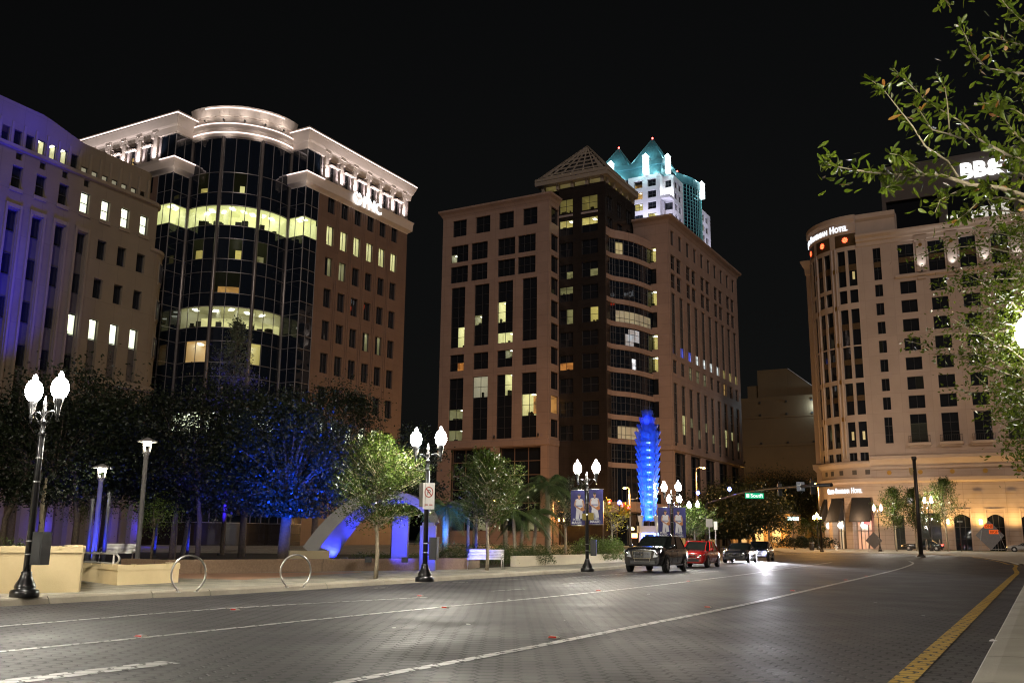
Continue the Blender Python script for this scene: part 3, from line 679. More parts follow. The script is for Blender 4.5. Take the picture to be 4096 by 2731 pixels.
# ------------------------------------------------------------------ granite twin-wing office tower in the middle
def granite_tower():
    M1 = V((6.70, 170.0, 0)); M2 = M1 + (AX - BX) * 17.09
    root = thing('granite_office_tower', 'pink granite office tower with two wings, dark polished centre and lattice pyramid on top', 'building', (M1.x, M1.y, 0), world=True)
    FL = Fac(M1, BX, -AX); FRt = Fac(M1, AX, CX)          # left wing face and its short return
    cols = [(2.5, 5.6), (7.6, 10.9), (12.8, 16.1), (18.2, 21.4)]
    wcols = [(2.85, 6.65), (7.25, 11.05), (13.3, 17.0), (17.7, 21.7)]
    wl = []
    for i, (a, b) in enumerate(cols):
        wl.append((a, b, 59.75, 63.1, 2, 2, i, 0)); wl.append((a, b, 37.45, 49.4, 2, 6, i, 3)); wl.append((a, b, 32.9, 36.1, 2, 2, i, 4)); wl.append((a, b, 19.6, 31.5, 2, 6, i, 5))
    for i, (a, b) in enumerate(wcols):
        wl.append((a, b, 54.5, 57.9, 3, 2, i, 1)); wl.append((a, b, 50.35, 53.65, 3, 2, i, 2))
    gop = [(1.6, 10.2, 3.0, 18.0), (12.0, 20.7, 3.0, 18.0)]
    m = MB(); wall(m, FL, 0, 23.7, 0, 63.6, [w_[:4] for w_ in wl] + gop, .38)
    bands = [(63.3, 63.6)]
    rop = [(.9, 4.0, z, z + 3.2) for z in (59.9, 54.6, 50.4, 46.2, 41.8, 37.5, 33.0, 28.4, 24.0, 19.7)]
    wall(m, FRt, 0, 4.0, 0, 63.6, rop, .38)
    e = FL.p(23.7, 0); bk = e + AX * 24
    m.poly([e, bk, bk + UP * 63.6, e + UP * 63.6]); m.poly([bk, bk + CX * 23.7, bk + CX * 23.7 + UP * 63.6, bk + UP * 63.6])
    m.build('left_wing', GRAN_P, root)
    lits = {(1, 3): [(1, 2, 2, 4), (0, 2, 0, 1)], (3, 3): [(0, 1, 0, 2)], (2, 3): [(1, 2, 2, 3)], (1, 5): [(0, 1, 4, 6)], (0, 5): [(0, 2, 2, 4)], (2, 5): [(0, 2, 4, 6)], (3, 5): [(0, 2, 2, 3), (0, 2, 0, 1)], (1, 4): [(0, 1, 1, 2)], (3, 4): [(0, 1, 0, 1)], (3, 1): [(2, 3, 0, 1)]}
    for (a, b, c, d, nx, nz, i, r_) in wl:
        L = lits.get((i, r_))
        rm = {(2, 3): ROOM_D, (2, 5): ROOM_D2, (3, 5): ROOM_D, (3, 4): ROOM_O, (3, 1): ROOM_D, (1, 4): ROOM_D}.get((i, r_), ROOM_Y)
        window(root, FL, a, b, c, d, nx, nz, .36, lit=L, room=rm, lights=1 if rm in (ROOM_Y, ROOM_D) else 0)
    for (a, b, c, d) in rop:
        window(root, FRt, a, b, c, d, 1, 1, .36, lit=[(0, 1, 0, 1)] if abs(c - 24.0) < .1 else None, room=ROOM_O, lights=0)
    for (a, b, c, d) in gop: window(root, FL, a, b, c, d, 3, 6, .9, bw=.14, bars=GRAN_R, lit=[(0, 1, 0, 1)], room=ROOM_D, lights=2)
    # left wing cornice, flaring out
    prof = [(0, 61.6 + 2.0), (.08, 63.9), (.35, 64.5), (.75, 65.0), (.78, 65.35), (-1.2, 65.4)]
    rl = [FL.p(23.7, 0) + AX * 10, FL.p(23.7, 0), M1, FRt.p(4.0, 0)]
    m = MB(); m.band([(p.x, p.y) for p in rl], prof); m.build('cornice', GRAN_P, root)
    m = MB(); q = [FL.p(23.5, 0, -.2), FL.p(.2, 0, -.2), FRt.p(24, 0, -.2), FL.p(23.5, 0, -23.8)]; m.prism([(p.x, p.y) for p in q], 64.2, 65.2); m.build('roof', ROOFM, root)
    # centre tower of dark granite
    T = M1 + AX * 4.0 - BX * 9.553
    TL = Fac(T, BX, -AX); TR = Fac(T, AX, CX); HT = 67.4
    tw = []
    rws = [(62.3, 65.1), (57.9, 60.9)] + [(53.65 - 4.32 * k, 56.5 - 4.32 * k) for k in range(9)]
    for (c, d) in rws:
        for (a, b) in ((1.5, 4.8), (6.6, 9.4)): tw.append((a, b, c, d))
    m = MB(); wall(m, TL, 0, 9.5, 0, HT, tw, .3)
    rw2 = [(a, b, c, d) for (c, d) in rws[:4] for (a, b) in ((1.2, 3.6), (5.8, 8.2), (10.4, 12.8))]
    wall(m, TR, 0, 15, 0, HT, rw2, .3)
    bp = T + BX * 9.5 + AX * 15; m.poly([T + AX * 15, bp, bp + UP * HT, T + AX * 15 + UP * HT]); m.poly([T + BX * 9.5 + UP * 55, bp + UP * 55, bp + UP * HT, T + BX * 9.5 + UP * HT])
    m.build('centre_wall', GRAN_D, root)
    tl = {(0, 0): ROOM_DY2, (0, 1): ROOM_DY2, (1, 0): ROOM_Y2, (1, 1): ROOM_Y2, (5, 0): ROOM_Y2, (5, 1): ROOM_D, (4, 1): ROOM_D, (7, 1): ROOM_O, (3, 0): ROOM_D, (3, 1): ROOM_D}
    k = 0
    for j, (c, d) in enumerate(rws):
        for i, (a, b) in enumerate(((1.5, 4.8), (6.6, 9.4))):
            rm = tl.get((j, i)); L = None
            if rm: L = [(0, 2, 0, 2)] if j == 0 else ([(0, 2, 1, 2)] if j in (1, 4) else ([(0, 1, 0, 2)] if j == 5 else [(0, 1, 0, 1)]))
            if j == 7 and i == 1: L = [(0, 2, 0, 1)]
            window(root, TL, a, b, c, d, 2, 2, .28, lit=L, room=rm, lights=1 if j == 1 else 0)
            if j == 0:
                m = MB(); fbox(m, TL, a - .05, b + .05, 61.55, 61.95, .003, .12); m.build('sill_band', CORN_D, root)
    for (a, b, c, d) in rw2: window(root, TR, a, b, c, d, 2, 2, .28)
    # lattice pyramid on its overhanging eave
    P4 = [T - AX * .9 - BX * .9, T + BX * 14.3 - AX * .9, T + BX * 14.3 + AX * 14.6, T + AX * 14.6 - BX * .9]
    EAVE = pmat('pale_concrete_frame', (.30, .255, .20), (.26, .22, .175), .5, .8, bump=.05)
    ln = [(p.x, p.y) for p in (P4[1], P4[0], P4[3])]
    m = MB(); m.prism([(p.x, p.y) for p in P4], 68.45, 69.55); m.build('eave', EAVE, root)
    m = MB()
    for i in range(5): fbox(m, TL, .2 + i * 3.1, .75 + i * 3.1, HT - .1, 68.44, -.6, .25)
    for i in range(5): fbox(m, TR, .9 + i * 3.2, 1.45 + i * 3.2, HT - .1, 68.44, -.6, .25)
    m.build('eave_post', EAVE, root)
    m = MB(); 
    for F_, L_ in ((TL, 12.6), (TR, 13.5)):
        P = F_.p; m.poly([P(.2, HT, -.65), P(L_, HT, -.65), P(L_, 68.45, -.65), P(.2, 68.45, -.65)])
    m.build('clerestory', ROOM_DY2, root)
    apex = T + AX * 6.9 + BX * 6.7 + UP * 78.2
    m = MB(); base = [p + UP * 69.55 for p in P4]
    base = [b + (apex - b) * .02 for b in base]; base = [V((b.x, b.y, 69.55)) for b in base]
    for i in range(4):
        a, b = base[i], base[(i + 1) % 4]
        for j in range(7):
            t = j / 6.0; p0 = a.lerp(b, t)
            m.bar(p0, apex.lerp(p0, .06) if j not in (0, 6) else apex, .34 if j in (0, 6) else .22)
        for k in range(7):
            t = k / 7.0; m.bar(a.lerp(apex, t), b.lerp(apex, t), .5 if k == 0 else .3)
        # sloped solid rim, as in the photo: broad edge strips and a plain lower strip
        for q0, q1 in ((0, .09), (.91, 1)):
            m.poly([a.lerp(b, q0), a.lerp(b, q1), apex.lerp(a.lerp(b, q1), .01), apex.lerp(a.lerp(b, q0), .01)])
        m.poly([a, b, b.lerp(apex, .10), a.lerp(apex, .10)]); m.poly([a.lerp(apex, .80), b.lerp(apex, .80), apex])
    m.build('lattice_pyramid', EAVE, root)
    m = MB(); b2 = [b.lerp(apex, .12) * 1 for b in base]; ctr = (base[0] + base[2]) / 2
    ap2 = apex - UP * 1.6
    inner = [V((b.x, b.y, 69.6)).lerp(V((ctr.x, ctr.y, 69.6)), .08) for b in base]
    for i in range(4): m.poly([inner[i], inner[(i + 1) % 4], ap2])
    m.build('pyramid_lining', ROOFM, root)
    # curved bay between centre and right wing
    uv = [(4.4, -9.55), (6.0, -9.6), (7.3, -10.1), (8.8, -11.2), (11.1, -12.3), (14.0, -13.0), (17.3, -13.45), (18.6, -13.4)]
    line = [M1 + AX * a + BX * b for a, b in uv]
    bl = [(p.x, p.y) for p in line]
    bm = MB(); gm = MB(); mm = MB()
    tops = [58.6, 54.0] + [49.65 - 4.31 * k for k in range(9)]
    for t in tops: bm.band(bl, [(-.2, t - .9 - (.7 if t > 58 else 0)), (.12, t - .88 - (.7 if t > 58 else 0)), (.12, t), (-.4, t + .02)])
    bm.build('spandrel_band', GRAN_P, root)
    gm.band(bl, [(-.12, 0), (-.12, 58)], 0)
    go = gm.build('curved_glazing', [GLASS2], root)
    for t in tops[1:]:
        for dz in (.75, 2.2): mm.band(bl, [(-.13, t + dz), (-.06, t + dz), (-.06, t + dz + .07), (-.13, t + dz + .07)])
    for i in range(1, len(line) - 1):
        for q in (0, .5):
            p = line[i].lerp(line[i + 1], q) if i < len(line) - 2 else line[i]
            mm.bar(p + UP * 4 - CX * .06, p + UP * 57 - CX * .06, .07)
    mm.build('mullion', FRAME, go)
    # rooms lit in the bay, and glowing strips standing for reflections in its glass
    for (i0, f0, i1, f1, t, rm, lts) in ((2, .1, 2, .9, 53.15, ROOM_Y2, 0), (2, .0, 5, .8, 40.0, ROOM_D, 2), (2, .1, 4, .5, 18.6, ROOM_D, 1), (3, .1, 3, .9, 35.8, REFL_SG, 0), (3, .4, 4, .5, 36.7, REFL_SG, 0), (3, .7, 4, .1, 31.2, REFL_WB, 0)):
        pa, pb = line[i0].lerp(line[i0 + 1], f0), line[i1].lerp(line[min(i1 + 1, 7)], f1); z0 = t + .95; zt = t + 3.2
        seg = [pa] + [line[q] for q in range(i0 + 1, i1 + 1)] + [pb]
        r_ = MB(); r_.band([(p.x, p.y) for p in seg], [(-.105, z0), (-.105, zt)], 0); r_.build('lit_room', [rm, CEIL_L, DESK], go)  # the REFL_ strips stand for reflections, not rooms
    # right wing
    F2 = Fac(M2, AX, CX); F2l = Fac(M2, BX, -AX)
    c10 = [1.0 + 4.52 * k for k in range(10)]
    wl2 = []
    for i, a in enumerate(c10):
        b = a + 2.35
        wl2.append((a + .3, b - .1, 57.9, 61.0, 1, 1, i, 0)); wl2.append((a, b, 36.4, 48.4, 2, 6, i, 3)); wl2.append((a, b, 32.7, 35.3, 2, 2, i, 4)); wl2.append((a, b, 19.6, 30.9, 2, 6, i, 5))
    for i in range(5):
        a = 1.0 + 9.04 * i
        for z, h_ in ((53.0, 3.0), (49.3, 3.0)):
            wl2.append((a, a + 2.6, z, z + h_, 1, 2, i, 1)); wl2.append((a + 3.4, a + 6.0, z, z + h_, 1, 2, i, 2))
    gop2 = [(.9 + 9.0 * k, 7.3 + 9.0 * k, 9.0, 17.8) for k in range(5)] + [(.9 + 9.0 * k, 7.3 + 9.0 * k, .4, 5.2) for k in range(5)]
    m = MB(); wall(m, F2, 0, 46.0, 0, 61.6, [w_[:4] for w_ in wl2] + gop2, .36)
    lop2 = [(2.6, 7.0, z, z + 3.0) for z in [54.4 - 4.31 * k for k in range(12)]]
    wall(m, F2l, 0, 7.2, 0, 61.6, lop2, .36)
    e = F2.p(46, 0); bk = e + BX * 22; m.poly([e, bk, bk + UP * 61.6, e + UP * 61.6]); m.poly([bk, bk - AX * 46, bk - AX * 46 + UP * 61.6, bk + UP * 61.6])
    m.build('right_wing', GRAN_P, root)
    rr = random.Random(5)
    for (a, b, c, d, nx, nz, i, r_) in wl2:
        L = None; rm = ROOM_D
        if r_ == 5 and i in (1, 2, 4, 7, 8, 9, 5, 3): L = [(0, 2, 1 if i % 2 else 2, 2 if i % 2 else 3)] if i not in (7, 1) else [(0, 2, 1, 3)]; rm = ROOM_Y if i in (7, 1, 8) else ROOM_D
        elif r_ == 3 and i in (2, 6, 7, 8, 9): L = [(0, 2, 4, 5)] if i == 2 else [(0, 2, 0, 1)]; rm = ROOM_Y2
        elif r_ == 4 and i in (2, 3, 4, 7): L = [(0, 2, 0, 2)]; rm = ROOM_A if i == 7 else ROOM_D
        if r_ == 3 and i in (1, 2, 3, 4, 5, 6): L = [(0, 2, 0, 1)]; rm = REFL_BL if i < 3 else REFL_WB  # emissive cells paint a reflected sign into this window row
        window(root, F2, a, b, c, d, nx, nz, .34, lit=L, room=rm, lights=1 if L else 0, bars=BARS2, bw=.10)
    for j, (a, b, c, d) in enumerate(lop2): window(root, F2l, a, b, c, d, 2, 1, .34, lit=[(0, 1, 0, 1)] if j in (0, 2, 4, 5) else None, room=ROOM_Y2, lights=1)
    for j, (a, b, c, d) in enumerate(gop2): window(root, F2, a, b, c, d, 3, 4 if c > 5 else 2, .6, bw=.12, lit=[(0, 3, 0, 2)] if c < 5 and j % 2 else None, room=ROOM_A, lights=2)
    prof = [(0, 61.3), (.06, 61.9), (.4, 62.6), (.95, 63.05), (1.0, 63.4), (-1.2, 63.45)]
    rl = [F2l.p(7.2, 0), M2, F2.p(46, 0), F2.p(46, 0) + BX * 14]
    m = MB(); m.band([(p.x, p.y) for p in rl], prof); m.build('cornice', GRAN_P, root)
    m = MB(); m.prism([(p.x, p.y) for p in (M2 + AX * .3 + BX * .3, F2.p(45.7, 0, -.3), bk, bk - AX * 45)], 62.0, 63.2)
    q = M2 + AX * 12 + BX * 6; m.prism([(p.x, p.y) for p in (q, q + AX * 26, q + AX * 26 + BX * 10, q + BX * 10)], 63.2, 66.0); m.build('roof', ROOFM, root)
    m = MB(); m.band([(p.x, p.y) for p in (FL.p(23.7, 0), M1, FRt.p(4, 0))], [(.0, 18.1), (.15, 18.2), (.15, 19.2), (0, 19.3)]); m.band([(p.x, p.y) for p in (F2l.p(7, 0), M2, F2.p(46, 0))], [(0, 18.0), (.25, 18.1), (.25, 18.9), (0, 19.0)])
    m.band([(p.x, p.y) for p in (F2l.p(7, 0), M2, F2.p(46, 0))], [(0, 6.9), (.5, 7.1), (.5, 8.1), (0, 8.2)]); m.build('base_band', GRAN_P, root)
    # small wall lamps on the columns
    for q in [FL.p(s, 19.7, .25) for s in (2, 11.1, 22)] + [F2.p(.4 + 9 * k, 18.9, .45) for k in range(6)]:
        m = MB(); m.lathe([(.12, 0), (.2, .3), (.05, .6)], 8, q); m.build('wall_bracket', FIXT, root)
    # ground storey canopy and lit shops at the corner below
    cpt = M1 + AX * 3 - BX * 13
    m = MB(); m.prism([(p.x, p.y) for p in (M1 - BX * 1, M1 - BX * 16 + AX * 1, M1 - BX * 17 + AX * 16, M1 - BX * 10 + AX * 16, M1 - BX * 4 + AX * 6)], 6.3, 8.0); m.build('canopy', GRAN_P, root)
    return root, FL, F2
REFL_SG = roommat('silver_blue_glow', (.28, .33, .40), .7, (.10, .12, .15), .8)  # emission imitating reflections in the curved bay glass
BARS2 = pmat('grey_window_mullion', (.16, .15, .145), rough=.4, metal=.3)
REFL_BL = roommat('blue_screen_glow', (.06, .10, .95), .9, (.01, .01, .12), 1.2); REFL_WB = roommat('bluish_white_screen', (.9, .95, 1), 1.2, (.05, .06, .10), 1.4)  # emissive blue and white that imitate a bright sign mirrored in glass
ROOM_DY2 = roommat('dusky_yellow_room', (.14, .11, .03), .65, (.07, .055, .015), .5)
_, GTL, GTR = granite_tower()
# ------------------------------------------------------------------ floodlit tower with pyramids, far behind
def pyramid_tower():
    S0 = V((51.83, 320.0, 0)); P = lambda u, v, z=0.0: S0 + AX * u + BX * v + UP * z
    root = thing('pyramid_tower', 'tall white tower lit cyan at the top, teal pyramids with red beacons', 'building', (S0.x, S0.y, 0), world=True)
    WHT = pmat('white_precast_tower', (.62, .60, .62), (.57, .55, .57), .4, .6, joints=(3.0, 4.25, .8))
    TEAL = pmat('teal_standing_seam', (.10, .24, .27), (.06, .17, .20), .5, .35, metal=.25)
    F0 = Fac(S0, BX, -AX); rows = [125.3 - 4.22 * k for k in range(14)]
    op = [(a, b, z, z + 2.75) for z in rows for a, b in ((1.55, 4.65), (6.6, 9.8))]
    m = MB(); wall(m, F0, 0, 12.0, 55, 129.7, op, .7)
    F1 = Fac(P(0, 13.3), BX, -AX); op1 = [(a, a + 3.1, z, z + 2.75) for z in rows for a in (1.8, 6.6)]; wall(m, F1, 0, 12, 55, 129.7, op1, .7)
    Fr = Fac(P(3.7, -3.75), AX, CX); op2 = [(a, a + 3.0, z, z + 2.75) for z in rows for a in (1.2, 5.3)]; wall(m, Fr, 0, 10, 55, 129.7, op2, .7)
    Fn = Fac(P(3.7, -3.75), BX, -AX); op3 = [(.9, 3.2, rows[0], rows[0] + 2.75)]; op3b = [(.5, 3.5, z, z + 2.75) for z in rows[2:]]
    wall(m, Fn, 0, 3.75, 55, 129.7, op3 + op3b, .6)
    F3 = Fac(P(41, -1.2), AX, CX); op4 = [(a, a + 3.0, z, z + 2.75) for z in rows for a in (1.6, 6.6)]; wall(m, F3, 0, 12.5, 50, 129.7, op4, .7)
    for a, b in ((P(0, 12), P(2.5, 12)), (P(2.5, 13.3), P(0, 13.3)), (P(0, 0), P(3.7, 0)), (P(13.7, -3.75), P(13.7, 0)), (P(41, 0), P(41, -1.2)), (P(53.5, -1.2), P(53.5, 25)), (P(53.5, 25), P(0, 25.3)), (P(0, 25.3), P(0, 25.0))):
        m.poly([a + UP * 50, b + UP * 50, b + UP * 129.7, a + UP * 129.7])
    m.prism([(p.x, p.y) for p in (P(2.5, .3), P(2.5, 24.8), P(53, 24.8), P(53, .3))], 127.0, 129.6)
    m.prism([(p.x, p.y) for p in (P(.8, .8), P(.8, 11.2), P(2.4, 11.2), P(2.4, .8))], 127.0, 129.4)
    m.prism([(p.x, p.y) for p in (P(3.9, -3.5), P(13.5, -3.5), P(13.5, .2), P(3.9, .2))], 128.6, 129.6)
    m.prism([(p.x, p.y) for p in (P(5, 3), P(5, 24), P(52, 24), P(52, 3))], 0, 60)
    m.build('wall', WHT, root)
    AMB = ROOM_A
    kk = 0
    for (F, ops) in ((F0, op), (F1, op1[:4]), (Fr, op2), (Fn, op3 + op3b[:4]), (F3, op4)):
        for (a, b, c, d) in ops:
            if c < 100 and F in (F0, F1): continue
            if c < 96: continue
            L = [(0, 2, 0, 2)] if (F is F0 and kk in (1, 3, 5, 6)) or (F is F3 and kk % 6 == 1) else None
            window(root, F, a, b, c, d, 2, 2, .66, lit=L, room=ROOM_A if kk in (1, 3) else ROOM_Y2, lights=1, bw=.12); kk += 1
    m = MB(); m.box(P(2.4, 12.65, 92), (1, 1.2, 74), R(-29.4)); m.poly([P(2.5, 12, 55), P(2.5, 13.3, 55), P(2.5, 13.3, 129.5), P(2.5, 12, 129.5)]); m.build('recess_glazing', GLASS2, root)
    # balcony shelf in the corner notch and the curved glass flank
    m = MB(); m.prism([(p.x, p.y) for p in (P(-.02, -3.5), P(3.72, -3.77), P(3.72, -.02), P(-.02, -.02))], 120.2, 121.3); m.build('balcony', WHT, root)
    arc = [P(13.7 + 27.3 * t, -1.0 - 4.2 * math.sin(math.pi * t)) for t in [i / 16 for i in range(17)]]
    g = MB(); g.band([(p.x, p.y) for p in arc], [(0, 50), (0, 131.5)]); go = g.build('curved_glazing', GLASS2, root)
    mm = MB()
    for i in range(38): z = 80 + i * 1.42; mm.band([(p.x, p.y) for p in arc], [(.02, z), (.14, z), (.14, z + .16), (.02, z + .16)])
    for p in arc: mm.bar(p + UP * 80 + CX * .08, p + UP * 131.5 + CX * .08, .16)
    mm.build('mullion', pmat('teal_mullion', (.10, .35, .38), rough=.4, metal=.4), go)
    # teal crown: upstand and pyramids
    m = MB()
    seg = [P(-.3, 24.2), P(-.3, -1.3), P(14.2, -1.3)]
    m.band([(p.x, p.y) for p in seg], [(-.9, 129.6), (-.9, 133.2), (0, 133.3), (0, 135.0), (-1.5, 135.1)])
    m.prism([(p.x, p.y) for p in (P(.9, -.2), P(.9, 23), P(13, 23), P(13, -.2))], 129.6, 134.6)
    seg = [P(17.5, -2.6), P(40, -2.6)]; 
    arc2 = [p + CX * .25 for p in arc]; m.band([(p.x, p.y) for p in arc2], [(0, 131.4), (0, 134.6), (-2, 134.7)])
    m.build('crown', TEAL, root)
    def pyr(c, hw, zb, za):
        m = MB(); ap = P(*c, za); bs = [P(c[0] - hw, c[1] + hw, zb), P(c[0] - hw, c[1] - hw, zb), P(c[0] + hw, c[1] - hw, zb), P(c[0] + hw, c[1] + hw, zb)]
        for i in range(4):
            a, b = bs[i], bs[(i + 1) % 4]; m.poly([a, b, ap])
            n = (b - a).cross(ap - a).normalized()
            for k in range(1, 10): q = a.lerp(b, k / 10); e = q.lerp(ap, 1 - abs(2 * k / 10 - 1)) if False else q + (ap - (a + b) / 2) * (1 - abs(2 * k / 10 - 1)); m.bar(q - n * .02, e - n * .02, .10)
            m.bar(a, ap, .28)
            m.bar(a.lerp(ap, .62), b.lerp(ap, .62), .12)
        m.prism([tuple(b)[:2] for b in bs], zb - .4, zb + .01)
        o = m.build('pyramid_roof', TEAL, root)
        b_ = MB(); b_.lathe([(.25, -.3), (.3, .2), (.22, .5)], 10, ap); b_.build('beacon', emat('red_beacon', (1, .05, .04), 9), o)
    pyr((6.0, 18.0), 5.9, 134.9, 144.8); pyr((6.0, 4.7), 6.1, 134.9, 145.9); pyr((28.0, 3.2), 6.6, 133.4, 140.6)
    # white lantern piers, each with its floodlights
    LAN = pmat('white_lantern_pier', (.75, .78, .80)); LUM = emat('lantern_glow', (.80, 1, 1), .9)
    for (u, v, z0, z1, wd) in ((-.9, 18.3, 129.8, 136.3, 1.7), (-.9, 4.8, 129.8, 136.5, 1.8), (2.6, -2.2, 130.0, 136.4, 1.6), (29.5, -5.9, 128.6, 134.6, 1.6)):
        m = MB(); m.box(P(u, v, (z0 + z1) / 2), (wd, wd, z1 - z0), R(-29.4)); c = P(u, v, z1); hw = wd * .6
        k4 = [P(u - hw, v - hw, z1), P(u + hw, v - hw, z1), P(u + hw, v + hw, z1), P(u - hw, v + hw, z1)]
        for i in range(4): m.poly([k4[i], k4[(i + 1) % 4], P(u, v, z1 + 1.3)])
        for z in range(5): m.box(P(u, v, z0 + .8 + z * 1.2), (wd + .12, wd + .12, .12), R(-29.4))
        po = m.build('lantern_pier', LUM if u < 30 else LAN, root)
        q = (AX * -1) if u < 5 else CX
        light('POINT', 'crown_flood', P(u, v, z1 + .9) + q * 1.0 + V((0, 0, 1.2)), 620, (.55, .93, 1), root, .4)
        light('POINT', 'crown_flood', P(u, v, z0 + 1.4) + q * 1.5 - BX * 2.2, 420, (.52, .95, 1), root, .4); light('POINT', 'crown_flood', P(u, v, z0 + 1.4) + q * 1.5 + BX * 2.2, 420, (.52, .95, 1), root, .4)
    for (u, v) in ((2.5, 11.4), (12.5, -3.4), (20, -5.5)): light('POINT', 'crown_flood', P(u, v, 136.2), 300, (.52, .95, 1), root, .4)
    # blue-white floods on the white shaft, standing on the lower roofs
    for (u, v, z, e, tu, tv, tz) in ((-8, 8, 106, 21000, 0, 7, 120), (-8, 1.5, 106, 21000, 0, 2, 120), (.5, -11, 108, 16000, 7, -3.7, 121), (47, -12, 108, 16000, 47, -1.2, 121), (47, -9, 122, 2500, 47, -1.2, 129), (60, -9, 112, 6000, 53, -1.2, 121), (-5, 17, 110, 9000, 0, 17, 122), (26, -16, 112, 5000, 26, -4, 124)):
        light('SPOT', 'shaft_flood', P(u, v, z), e * .27, (.76, .76, 1.0), root, .5, P(tu, tv, tz), 95, 1)
    light('POINT', 'notch_light', P(1.6, -1.9, 122.2), 600, (.9, .95, 1), root, .2)
    return root
pyramid_tower()

# ------------------------------------------------------------------ tan garage block with stepped roof
def garage():
    G0 = at(2900 + 240 * .542, 1400 + 350 * .542, 250); P = lambda s, u, z=0.0: V((G0.x, G0.y, 0)) + CX * s + AX * u + UP * z
    root = thing('parking_structure', 'dark tan windowless block with stepped roof between the granite tower and the hotel', 'building', (G0.x, G0.y, 0), world=True)
    m = MB(); pr = lambda L, z0, z1: m.prism([(p.x, p.y) for p in L], z0, z1)
    pr([P(-7, 0), P(15.4, 0), P(15.4, 40), P(-7, 40)], 0, 39.0)
    m.build('wall', TAN, root)
    m = MB(); m.prism([(p.x, p.y) for p in (P(-.1, 1), P(7.8, 1), P(7.8, 20), P(-.1, 20))], 38.9, 46.4); m.prism([(p.x, p.y) for p in (P(-3, 1.5), P(-.12, 1.5), P(-.12, 16), P(-3, 16))], 38.9, 42.4)
    k = len(m.v); m.poly([P(7.82, 1, 39), P(15.3, 1, 39), P(15.3, 1, 40.3), P(7.82, 1, 46.4)]); m.poly([P(7.82, 1, 46.4), P(15.3, 1, 40.3), P(15.3, 20, 40.3), P(7.82, 20, 46.4)]); m.poly([P(15.3, 1, 39), P(15.3, 20, 39), P(15.3, 20, 40.3), P(15.3, 1, 40.3)])
    m.build('stepped_roof', TAN, root)
    m = MB(); m.bar(P(8.0, .9, 46.35), P(15.2, .9, 40.4), .16); m.build('roof_edge', pmat('pale_flashing', (.5, .5, .55)), root)
    for z in (19.4, 26.9, 34.3, 37.6):
        for s in (.5, 7.4, 13.9): m = MB(); m.box(P(s, -.12, z), (.5, .25, .45), R(-29.4)); m.build('wall_bracket', FIXT, root)
    m = MB()
    for z in (34.35, 26.9, 19.5): m.prism([(p.x, p.y) for p in (P(-7, -.08), P(15.45, -.08), P(15.45, .1), P(-7, .1))], z - .9, z - .25)
    m.build('ledge', TAN, root)
    m = MB(); 
    for i, (dx, dz) in enumerate(((0, 0), (.95, 0), (0, 1.0), (.95, 1.0))): m.box(P(9.4 + dx, -.06, 14.2 + dz), (.85, .1, .9), R(-29.4))
    m.build('lit_window', emat('grey_lit_window', (.45, .52, .62), .55), root)
    light('POINT', 'wall_lamp_light', P(14.9, -1.2, 36.0), 500, (.7, .9, 1), root, .3)
    m = MB(); m.lathe([(.1, -.2), (.3, -.15), (.3, .3), (.1, .35)], 10, P(14.9, -.5, 36.0)); m.build('wall_lamp', emat('cool_lamp', (.7, .95, 1), 12), root)
    # amber light low on the wall from the street below
    for s in (-4, 4, 11): light('POINT', 'street_glow', P(s, -6, 5), 520, (1, .55, .12), root, .4)
garage()

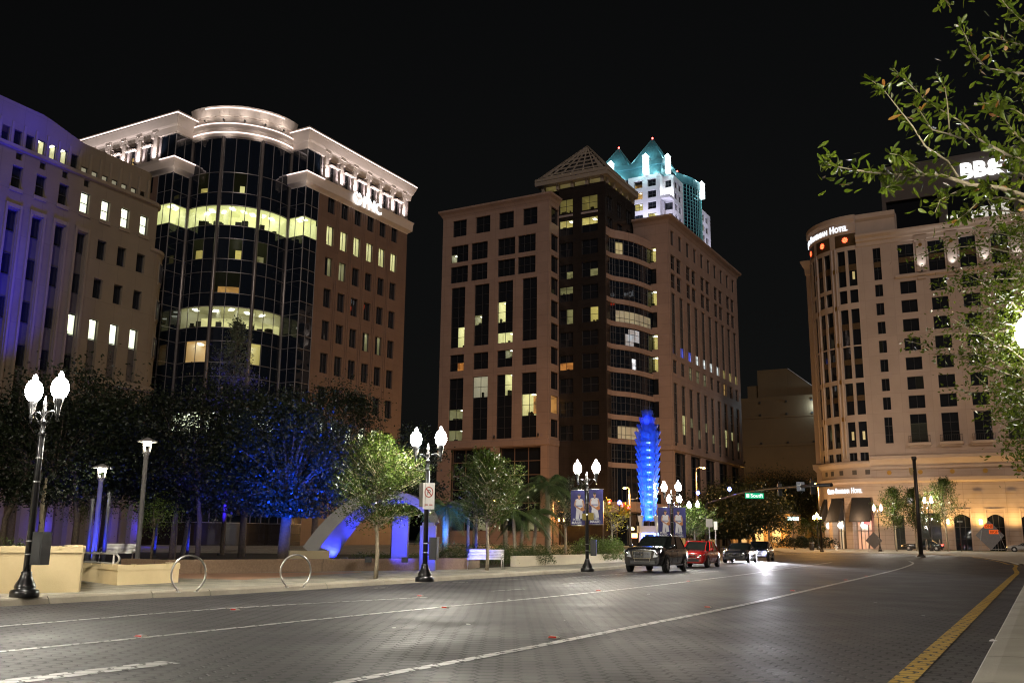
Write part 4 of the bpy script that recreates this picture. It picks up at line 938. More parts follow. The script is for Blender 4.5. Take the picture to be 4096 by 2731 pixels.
# ------------------------------------------------------------------ the hotel with its round corner
HO = V((66.159, 155.0, 0)); GZ = .55
def hotel():
    root = thing('hotel', 'cream hotel with round corner tower, lit rooftop lettering and black awnings', 'building', (HO.x, HO.y, 0), world=True)
    F = Fac(HO, CX, -AX); RD = 9.6; CC = HO + CX * -7.6 + AX * RD
    pitch = 4.72; cols = [-1.0 + pitch * k for k in range(9)]
    rows = [42.6 - 3.245 * k for k in range(6)]
    op = [(-5.0, -3.75, 45.5, 51.15)] + [(-5.0, -3.75, z, z + 2.1) for z in rows + [23.25]] + [(-5.0, -3.75, 17.7, 22.0)]
    wl = list(op)
    for c in cols:
        wl.append((c, c + 2.5, 46.05, 51.2)); wl += [(c, c + 2.5, z, z + 2.15) for z in rows + [23.25]]; wl.append((c, c + 2.5, 17.75, 22.3))
    m = MB(); wall(m, F, -7.6, 41, 11.5, 51.9, wl, .3); m.build('wall', STUC, root)
    for (a, b, c, d) in wl:
        tall = d - c > 3
        L = None; rm = ROOM_Y
        if abs(a - cols[0]) < .1 and abs(c - 17.75) < .1: L = [(0, 2, 0, 2)]
        if abs(a - cols[0]) < .1 and abs(c - 26.375) < .2: L = [(1, 2, 0, 1)]; rm = ROOM_D
        if a < -4 and abs(c - 32.865) < .1: L = [(0, 1, 0, 1)]; rm = ROOM_D
        wo = window(root, F, a, b, c, d, 2, 3 if tall else 1, .28, lit=L, room=rm, lights=1, bw=.05)
        if tall and c > 40:
            mm = MB(); fbox(mm, F, a + .06, b - .06, c + (d - c) * .40, c + (d - c) * .57, -.27, -.16); mm.build('spandrel', BRONZE, wo)
        if tall and c < 20 and a > -2:
            mm = MB(); 
            for x in [a - .35 + i * (b - a + .7) / 12 for i in range(13)]: mm.bar(F.p(x, c - .1, .5), F.p(x, c + .95, .5), .035)
            mm.bar(F.p(a - .35, c + .95, .5), F.p(b + .35, c + .95, .5), .05); mm.bar(F.p(a - .35, c - .05, .5), F.p(b + .35, c - .05, .5), .05)
            for x in (a - .35, b + .35): mm.bar(F.p(x, c + .95, .02), F.p(x, c + .95, .5), .05); mm.bar(F.p(x, c + .4, .02), F.p(x, c + .4, .5), .04)
            mm.build('balcony_rail', FIXT, wo)
            mm = MB(); fbox(mm, F, a - .5, b + .5, c - .55, c - .15, .003, .55); fbox(mm, F, a - .3, b + .3, c - .85, c - .56, .003, .3); mm.build('balcony_shelf', STUC_P, wo)
    # trim: cornice, frieze ledge, base cornices
    left = [F.p(-7.6, 0), F.p(41, 0)]; L2 = lambda L: [(p.x, p.y) for p in L]
    m = MB(); m.band(L2(left), [(0, 51.7), (.15, 51.8), (.18, 52.4), (.45, 52.6), (.5, 53.0), (.9, 53.4), (.95, 53.75), (-1.4, 53.9)]); m.build('cornice', STUC_P, root)
    m = MB(); m.band(L2([F.p(-1.6, 0), F.p(41, 0)]), [(0, 45.3), (.35, 45.5), (.35, 45.85), (0, 45.95)])
    for c in cols: fbox(m, F, c + 2.9, c + 4.1, 44.85, 45.2, .003, .25)
    m.build('sill_course', STUC_P, root)
    for i, c in enumerate(cols):
        mm = MB(); a = c + 2.62; fbox(mm, F, a + .28, a + 1.74, 46.1, 51.4, .003, .16); fbox(mm, F, a + .1, a + 1.92, 51.4, 52.3, .003, .35); mm.build('pilaster', STUC_P, root)
        mm = MB(); ring = [F.p(a + 1.0 + .3 * math.cos(t * math.pi / 8), 50.7 + .3 * math.sin(t * math.pi / 8), .165) for t in range(16)]; r2 = [p + F.n * .08 for p in ring]
        mm.poly(r2[::-1])
        for q in range(16): mm.poly([ring[q], ring[(q + 1) % 16], r2[(q + 1) % 16], r2[q]])
        mm.build('rosette', GOLD, root)
        mm = MB(); mm.lathe([(.12, 0), (.2, .12), (.16, .2)], 10, F.p(a + 1.0, 45.97, .55)); mm.build('floodlight', FIXT, root)
        if i < 5: light('SPOT', 'pilaster_uplight', F.p(a + 1.0, 46.3, .72), 210, (.95, .97, 1), root, .08, F.p(a + 1.0, 51, .2), 80, .9)
    # base storey
    arches = [(4.35 + pitch * k, 6.65 + pitch * k) for k in range(8)]
    m = MB(); wall(m, F, -7.6, 41, 0, 11.5, [(a, b, 0.0, 6.2) for a, b in arches] + [(-4.7, -3.0, .4, 6.0), (-.6, 2.4, .2, 6.4)], .45); m.build('base_wall', STUC_B, root)
    m = MB()
    for s in (-7.2,): m.band(L2([F.p(-7.6, 0), F.p(41, 0)]), [(0, 15.4 - 4.2), (.5, 11.5), (.55, 12.05), (0, 12.15)]); m.band(L2([F.p(-7.6, 0), F.p(41, 0)]), [(0, 14.0), (.25, 14.4), (.7, 15.1), (.72, 15.6), (0, 15.75)])
    m.band(L2([F.p(-7.6, 0), F.p(41, 0)]), [(0, 13.4), (.2, 13.5), (.2, 13.9), (0, 13.95)]); m.build('base_cornice', STUC_P, root)
    for i in range(9):
        s = -4.75 + pitch * i; mm = MB(); ring = [F.p(s + .36 * math.cos(t * math.pi / 8), 12.9 + .36 * math.sin(t * math.pi / 8), .01) for t in range(16)]; r2 = [p + F.n * .12 for p in ring]
        mm.poly(r2[::-1])
        for q in range(16): mm.poly([ring[q], ring[(q + 1) % 16], r2[(q + 1) % 16], r2[q]])
        mm.build('rosette', GOLD, root)
    for i, (a, b) in enumerate(arches):
        wo = MB(); pts = [(a, .2), (b, .2), (b, 5.6)] + [(b - (b - a) * t / 8, 5.6 + .55 * math.sin(math.pi * t / 8)) for t in range(1, 8)] + [(a, 5.6)]
        wo.poly([F.p(x, z, -.42) for x, z in pts], 0)
        w1 = wo.build('arched_window', GLASS, root)
        mm = MB(); hp = [(a, 6.2), (a, 5.6)] + [(a + (b - a) * t / 8, 5.6 + .55 * math.sin(math.pi * t / 8)) for t in range(1, 8)] + [(b, 5.6), (b, 6.2)]
        mm.poly([F.p(x, z, -.03) for x, z in hp]); 
        for k in range(1, len(hp) - 2): mm.poly([F.p(*hp[k], -.03), F.p(*hp[k + 1], -.03), F.p(*hp[k + 1], -.42), F.p(*hp[k], -.42)])
        for x in (a - .22, b + .04): fbox(mm, F, x, x + .18, 0, 7.0, .003, .16)
        fbox(mm, F, a - .22, b + .22, 6.85, 7.05, .004, .17); mm.build('window_surround', STUC_P, w1)
        mm = MB()
        for x in (a + (b - a) / 3, a + 2 * (b - a) / 3): mm.bar(F.p(x, .2, -.4), F.p(x, 5.9, -.4), .06)
        for z in (2.4, 4.2): mm.bar(F.p(a, z, -.4), F.p(b, z, -.4), .06)
        mm.build('glazing_bar', FRAME, w1)
        mm = MB(); fbox(mm, F, b + .75, b + 2.0, 9.35, 9.75, .003, .22); fbox(mm, F, b + .75, b + 2.0, .0, 9.35, .003, .07); fbox(mm, F, b + .5, b + 2.1, 2.2, 2.5, .07, .16); mm.build('pier', STUC_B, root)
    # entrance doorways lit from within
    for (a, b, d) in ((-4.7, -3.0, 6.0), (-.6, 2.4, 6.4)):
        window(root, F, a, b, .42, d - .02, 2, 3, .43, lit=[(0, 2, 0, 3)], room=ROOM_A2, lights=2, bw=.1)
    # round corner
    def cp_(th, out=0.0, z=0.0):
        a = R(th); return CC + (BX * math.sin(a) - AX * math.cos(a)) * (RD + out) + UP * z
    def cline(t0, t1, n=24): return [cp_(t0 + (t1 - t0) * i / n) for i in range(n + 1)]
    bays = [(0.0, 22.0), (28.8, 49.5), (56.3, 77.0), (83, 104)]
    tiers = [(45.0, 51.4, 1), (42.0, 44.3, 0)] + [(34.6, 40.9, 1), (28.9, 34.35, 1), (22.7, 28.1, 1), (17.3, 21.5, 0), (15.0, 16.35, 2)]
    wmb = MB(); segs = []
    edges = sorted({x for b in bays for x in (b[0] + 1.0, b[0] + 9.3, b[0] + 12.2, b[0] + 20.8)} | {-.001, 120.0})
    zed = sorted({0 * 1.0 + 11.5, 57.6, *[z for t in tiers for z in t[:2]]})
    def inwin(th, z):
        for b in bays:
            for q in (1.0, 12.2):
                if b[0] + q < th < b[0] + q + (8.3 if q == 1.0 else 8.6):
                    return any(t[0] < z < t[1] for t in tiers)
        return False
    for t0, t1 in zip(edges[:-1], edges[1:]):
        n = max(1, int((t1 - t0) / 3))
        for z0, z1 in zip(zed[:-1], zed[1:]):
            if inwin((t0 + t1) / 2, (z0 + z1) / 2):
                for (x, e) in ((t0, 0), (t1, 0)): wmb.poly([cp_(x, 0, z0), cp_(x, -.3, z0), cp_(x, -.3, z1), cp_(x, 0, z1)])
                continue
            for i in range(n):
                a, b = t0 + (t1 - t0) * i / n, t0 + (t1 - t0) * (i + 1) / n
                wmb.poly([cp_(b, 0, z0), cp_(a, 0, z0), cp_(a, 0, z1), cp_(b, 0, z1)])
    wmb.build('round_corner', STUC_P, root)
    for b in bays[:3]:
        for (z0, z1, kind) in tiers:
            for q, wq in ((1.0, 8.3), (12.2, 8.6)):
                t0, t1 = b[0] + q, b[0] + q + wq
                subs = [(t0, t1)] if kind < 2 else [(t0, t0 + wq * .45), (t0 + wq * .55, t1)]
                for (x0, x1) in subs:
                    g = MB(); n = 3
                    for i in range(n):
                        a, c = x0 + (x1 - x0) * i / n, x0 + (x1 - x0) * (i + 1) / n; g.poly([cp_(c, -.28, z0), cp_(a, -.28, z0), cp_(a, -.28, z1), cp_(c, -.28, z1)])
                    for (x) in (x0, x1): g.bar(cp_(x, -.24, z0), cp_(x, -.24, z1), .07, 1)
                    if kind == 2 and len(subs) == 2: pass
                    wo = g.build('window', [GLASS, FRAME], root)
                    if kind == 1:
                        s_ = MB(); zz = z0 + (z1 - z0) * .44; s_.band([(p.x, p.y) for p in [cp_(x1 - (x1 - x0) * i / 3) for i in range(4)]], [(-.25, zz), (-.16, zz), (-.16, zz + (z1 - z0) * .17), (-.25, zz + (z1 - z0) * .17)]); s_.build('spandrel', BRONZE, wo)
                    if (b[0] < 1 and abs(z0 - 17.3) < .1 and kind == 0 and q > 0 and (x1 - x0) > 5) or (b[0] < 1 and z0 > 44.9 and q < 2):
                        s_ = MB(); p0, p1 = cp_((x0 * .7 + x1 * .3), -.26), cp_((x0 * .4 + x1 * .6), -.26); s_.poly([p1 + UP * (z0 + 1.2), p0 + UP * (z0 + 1.2), p0 + UP * (z0 + 2.6), p1 + UP * (z0 + 2.6)]); s_.build('lit_room', ROOM_Y2, wo)
        # bronze panel with the glowing red rosette
        e = MB(); e.band([(p.x, p.y) for p in [cp_(b[1] - (b[1] - b[0]) * i / 6) for i in range(7)]], [(.0, 52.2), (.05, 52.2), (.05, 54.4), (.0, 54.4)]); po = e.build('bronze_panel', BRONZE, root)
        th = (b[0] + b[1]) / 2; e = MB(); cth = cp_(th, .12, 53.35); ex = (cp_(th - 1) - cp_(th + 1)).normalized(); en = (cp_(th, 1) - cp_(th)).normalized()
        for k in range(8):
            t = k * math.pi / 4; pts = [cth + ex * (.50 * r_ * math.cos(t + o)) + UP * (.50 * r_ * math.sin(t + o)) for r_, o in ((.2, -.3), (.85, -.30), (1, -.1), (1, .1), (.85, .30), (.2, .3))]
            e.poly(pts); e.poly([p - en * .06 for p in pts][::-1])
        e.build('red_rosette', emat('red_rosette_glow', (1, .07, .02), 3.0), root)
    # pilaster shafts between the bays, gilt squares, drum cornice and parapet
    m = MB()
    for b in bays[:3]:
        for dx in (b[1] + 1.1, b[1] + 5.4): m.tube([cp_(dx, .02, 15.5), cp_(dx, .02, 52)], .16, 6)
    m.build('pilaster', STUC_P, root)
    m = MB()
    for b in bays[:2]:
        for z in (48.0, 41.4, 34.9, 28.5, 22.1):
            c = cp_(b[1] + 2.3, .03, z); ex = (cp_(b[1] + 1.8) - cp_(b[1] + 2.8)).normalized(); en = (cp_(b[1] + 2.3, 1) - cp_(b[1] + 2.3)).normalized(); m.obox(c - ex * .36 - UP * .36, ex * .72, UP * .72, en * .07)
    m.build('gilt_square', GOLD, root)
    cl = cline(118, 0, 40) 
    m = MB(); m.band(L2(cl), [(0, 54.6), (.15, 54.8), (.18, 56.4), (.5, 56.9), (.55, 57.6), (-.5, 57.9)])
    m.build('round_cornice', STUC_P, root); m = MB(); m.band(L2(cl), [(0, 11.2), (.45, 11.5), (.5, 12.1), (0, 12.2)]); m.build('round_cornice', STUC_P, root); m = MB(); m.band(L2(cl), [(0, 13.9), (.3, 14.2), (.55, 14.5), (.55, 14.85), (0, 14.95)]); m.build('round_cornice', STUC_P, root)
    m = MB(); tail = [F.p(-7.7, 0, -.6), F.p(-1.2, 0, -.6), F.p(-1.2, 0, -3.5), F.p(-7.7, 0, -3.5)]; m.prism(L2(tail), 53.5, 57.75); fb = [F.p(-7.7, 0, -.6), F.p(-1.1, 0, -.6)]; m.band(L2(fb), [(0, 56.4), (.4, 56.9), (.45, 57.6), (0, 57.8)])
    m.build('parapet', STUC_P, root)
    # base of the drum: wall, square lights, piers, awnings
    m = MB()
    for i in range(30): a, b = 4.0 * i, 4.0 * (i + 1); m.poly([cp_(b, 0, 9.0), cp_(a, 0, 9.0), cp_(a, 0, 11.5), cp_(b, 0, 11.5)])
    for i in range(30): a, b = 4.0 * i, 4.0 * (i + 1); m.poly([cp_(b, -1.1, 0), cp_(a, -1.1, 0), cp_(a, -1.1, 9.0), cp_(b, -1.1, 9.0)]); m.poly([cp_(b, -1.1, 9.0), cp_(a, -1.1, 9.0), cp_(a, 0, 9.0), cp_(b, 0, 9.0)])
    for (t0, t1) in ((21.5, 29.5), (49, 57), (76, 84), (104, 112)):
        for k in range(3):
            a, b = t0 + (t1 - t0) * k / 3, t0 + (t1 - t0) * (k + 1) / 3; m.poly([cp_(b, .05, 0), cp_(a, .05, 0), cp_(a, .05, 9.0), cp_(b, .05, 9.0)])
        for x in (t0, t1): m.poly([cp_(x, .05, 0), cp_(x, -1.1, 0), cp_(x, -1.1, 9), cp_(x, .05, 9)])
    m.build('base_wall', STUC_B, root)
    m = MB()
    for th in (3, 16, 31, 44, 56): c = cp_(th, .02, 13.1); ex = (cp_(th - 1) - cp_(th + 1)).normalized(); en = (cp_(th, 1) - cp_(th)).normalized(); m.obox(c - ex * .38 - UP * .38, ex * .76, UP * .76, en * .05, 0)
    m.build('square_window', [SPAN], root)
    AWN = pmat('black_canvas_awning', (.012, .012, .013), rough=.8)
    for (t0, t1) in ((2, 20.5), (31, 47.5), (59, 74)):
        m = MB(); n = 5
        for i in range(n):
            a, b = t0 + (t1 - t0) * i / n, t0 + (t1 - t0) * (i + 1) / n
            m.poly([cp_(b, 1.5, 5.2), cp_(a, 1.5, 5.2), cp_(a, .05, 8.9), cp_(b, .05, 8.9)]); m.poly([cp_(b, 1.5, 4.95), cp_(a, 1.5, 4.95), cp_(a, 1.5, 5.2), cp_(b, 1.5, 5.2)])
        for x in (t0, t1): m.poly([cp_(x, .05, 8.9), cp_(x, 1.5, 5.2), cp_(x, .05, 5.2)])
        m.build('awning', AWN, root)
        for k, (a, b) in enumerate(((t0 + 2, t0 + (t1 - t0) * .5), (t0 + (t1 - t0) * .55, t1 - 1))):
            g = MB(); g.poly([cp_(b, -1.05, .6), cp_(a, -1.05, .6), cp_(a, -1.05, 5.3), cp_(b, -1.05, 5.3)]); 
            o = g.build('door_glazing', ROOM_A2 if t0 < 5 else (ROOM_D2 if k else DESK), root)
            g = MB(); g.bar(cp_((a + b) / 2, -1.0, .5), cp_((a + b) / 2, -1.0, 5.3), .12); g.bar(cp_(a, -1, 3.6), cp_(b, -1, 3.6), .12); g.build('door_frame', FRAME, o)
        m = MB(); c = cp_((t0 + t1) / 2, -.4, 4.5); m.lathe([(.08, .5), (.2, .42), (.42, .1), (.42, -.25), (.2, -.5), (.05, -.52)], 14, c); m.build('lantern', emat('white_globe_lantern', (1, .97, .9), 4.0), root)
    m = MB(); m.obox(cp_(10, .2, 5.05), (cp_(4) - cp_(10)), UP * -.5, V((0, 0, 0)) + (cp_(7, .1) - cp_(7)), 0); m.build('red_sign', emat('red_neon', (1, .03, .04), 3), root)
    # lettering round the drum, above and at street level
    def curve_text(txt, th0, zz, hcap, out, mb, sx=.93, bold=.02):
        def bend(x, y, dz): return cp_(th0 - math.degrees(x / (RD + out)), out + dz, zz + y)
        return text_mesh(mb, txt, (0, 0, 0), (1, 0, 0), (0, 0, 1), hcap, .1, 0, bold, sx, bend)
    m = MB()
    def sentence(th_end, total, zz, ca, lo, out, m):       # capitals taller than the rest, spaced to fill the arc
        def run(th, sx, mb):
            for wd in ('GRAND', 'BOHEMIAN', 'HOTEL'):
                w1 = curve_text(wd[0], th, zz, ca, out, mb, sx); th -= math.degrees((w1 + .10 * sx) / RD)
                w2 = curve_text(wd[1:], th, zz, lo, out, mb, sx); th -= math.degrees((w2 + .55 * sx) / RD)
            return th
        a = 100 - run(100, 1.0, MB()); sx = total / a; run(th_end + total, sx, m)
    sentence(4.5, 81, 55.0, 1.15, .85, .24, m)
    m.build('lit_lettering', SIGNB, root)
    m = MB()
    sentence(7.5, 47, 9.75, .85, .62, .1, m)
    m.build('lit_lettering', SIGNB, root)
    # left wall beyond the drum
    pl = ray(3204, 1050); Lp = pl * ((53.8 - CAM_H) / pl.z); Lp = V((Lp.x, Lp.y, 0))
    m = MB(); pr = [Lp + CX * .8, Lp + CX * 16, Lp + CX * 16 + AX * 30, Lp + CX * .8 + AX * 30]; m.prism(L2(pr), 0, 52)
    m.build('rear_wall', STUC, root)
    m = MB(); ln = [Lp + CX * .8 + AX * 20, Lp + CX * .8, Lp + CX * 12]
    m.band(L2(ln), [(0, 51.0), (.15, 51.2), (.2, 52.2), (.8, 53.4), (.85, 53.8), (-1, 53.9)]); m.build('cornice', STUC_P, root); m = MB(); m.band(L2(ln), [(0, 14.0), (.5, 14.6), (.55, 15.4), (0, 15.6)]); m.build('cornice', STUC_P, root)
    m = MB(); m.prism(L2([F.p(-7, 0, -.5), F.p(40.5, 0, -.5), F.p(40.5, 0, -30), F.p(-7, 0, -30)]), 0, 53.0); m.poly([F.p(41, 0), F.p(41, 0, -30), F.p(41, 52, -30), F.p(41, 52)]); 
    dk = [cp_(3 * i, -.6) for i in range(40)]; m.prism(L2(dk + [CC + AX * 8]), 14.5, 55); m.build('core', ROOFM, root)
    # emblem lamp, wall uplights over the walk
    m = MB(); c = F.p(-1.75, 8.4, .9); m.lathe([(.5, 0), (.5, .12)], 20, (0, 0, 0)); 
    for i in range(len(m.v)): x, y, z = m.v[i]; q = c + CX * x + UP * y - AX * z; m.v[i] = tuple(q)
    so = m.build('round_sign', emat('round_sign_face', (.10, .13, .22), .7), root)
    m = MB(); text_mesh(m, 'B', c + CX * -.2 + UP * -.26 - AX * .14, CX, UP, .52, .03, 0, .02)
    for t in range(12): a = t * math.pi / 6; q = c - AX * .13; m.bar(q + CX * (.42 * math.cos(a)) + UP * (.42 * math.sin(a)), q + CX * (.42 * math.cos(a + .35)) + UP * (.42 * math.sin(a + .35)), .04)
    m.build('sign_letter', SIGNW, so)
    m = MB(); m.bar(F.p(-1.75, 8.95, .02), F.p(-1.75, 8.95, .9), .06); m.build('bracket', FIXT, so)
    for s, e in ((-6, 700), (-1, 900), (3.4, 1500), (8.1, 1300), (12.8, 1200), (17.5, 900)):
        light('SPOT', 'wall_wash', F.p(s, 4.6, 2.2), e * .42, (1, .60, .20), root, .25, F.p(s, 7.5, 0), 150, 1)
    light('POINT', 'porch_glow', cp_(12, 2.5, 6.0), 300, (1, .62, .35), root, .3); light('POINT', 'porch_glow', cp_(48, 2.5, 6.0), 260, (1, .62, .35), root, .3)
    for s in (3.45, 8.15): 
        m = MB(); c = F.p(s, 5.0, .4); m.lathe([(.06, -.4), (.22, -.3), (.25, .3), (.1, .45)], 10, c); m.bar(F.p(s, 5, .02), c, .06); m.build('wall_lantern', emat('amber_lantern', (1, .62, .2), 8), root)
    return F, cp_
ROOM_A2 = roommat('warm_red_lobby', (.85, .28, .14), .55, (.35, .09, .05), .8)
HF, HCP = hotel()

# ------------------------------------------------------------------ dark office block behind the hotel with the lit bank sign
def dark_block():
    B0 = at(3100 + 830 * .5102, 600 + 300 * .5102, 230); P = lambda s, u, z=0.0: V((B0.x, B0.y, 0)) + CX * s + AX * u + UP * z
    root = thing('dark_office_block', 'dark office block behind the hotel roof carrying white bank letters', 'building', (B0.x, B0.y, 0), world=True)
    CONC = pmat('grey_brown_concrete', (.13, .11, .10), (.11, .095, .085), .3, .8)
    m = MB(); m.prism([(p.x, p.y) for p in (P(.6, .8), P(50, .8), P(50, 30), P(.6, 30))], 0, 95); m.build('glazing', GLASS, root)
    m = MB()
    for s0, s1 in ((0, .9), (12.9, 14.9), (29.3, 31.0), (46, 48)): m.prism([(p.x, p.y) for p in (P(s0, 0), P(s1, 0), P(s1, .79), P(s0, .79))], 0, 95.5)
    m.prism([(p.x, p.y) for p in (P(.92, .05), P(12.88, .05), P(12.88, .79), P(.92, .79))], 86.2, 95.5); m.prism([(p.x, p.y) for p in (P(14.92, .05), P(29.28, .05), P(29.28, .79), P(14.92, .79))], 87.6, 95.5); m.prism([(p.x, p.y) for p in (P(31.02, .05), P(45.98, .05), P(45.98, .79), P(31.02, .79))], 87.6, 95.5)
    m.build('wall', CONC, root)
    Fb = Fac(P(0, .7), CX, -AX)
    for k in range(9):
        s = 15.4 + k * 2.25
        if k in (0, 2, 3, 4, 5, 7, 8) and not (29 < s < 31):
            m = MB(); h_ = (1.2, .5, 1.6, 2.4, 2.6, 2.9, .6, 1.3, 3)[k]; fbox(m, Fb, s, s + 1.6, 78.9, 79.3 + h_, -.05, .06); m.build('lit_window', ROOM_G if k != 8 else ROOM_W, root)
    m = MB(); text_mesh(m, 'BB&T', P(18.4, -.4, 89.2), CX, UP, 3.6, .5, 0, .045, 1.0); m.build('lit_sign', SIGNW, root)
ROOM_G = roommat('grey_white_office', (.72, .70, .62), .8, (.35, .34, .30), .3)
dark_block()
# ================================================================== GROUND
def sm(t): t = min(1, max(0, t)); return t * t * (3 - 2 * t)
def gz(y): return .55 * sm((y - 75) / 80)
def grg(px, py, slab=0.0):                             # ground under a pixel of the 2352 px picture, on the gently rising street
    d = ray(px * K, py * K); y = 5.0
    while y < 400:
        z = d.z * y + CAM_H
        if z <= gz(y) + slab: break
        y += .05
    return V((d.x * y, y, gz(y) + slab))
def SC(s, c): q = AX * s + CX * c; return V((q.x, q.y, 0))   # street coordinates: along the road, to its right

def hexmat(name='hexagonal_road_pavers', ca=(.040, .036, .038), cb=(.092, .085, .087), jc=(.012, .011, .010), ra=.50, rb=.82):
    """hexagonal concrete road pavers, worn shiny"""
    m = bpy.data.materials.new(name); m.use_nodes = True
    n = m.node_tree.nodes; l = m.node_tree.links; p = n['Principled BSDF']
    geo = n.new('ShaderNodeNewGeometry'); sx = n.new('ShaderNodeSeparateXYZ'); l.new(geo.outputs['Position'], sx.inputs[0])
    def M(op, a, b=None, c=None):
        x = n.new('ShaderNodeMath'); x.operation = op
        for i, v in enumerate((a, b, c)):
            if v is None: continue
            if isinstance(v, (int, float)): x.inputs[i].default_value = v
            else: l.new(v, x.inputs[i])
        return x.outputs[0]
    RX, RY = .155 * 1.5 * 2, .155 * math.sqrt(3) * .92     # columns run away from the viewer, flat sides across
    def cell(ox, oy):
        ax = M('SUBTRACT', M('FLOORED_MODULO', M('ADD', sx.outputs[0], ox), RX), RX / 2); ay = M('SUBTRACT', M('FLOORED_MODULO', M('ADD', sx.outputs[1], oy), RY), RY / 2)
        bx, by = M('ABSOLUTE', ax), M('ABSOLUTE', ay)
        return M('MAXIMUM', M('DIVIDE', by, RY / 2), M('ADD', M('DIVIDE', bx, RX / 3), M('DIVIDE', by, RY)))
    h = M('MINIMUM', cell(0, 0), cell(RX / 2, RY / 2))
    vx = M('SUBTRACT', M('ABSOLUTE', M('SUBTRACT', M('FLOORED_MODULO', sx.outputs[0], RX), RX / 2)), RX / 3); vy = M('SUBTRACT', M('FLOORED_MODULO', sx.outputs[1], RY), RY / 2)
    spot = M('LESS_THAN', M('ADD', M('MULTIPLY', M('ABSOLUTE', vx), 1.0), M('MULTIPLY', M('ABSOLUTE', vy), .5)), .040)
    j = n.new('ShaderNodeMapRange'); j.inputs[1].default_value = .86; j.inputs[2].default_value = .94; l.new(M('MAXIMUM', h, spot), j.inputs[0])
    nz = n.new('ShaderNodeTexNoise'); nz.inputs['Scale'].default_value = .32; nz.inputs['Detail'].default_value = 8; nz.inputs['Roughness'].default_value = .62; l.new(geo.outputs['Position'], nz.inputs['Vector'])
    nf = n.new('ShaderNodeTexNoise'); nf.inputs['Scale'].default_value = 30; nf.inputs['Detail'].default_value = 4; l.new(geo.outputs['Position'], nf.inputs['Vector'])
    # long worn wheel tracks along the lanes
    mp = n.new('ShaderNodeMapping'); mp.inputs['Rotation'].default_value = (0, 0, R(29.4)); mp.inputs['Scale'].default_value = (.9, .05, 1); l.new(geo.outputs['Position'], mp.inputs['Vector'])
    nt_ = n.new('ShaderNodeTexNoise'); nt_.inputs['Scale'].default_value = 1.0; nt_.inputs['Detail'].default_value = 3; l.new(mp.outputs[0], nt_.inputs['Vector'])
    rp = n.new('ShaderNodeValToRGB'); rp.color_ramp.elements[0].position = .3; rp.color_ramp.elements[1].position = .72
    rp.color_ramp.elements[0].color = (*ca, 1); rp.color_ramp.elements[1].color = (*cb, 1); l.new(nz.outputs[0], rp.inputs[0])
    mt = n.new('ShaderNodeMix'); mt.data_type = 'RGBA'; mt.blend_type = 'MULTIPLY'; mt.inputs[0].default_value = .45; l.new(rp.outputs[0], mt.inputs[6]); 
    rt_ = n.new('ShaderNodeValToRGB'); rt_.color_ramp.elements[0].position = .35; rt_.color_ramp.elements[1].position = .65; rt_.color_ramp.elements[0].color = (.55, .55, .55, 1); l.new(nt_.outputs[0], rt_.inputs[0]); l.new(rt_.outputs[0], mt.inputs[7])
    mx = n.new('ShaderNodeMix'); mx.data_type = 'RGBA'; l.new(j.outputs[0], mx.inputs[0]); l.new(mt.outputs[2], mx.inputs[6]); mx.inputs[7].default_value = (*jc, 1)
    l.new(mx.outputs[2], p.inputs['Base Color'])
    rr = n.new('ShaderNodeMapRange'); rr.inputs[1].default_value = .3; rr.inputs[2].default_value = .7; rr.inputs[3].default_value = ra; rr.inputs[4].default_value = rb
    np_ = n.new('ShaderNodeTexNoise'); np_.inputs['Scale'].default_value = .55; np_.inputs['Detail'].default_value = 5; np_.inputs['Roughness'].default_value = .6; l.new(geo.outputs['Position'], np_.inputs['Vector'])
    l.new(M('ADD', M('MULTIPLY', np_.outputs[0], .7), M('MULTIPLY', nt_.outputs[0], .3)), rr.inputs[0]); l.new(rr.outputs[0], p.inputs['Roughness'])
    p.inputs['Specular IOR Level'].default_value = .26
    ht = M('ADD', M('MULTIPLY', j.outputs[0], -1.0), M('MULTIPLY', nf.outputs[0], .35))
    b = n.new('ShaderNodeBump'); b.inputs['Strength'].default_value = .8; b.inputs['Distance'].default_value = .014; l.new(ht, b.inputs['Height']); l.new(b.outputs[0], p.inputs['Normal'])
    return m
ROADM = hexmat()
CONCR = pmat('pale_concrete', (.40, .37, .30), (.31, .285, .23), .8, .8, bump=.2, bscale=25)
KERBM = pmat('worn_kerb_concrete', (.34, .30, .23), (.25, .22, .17), 1.2, .8, bump=.25, bscale=22)
PAVE = pmat('plaza_pavers', (.34, .32, .25), (.24, .23, .18), .7, .75, bump=.2, bscale=18, joints=(.6, 50, .8))
TERRA = pmat('terracotta_paving', (.40, .22, .13), (.33, .18, .10), .6, .75, bump=.15)
SOIL = pmat('dark_lawn_soil', (.018, .022, .010), (.03, .035, .014), .8, .95, bump=.3)
WHITEP = hexmat('worn_white_road_paint', (.50, .49, .47), (.78, .77, .74), (.06, .055, .05), .5, .6)
YELP = hexmat('worn_yellow_road_paint', (.46, .27, .025), (.66, .42, .045), (.05, .03, .01), .5, .6)

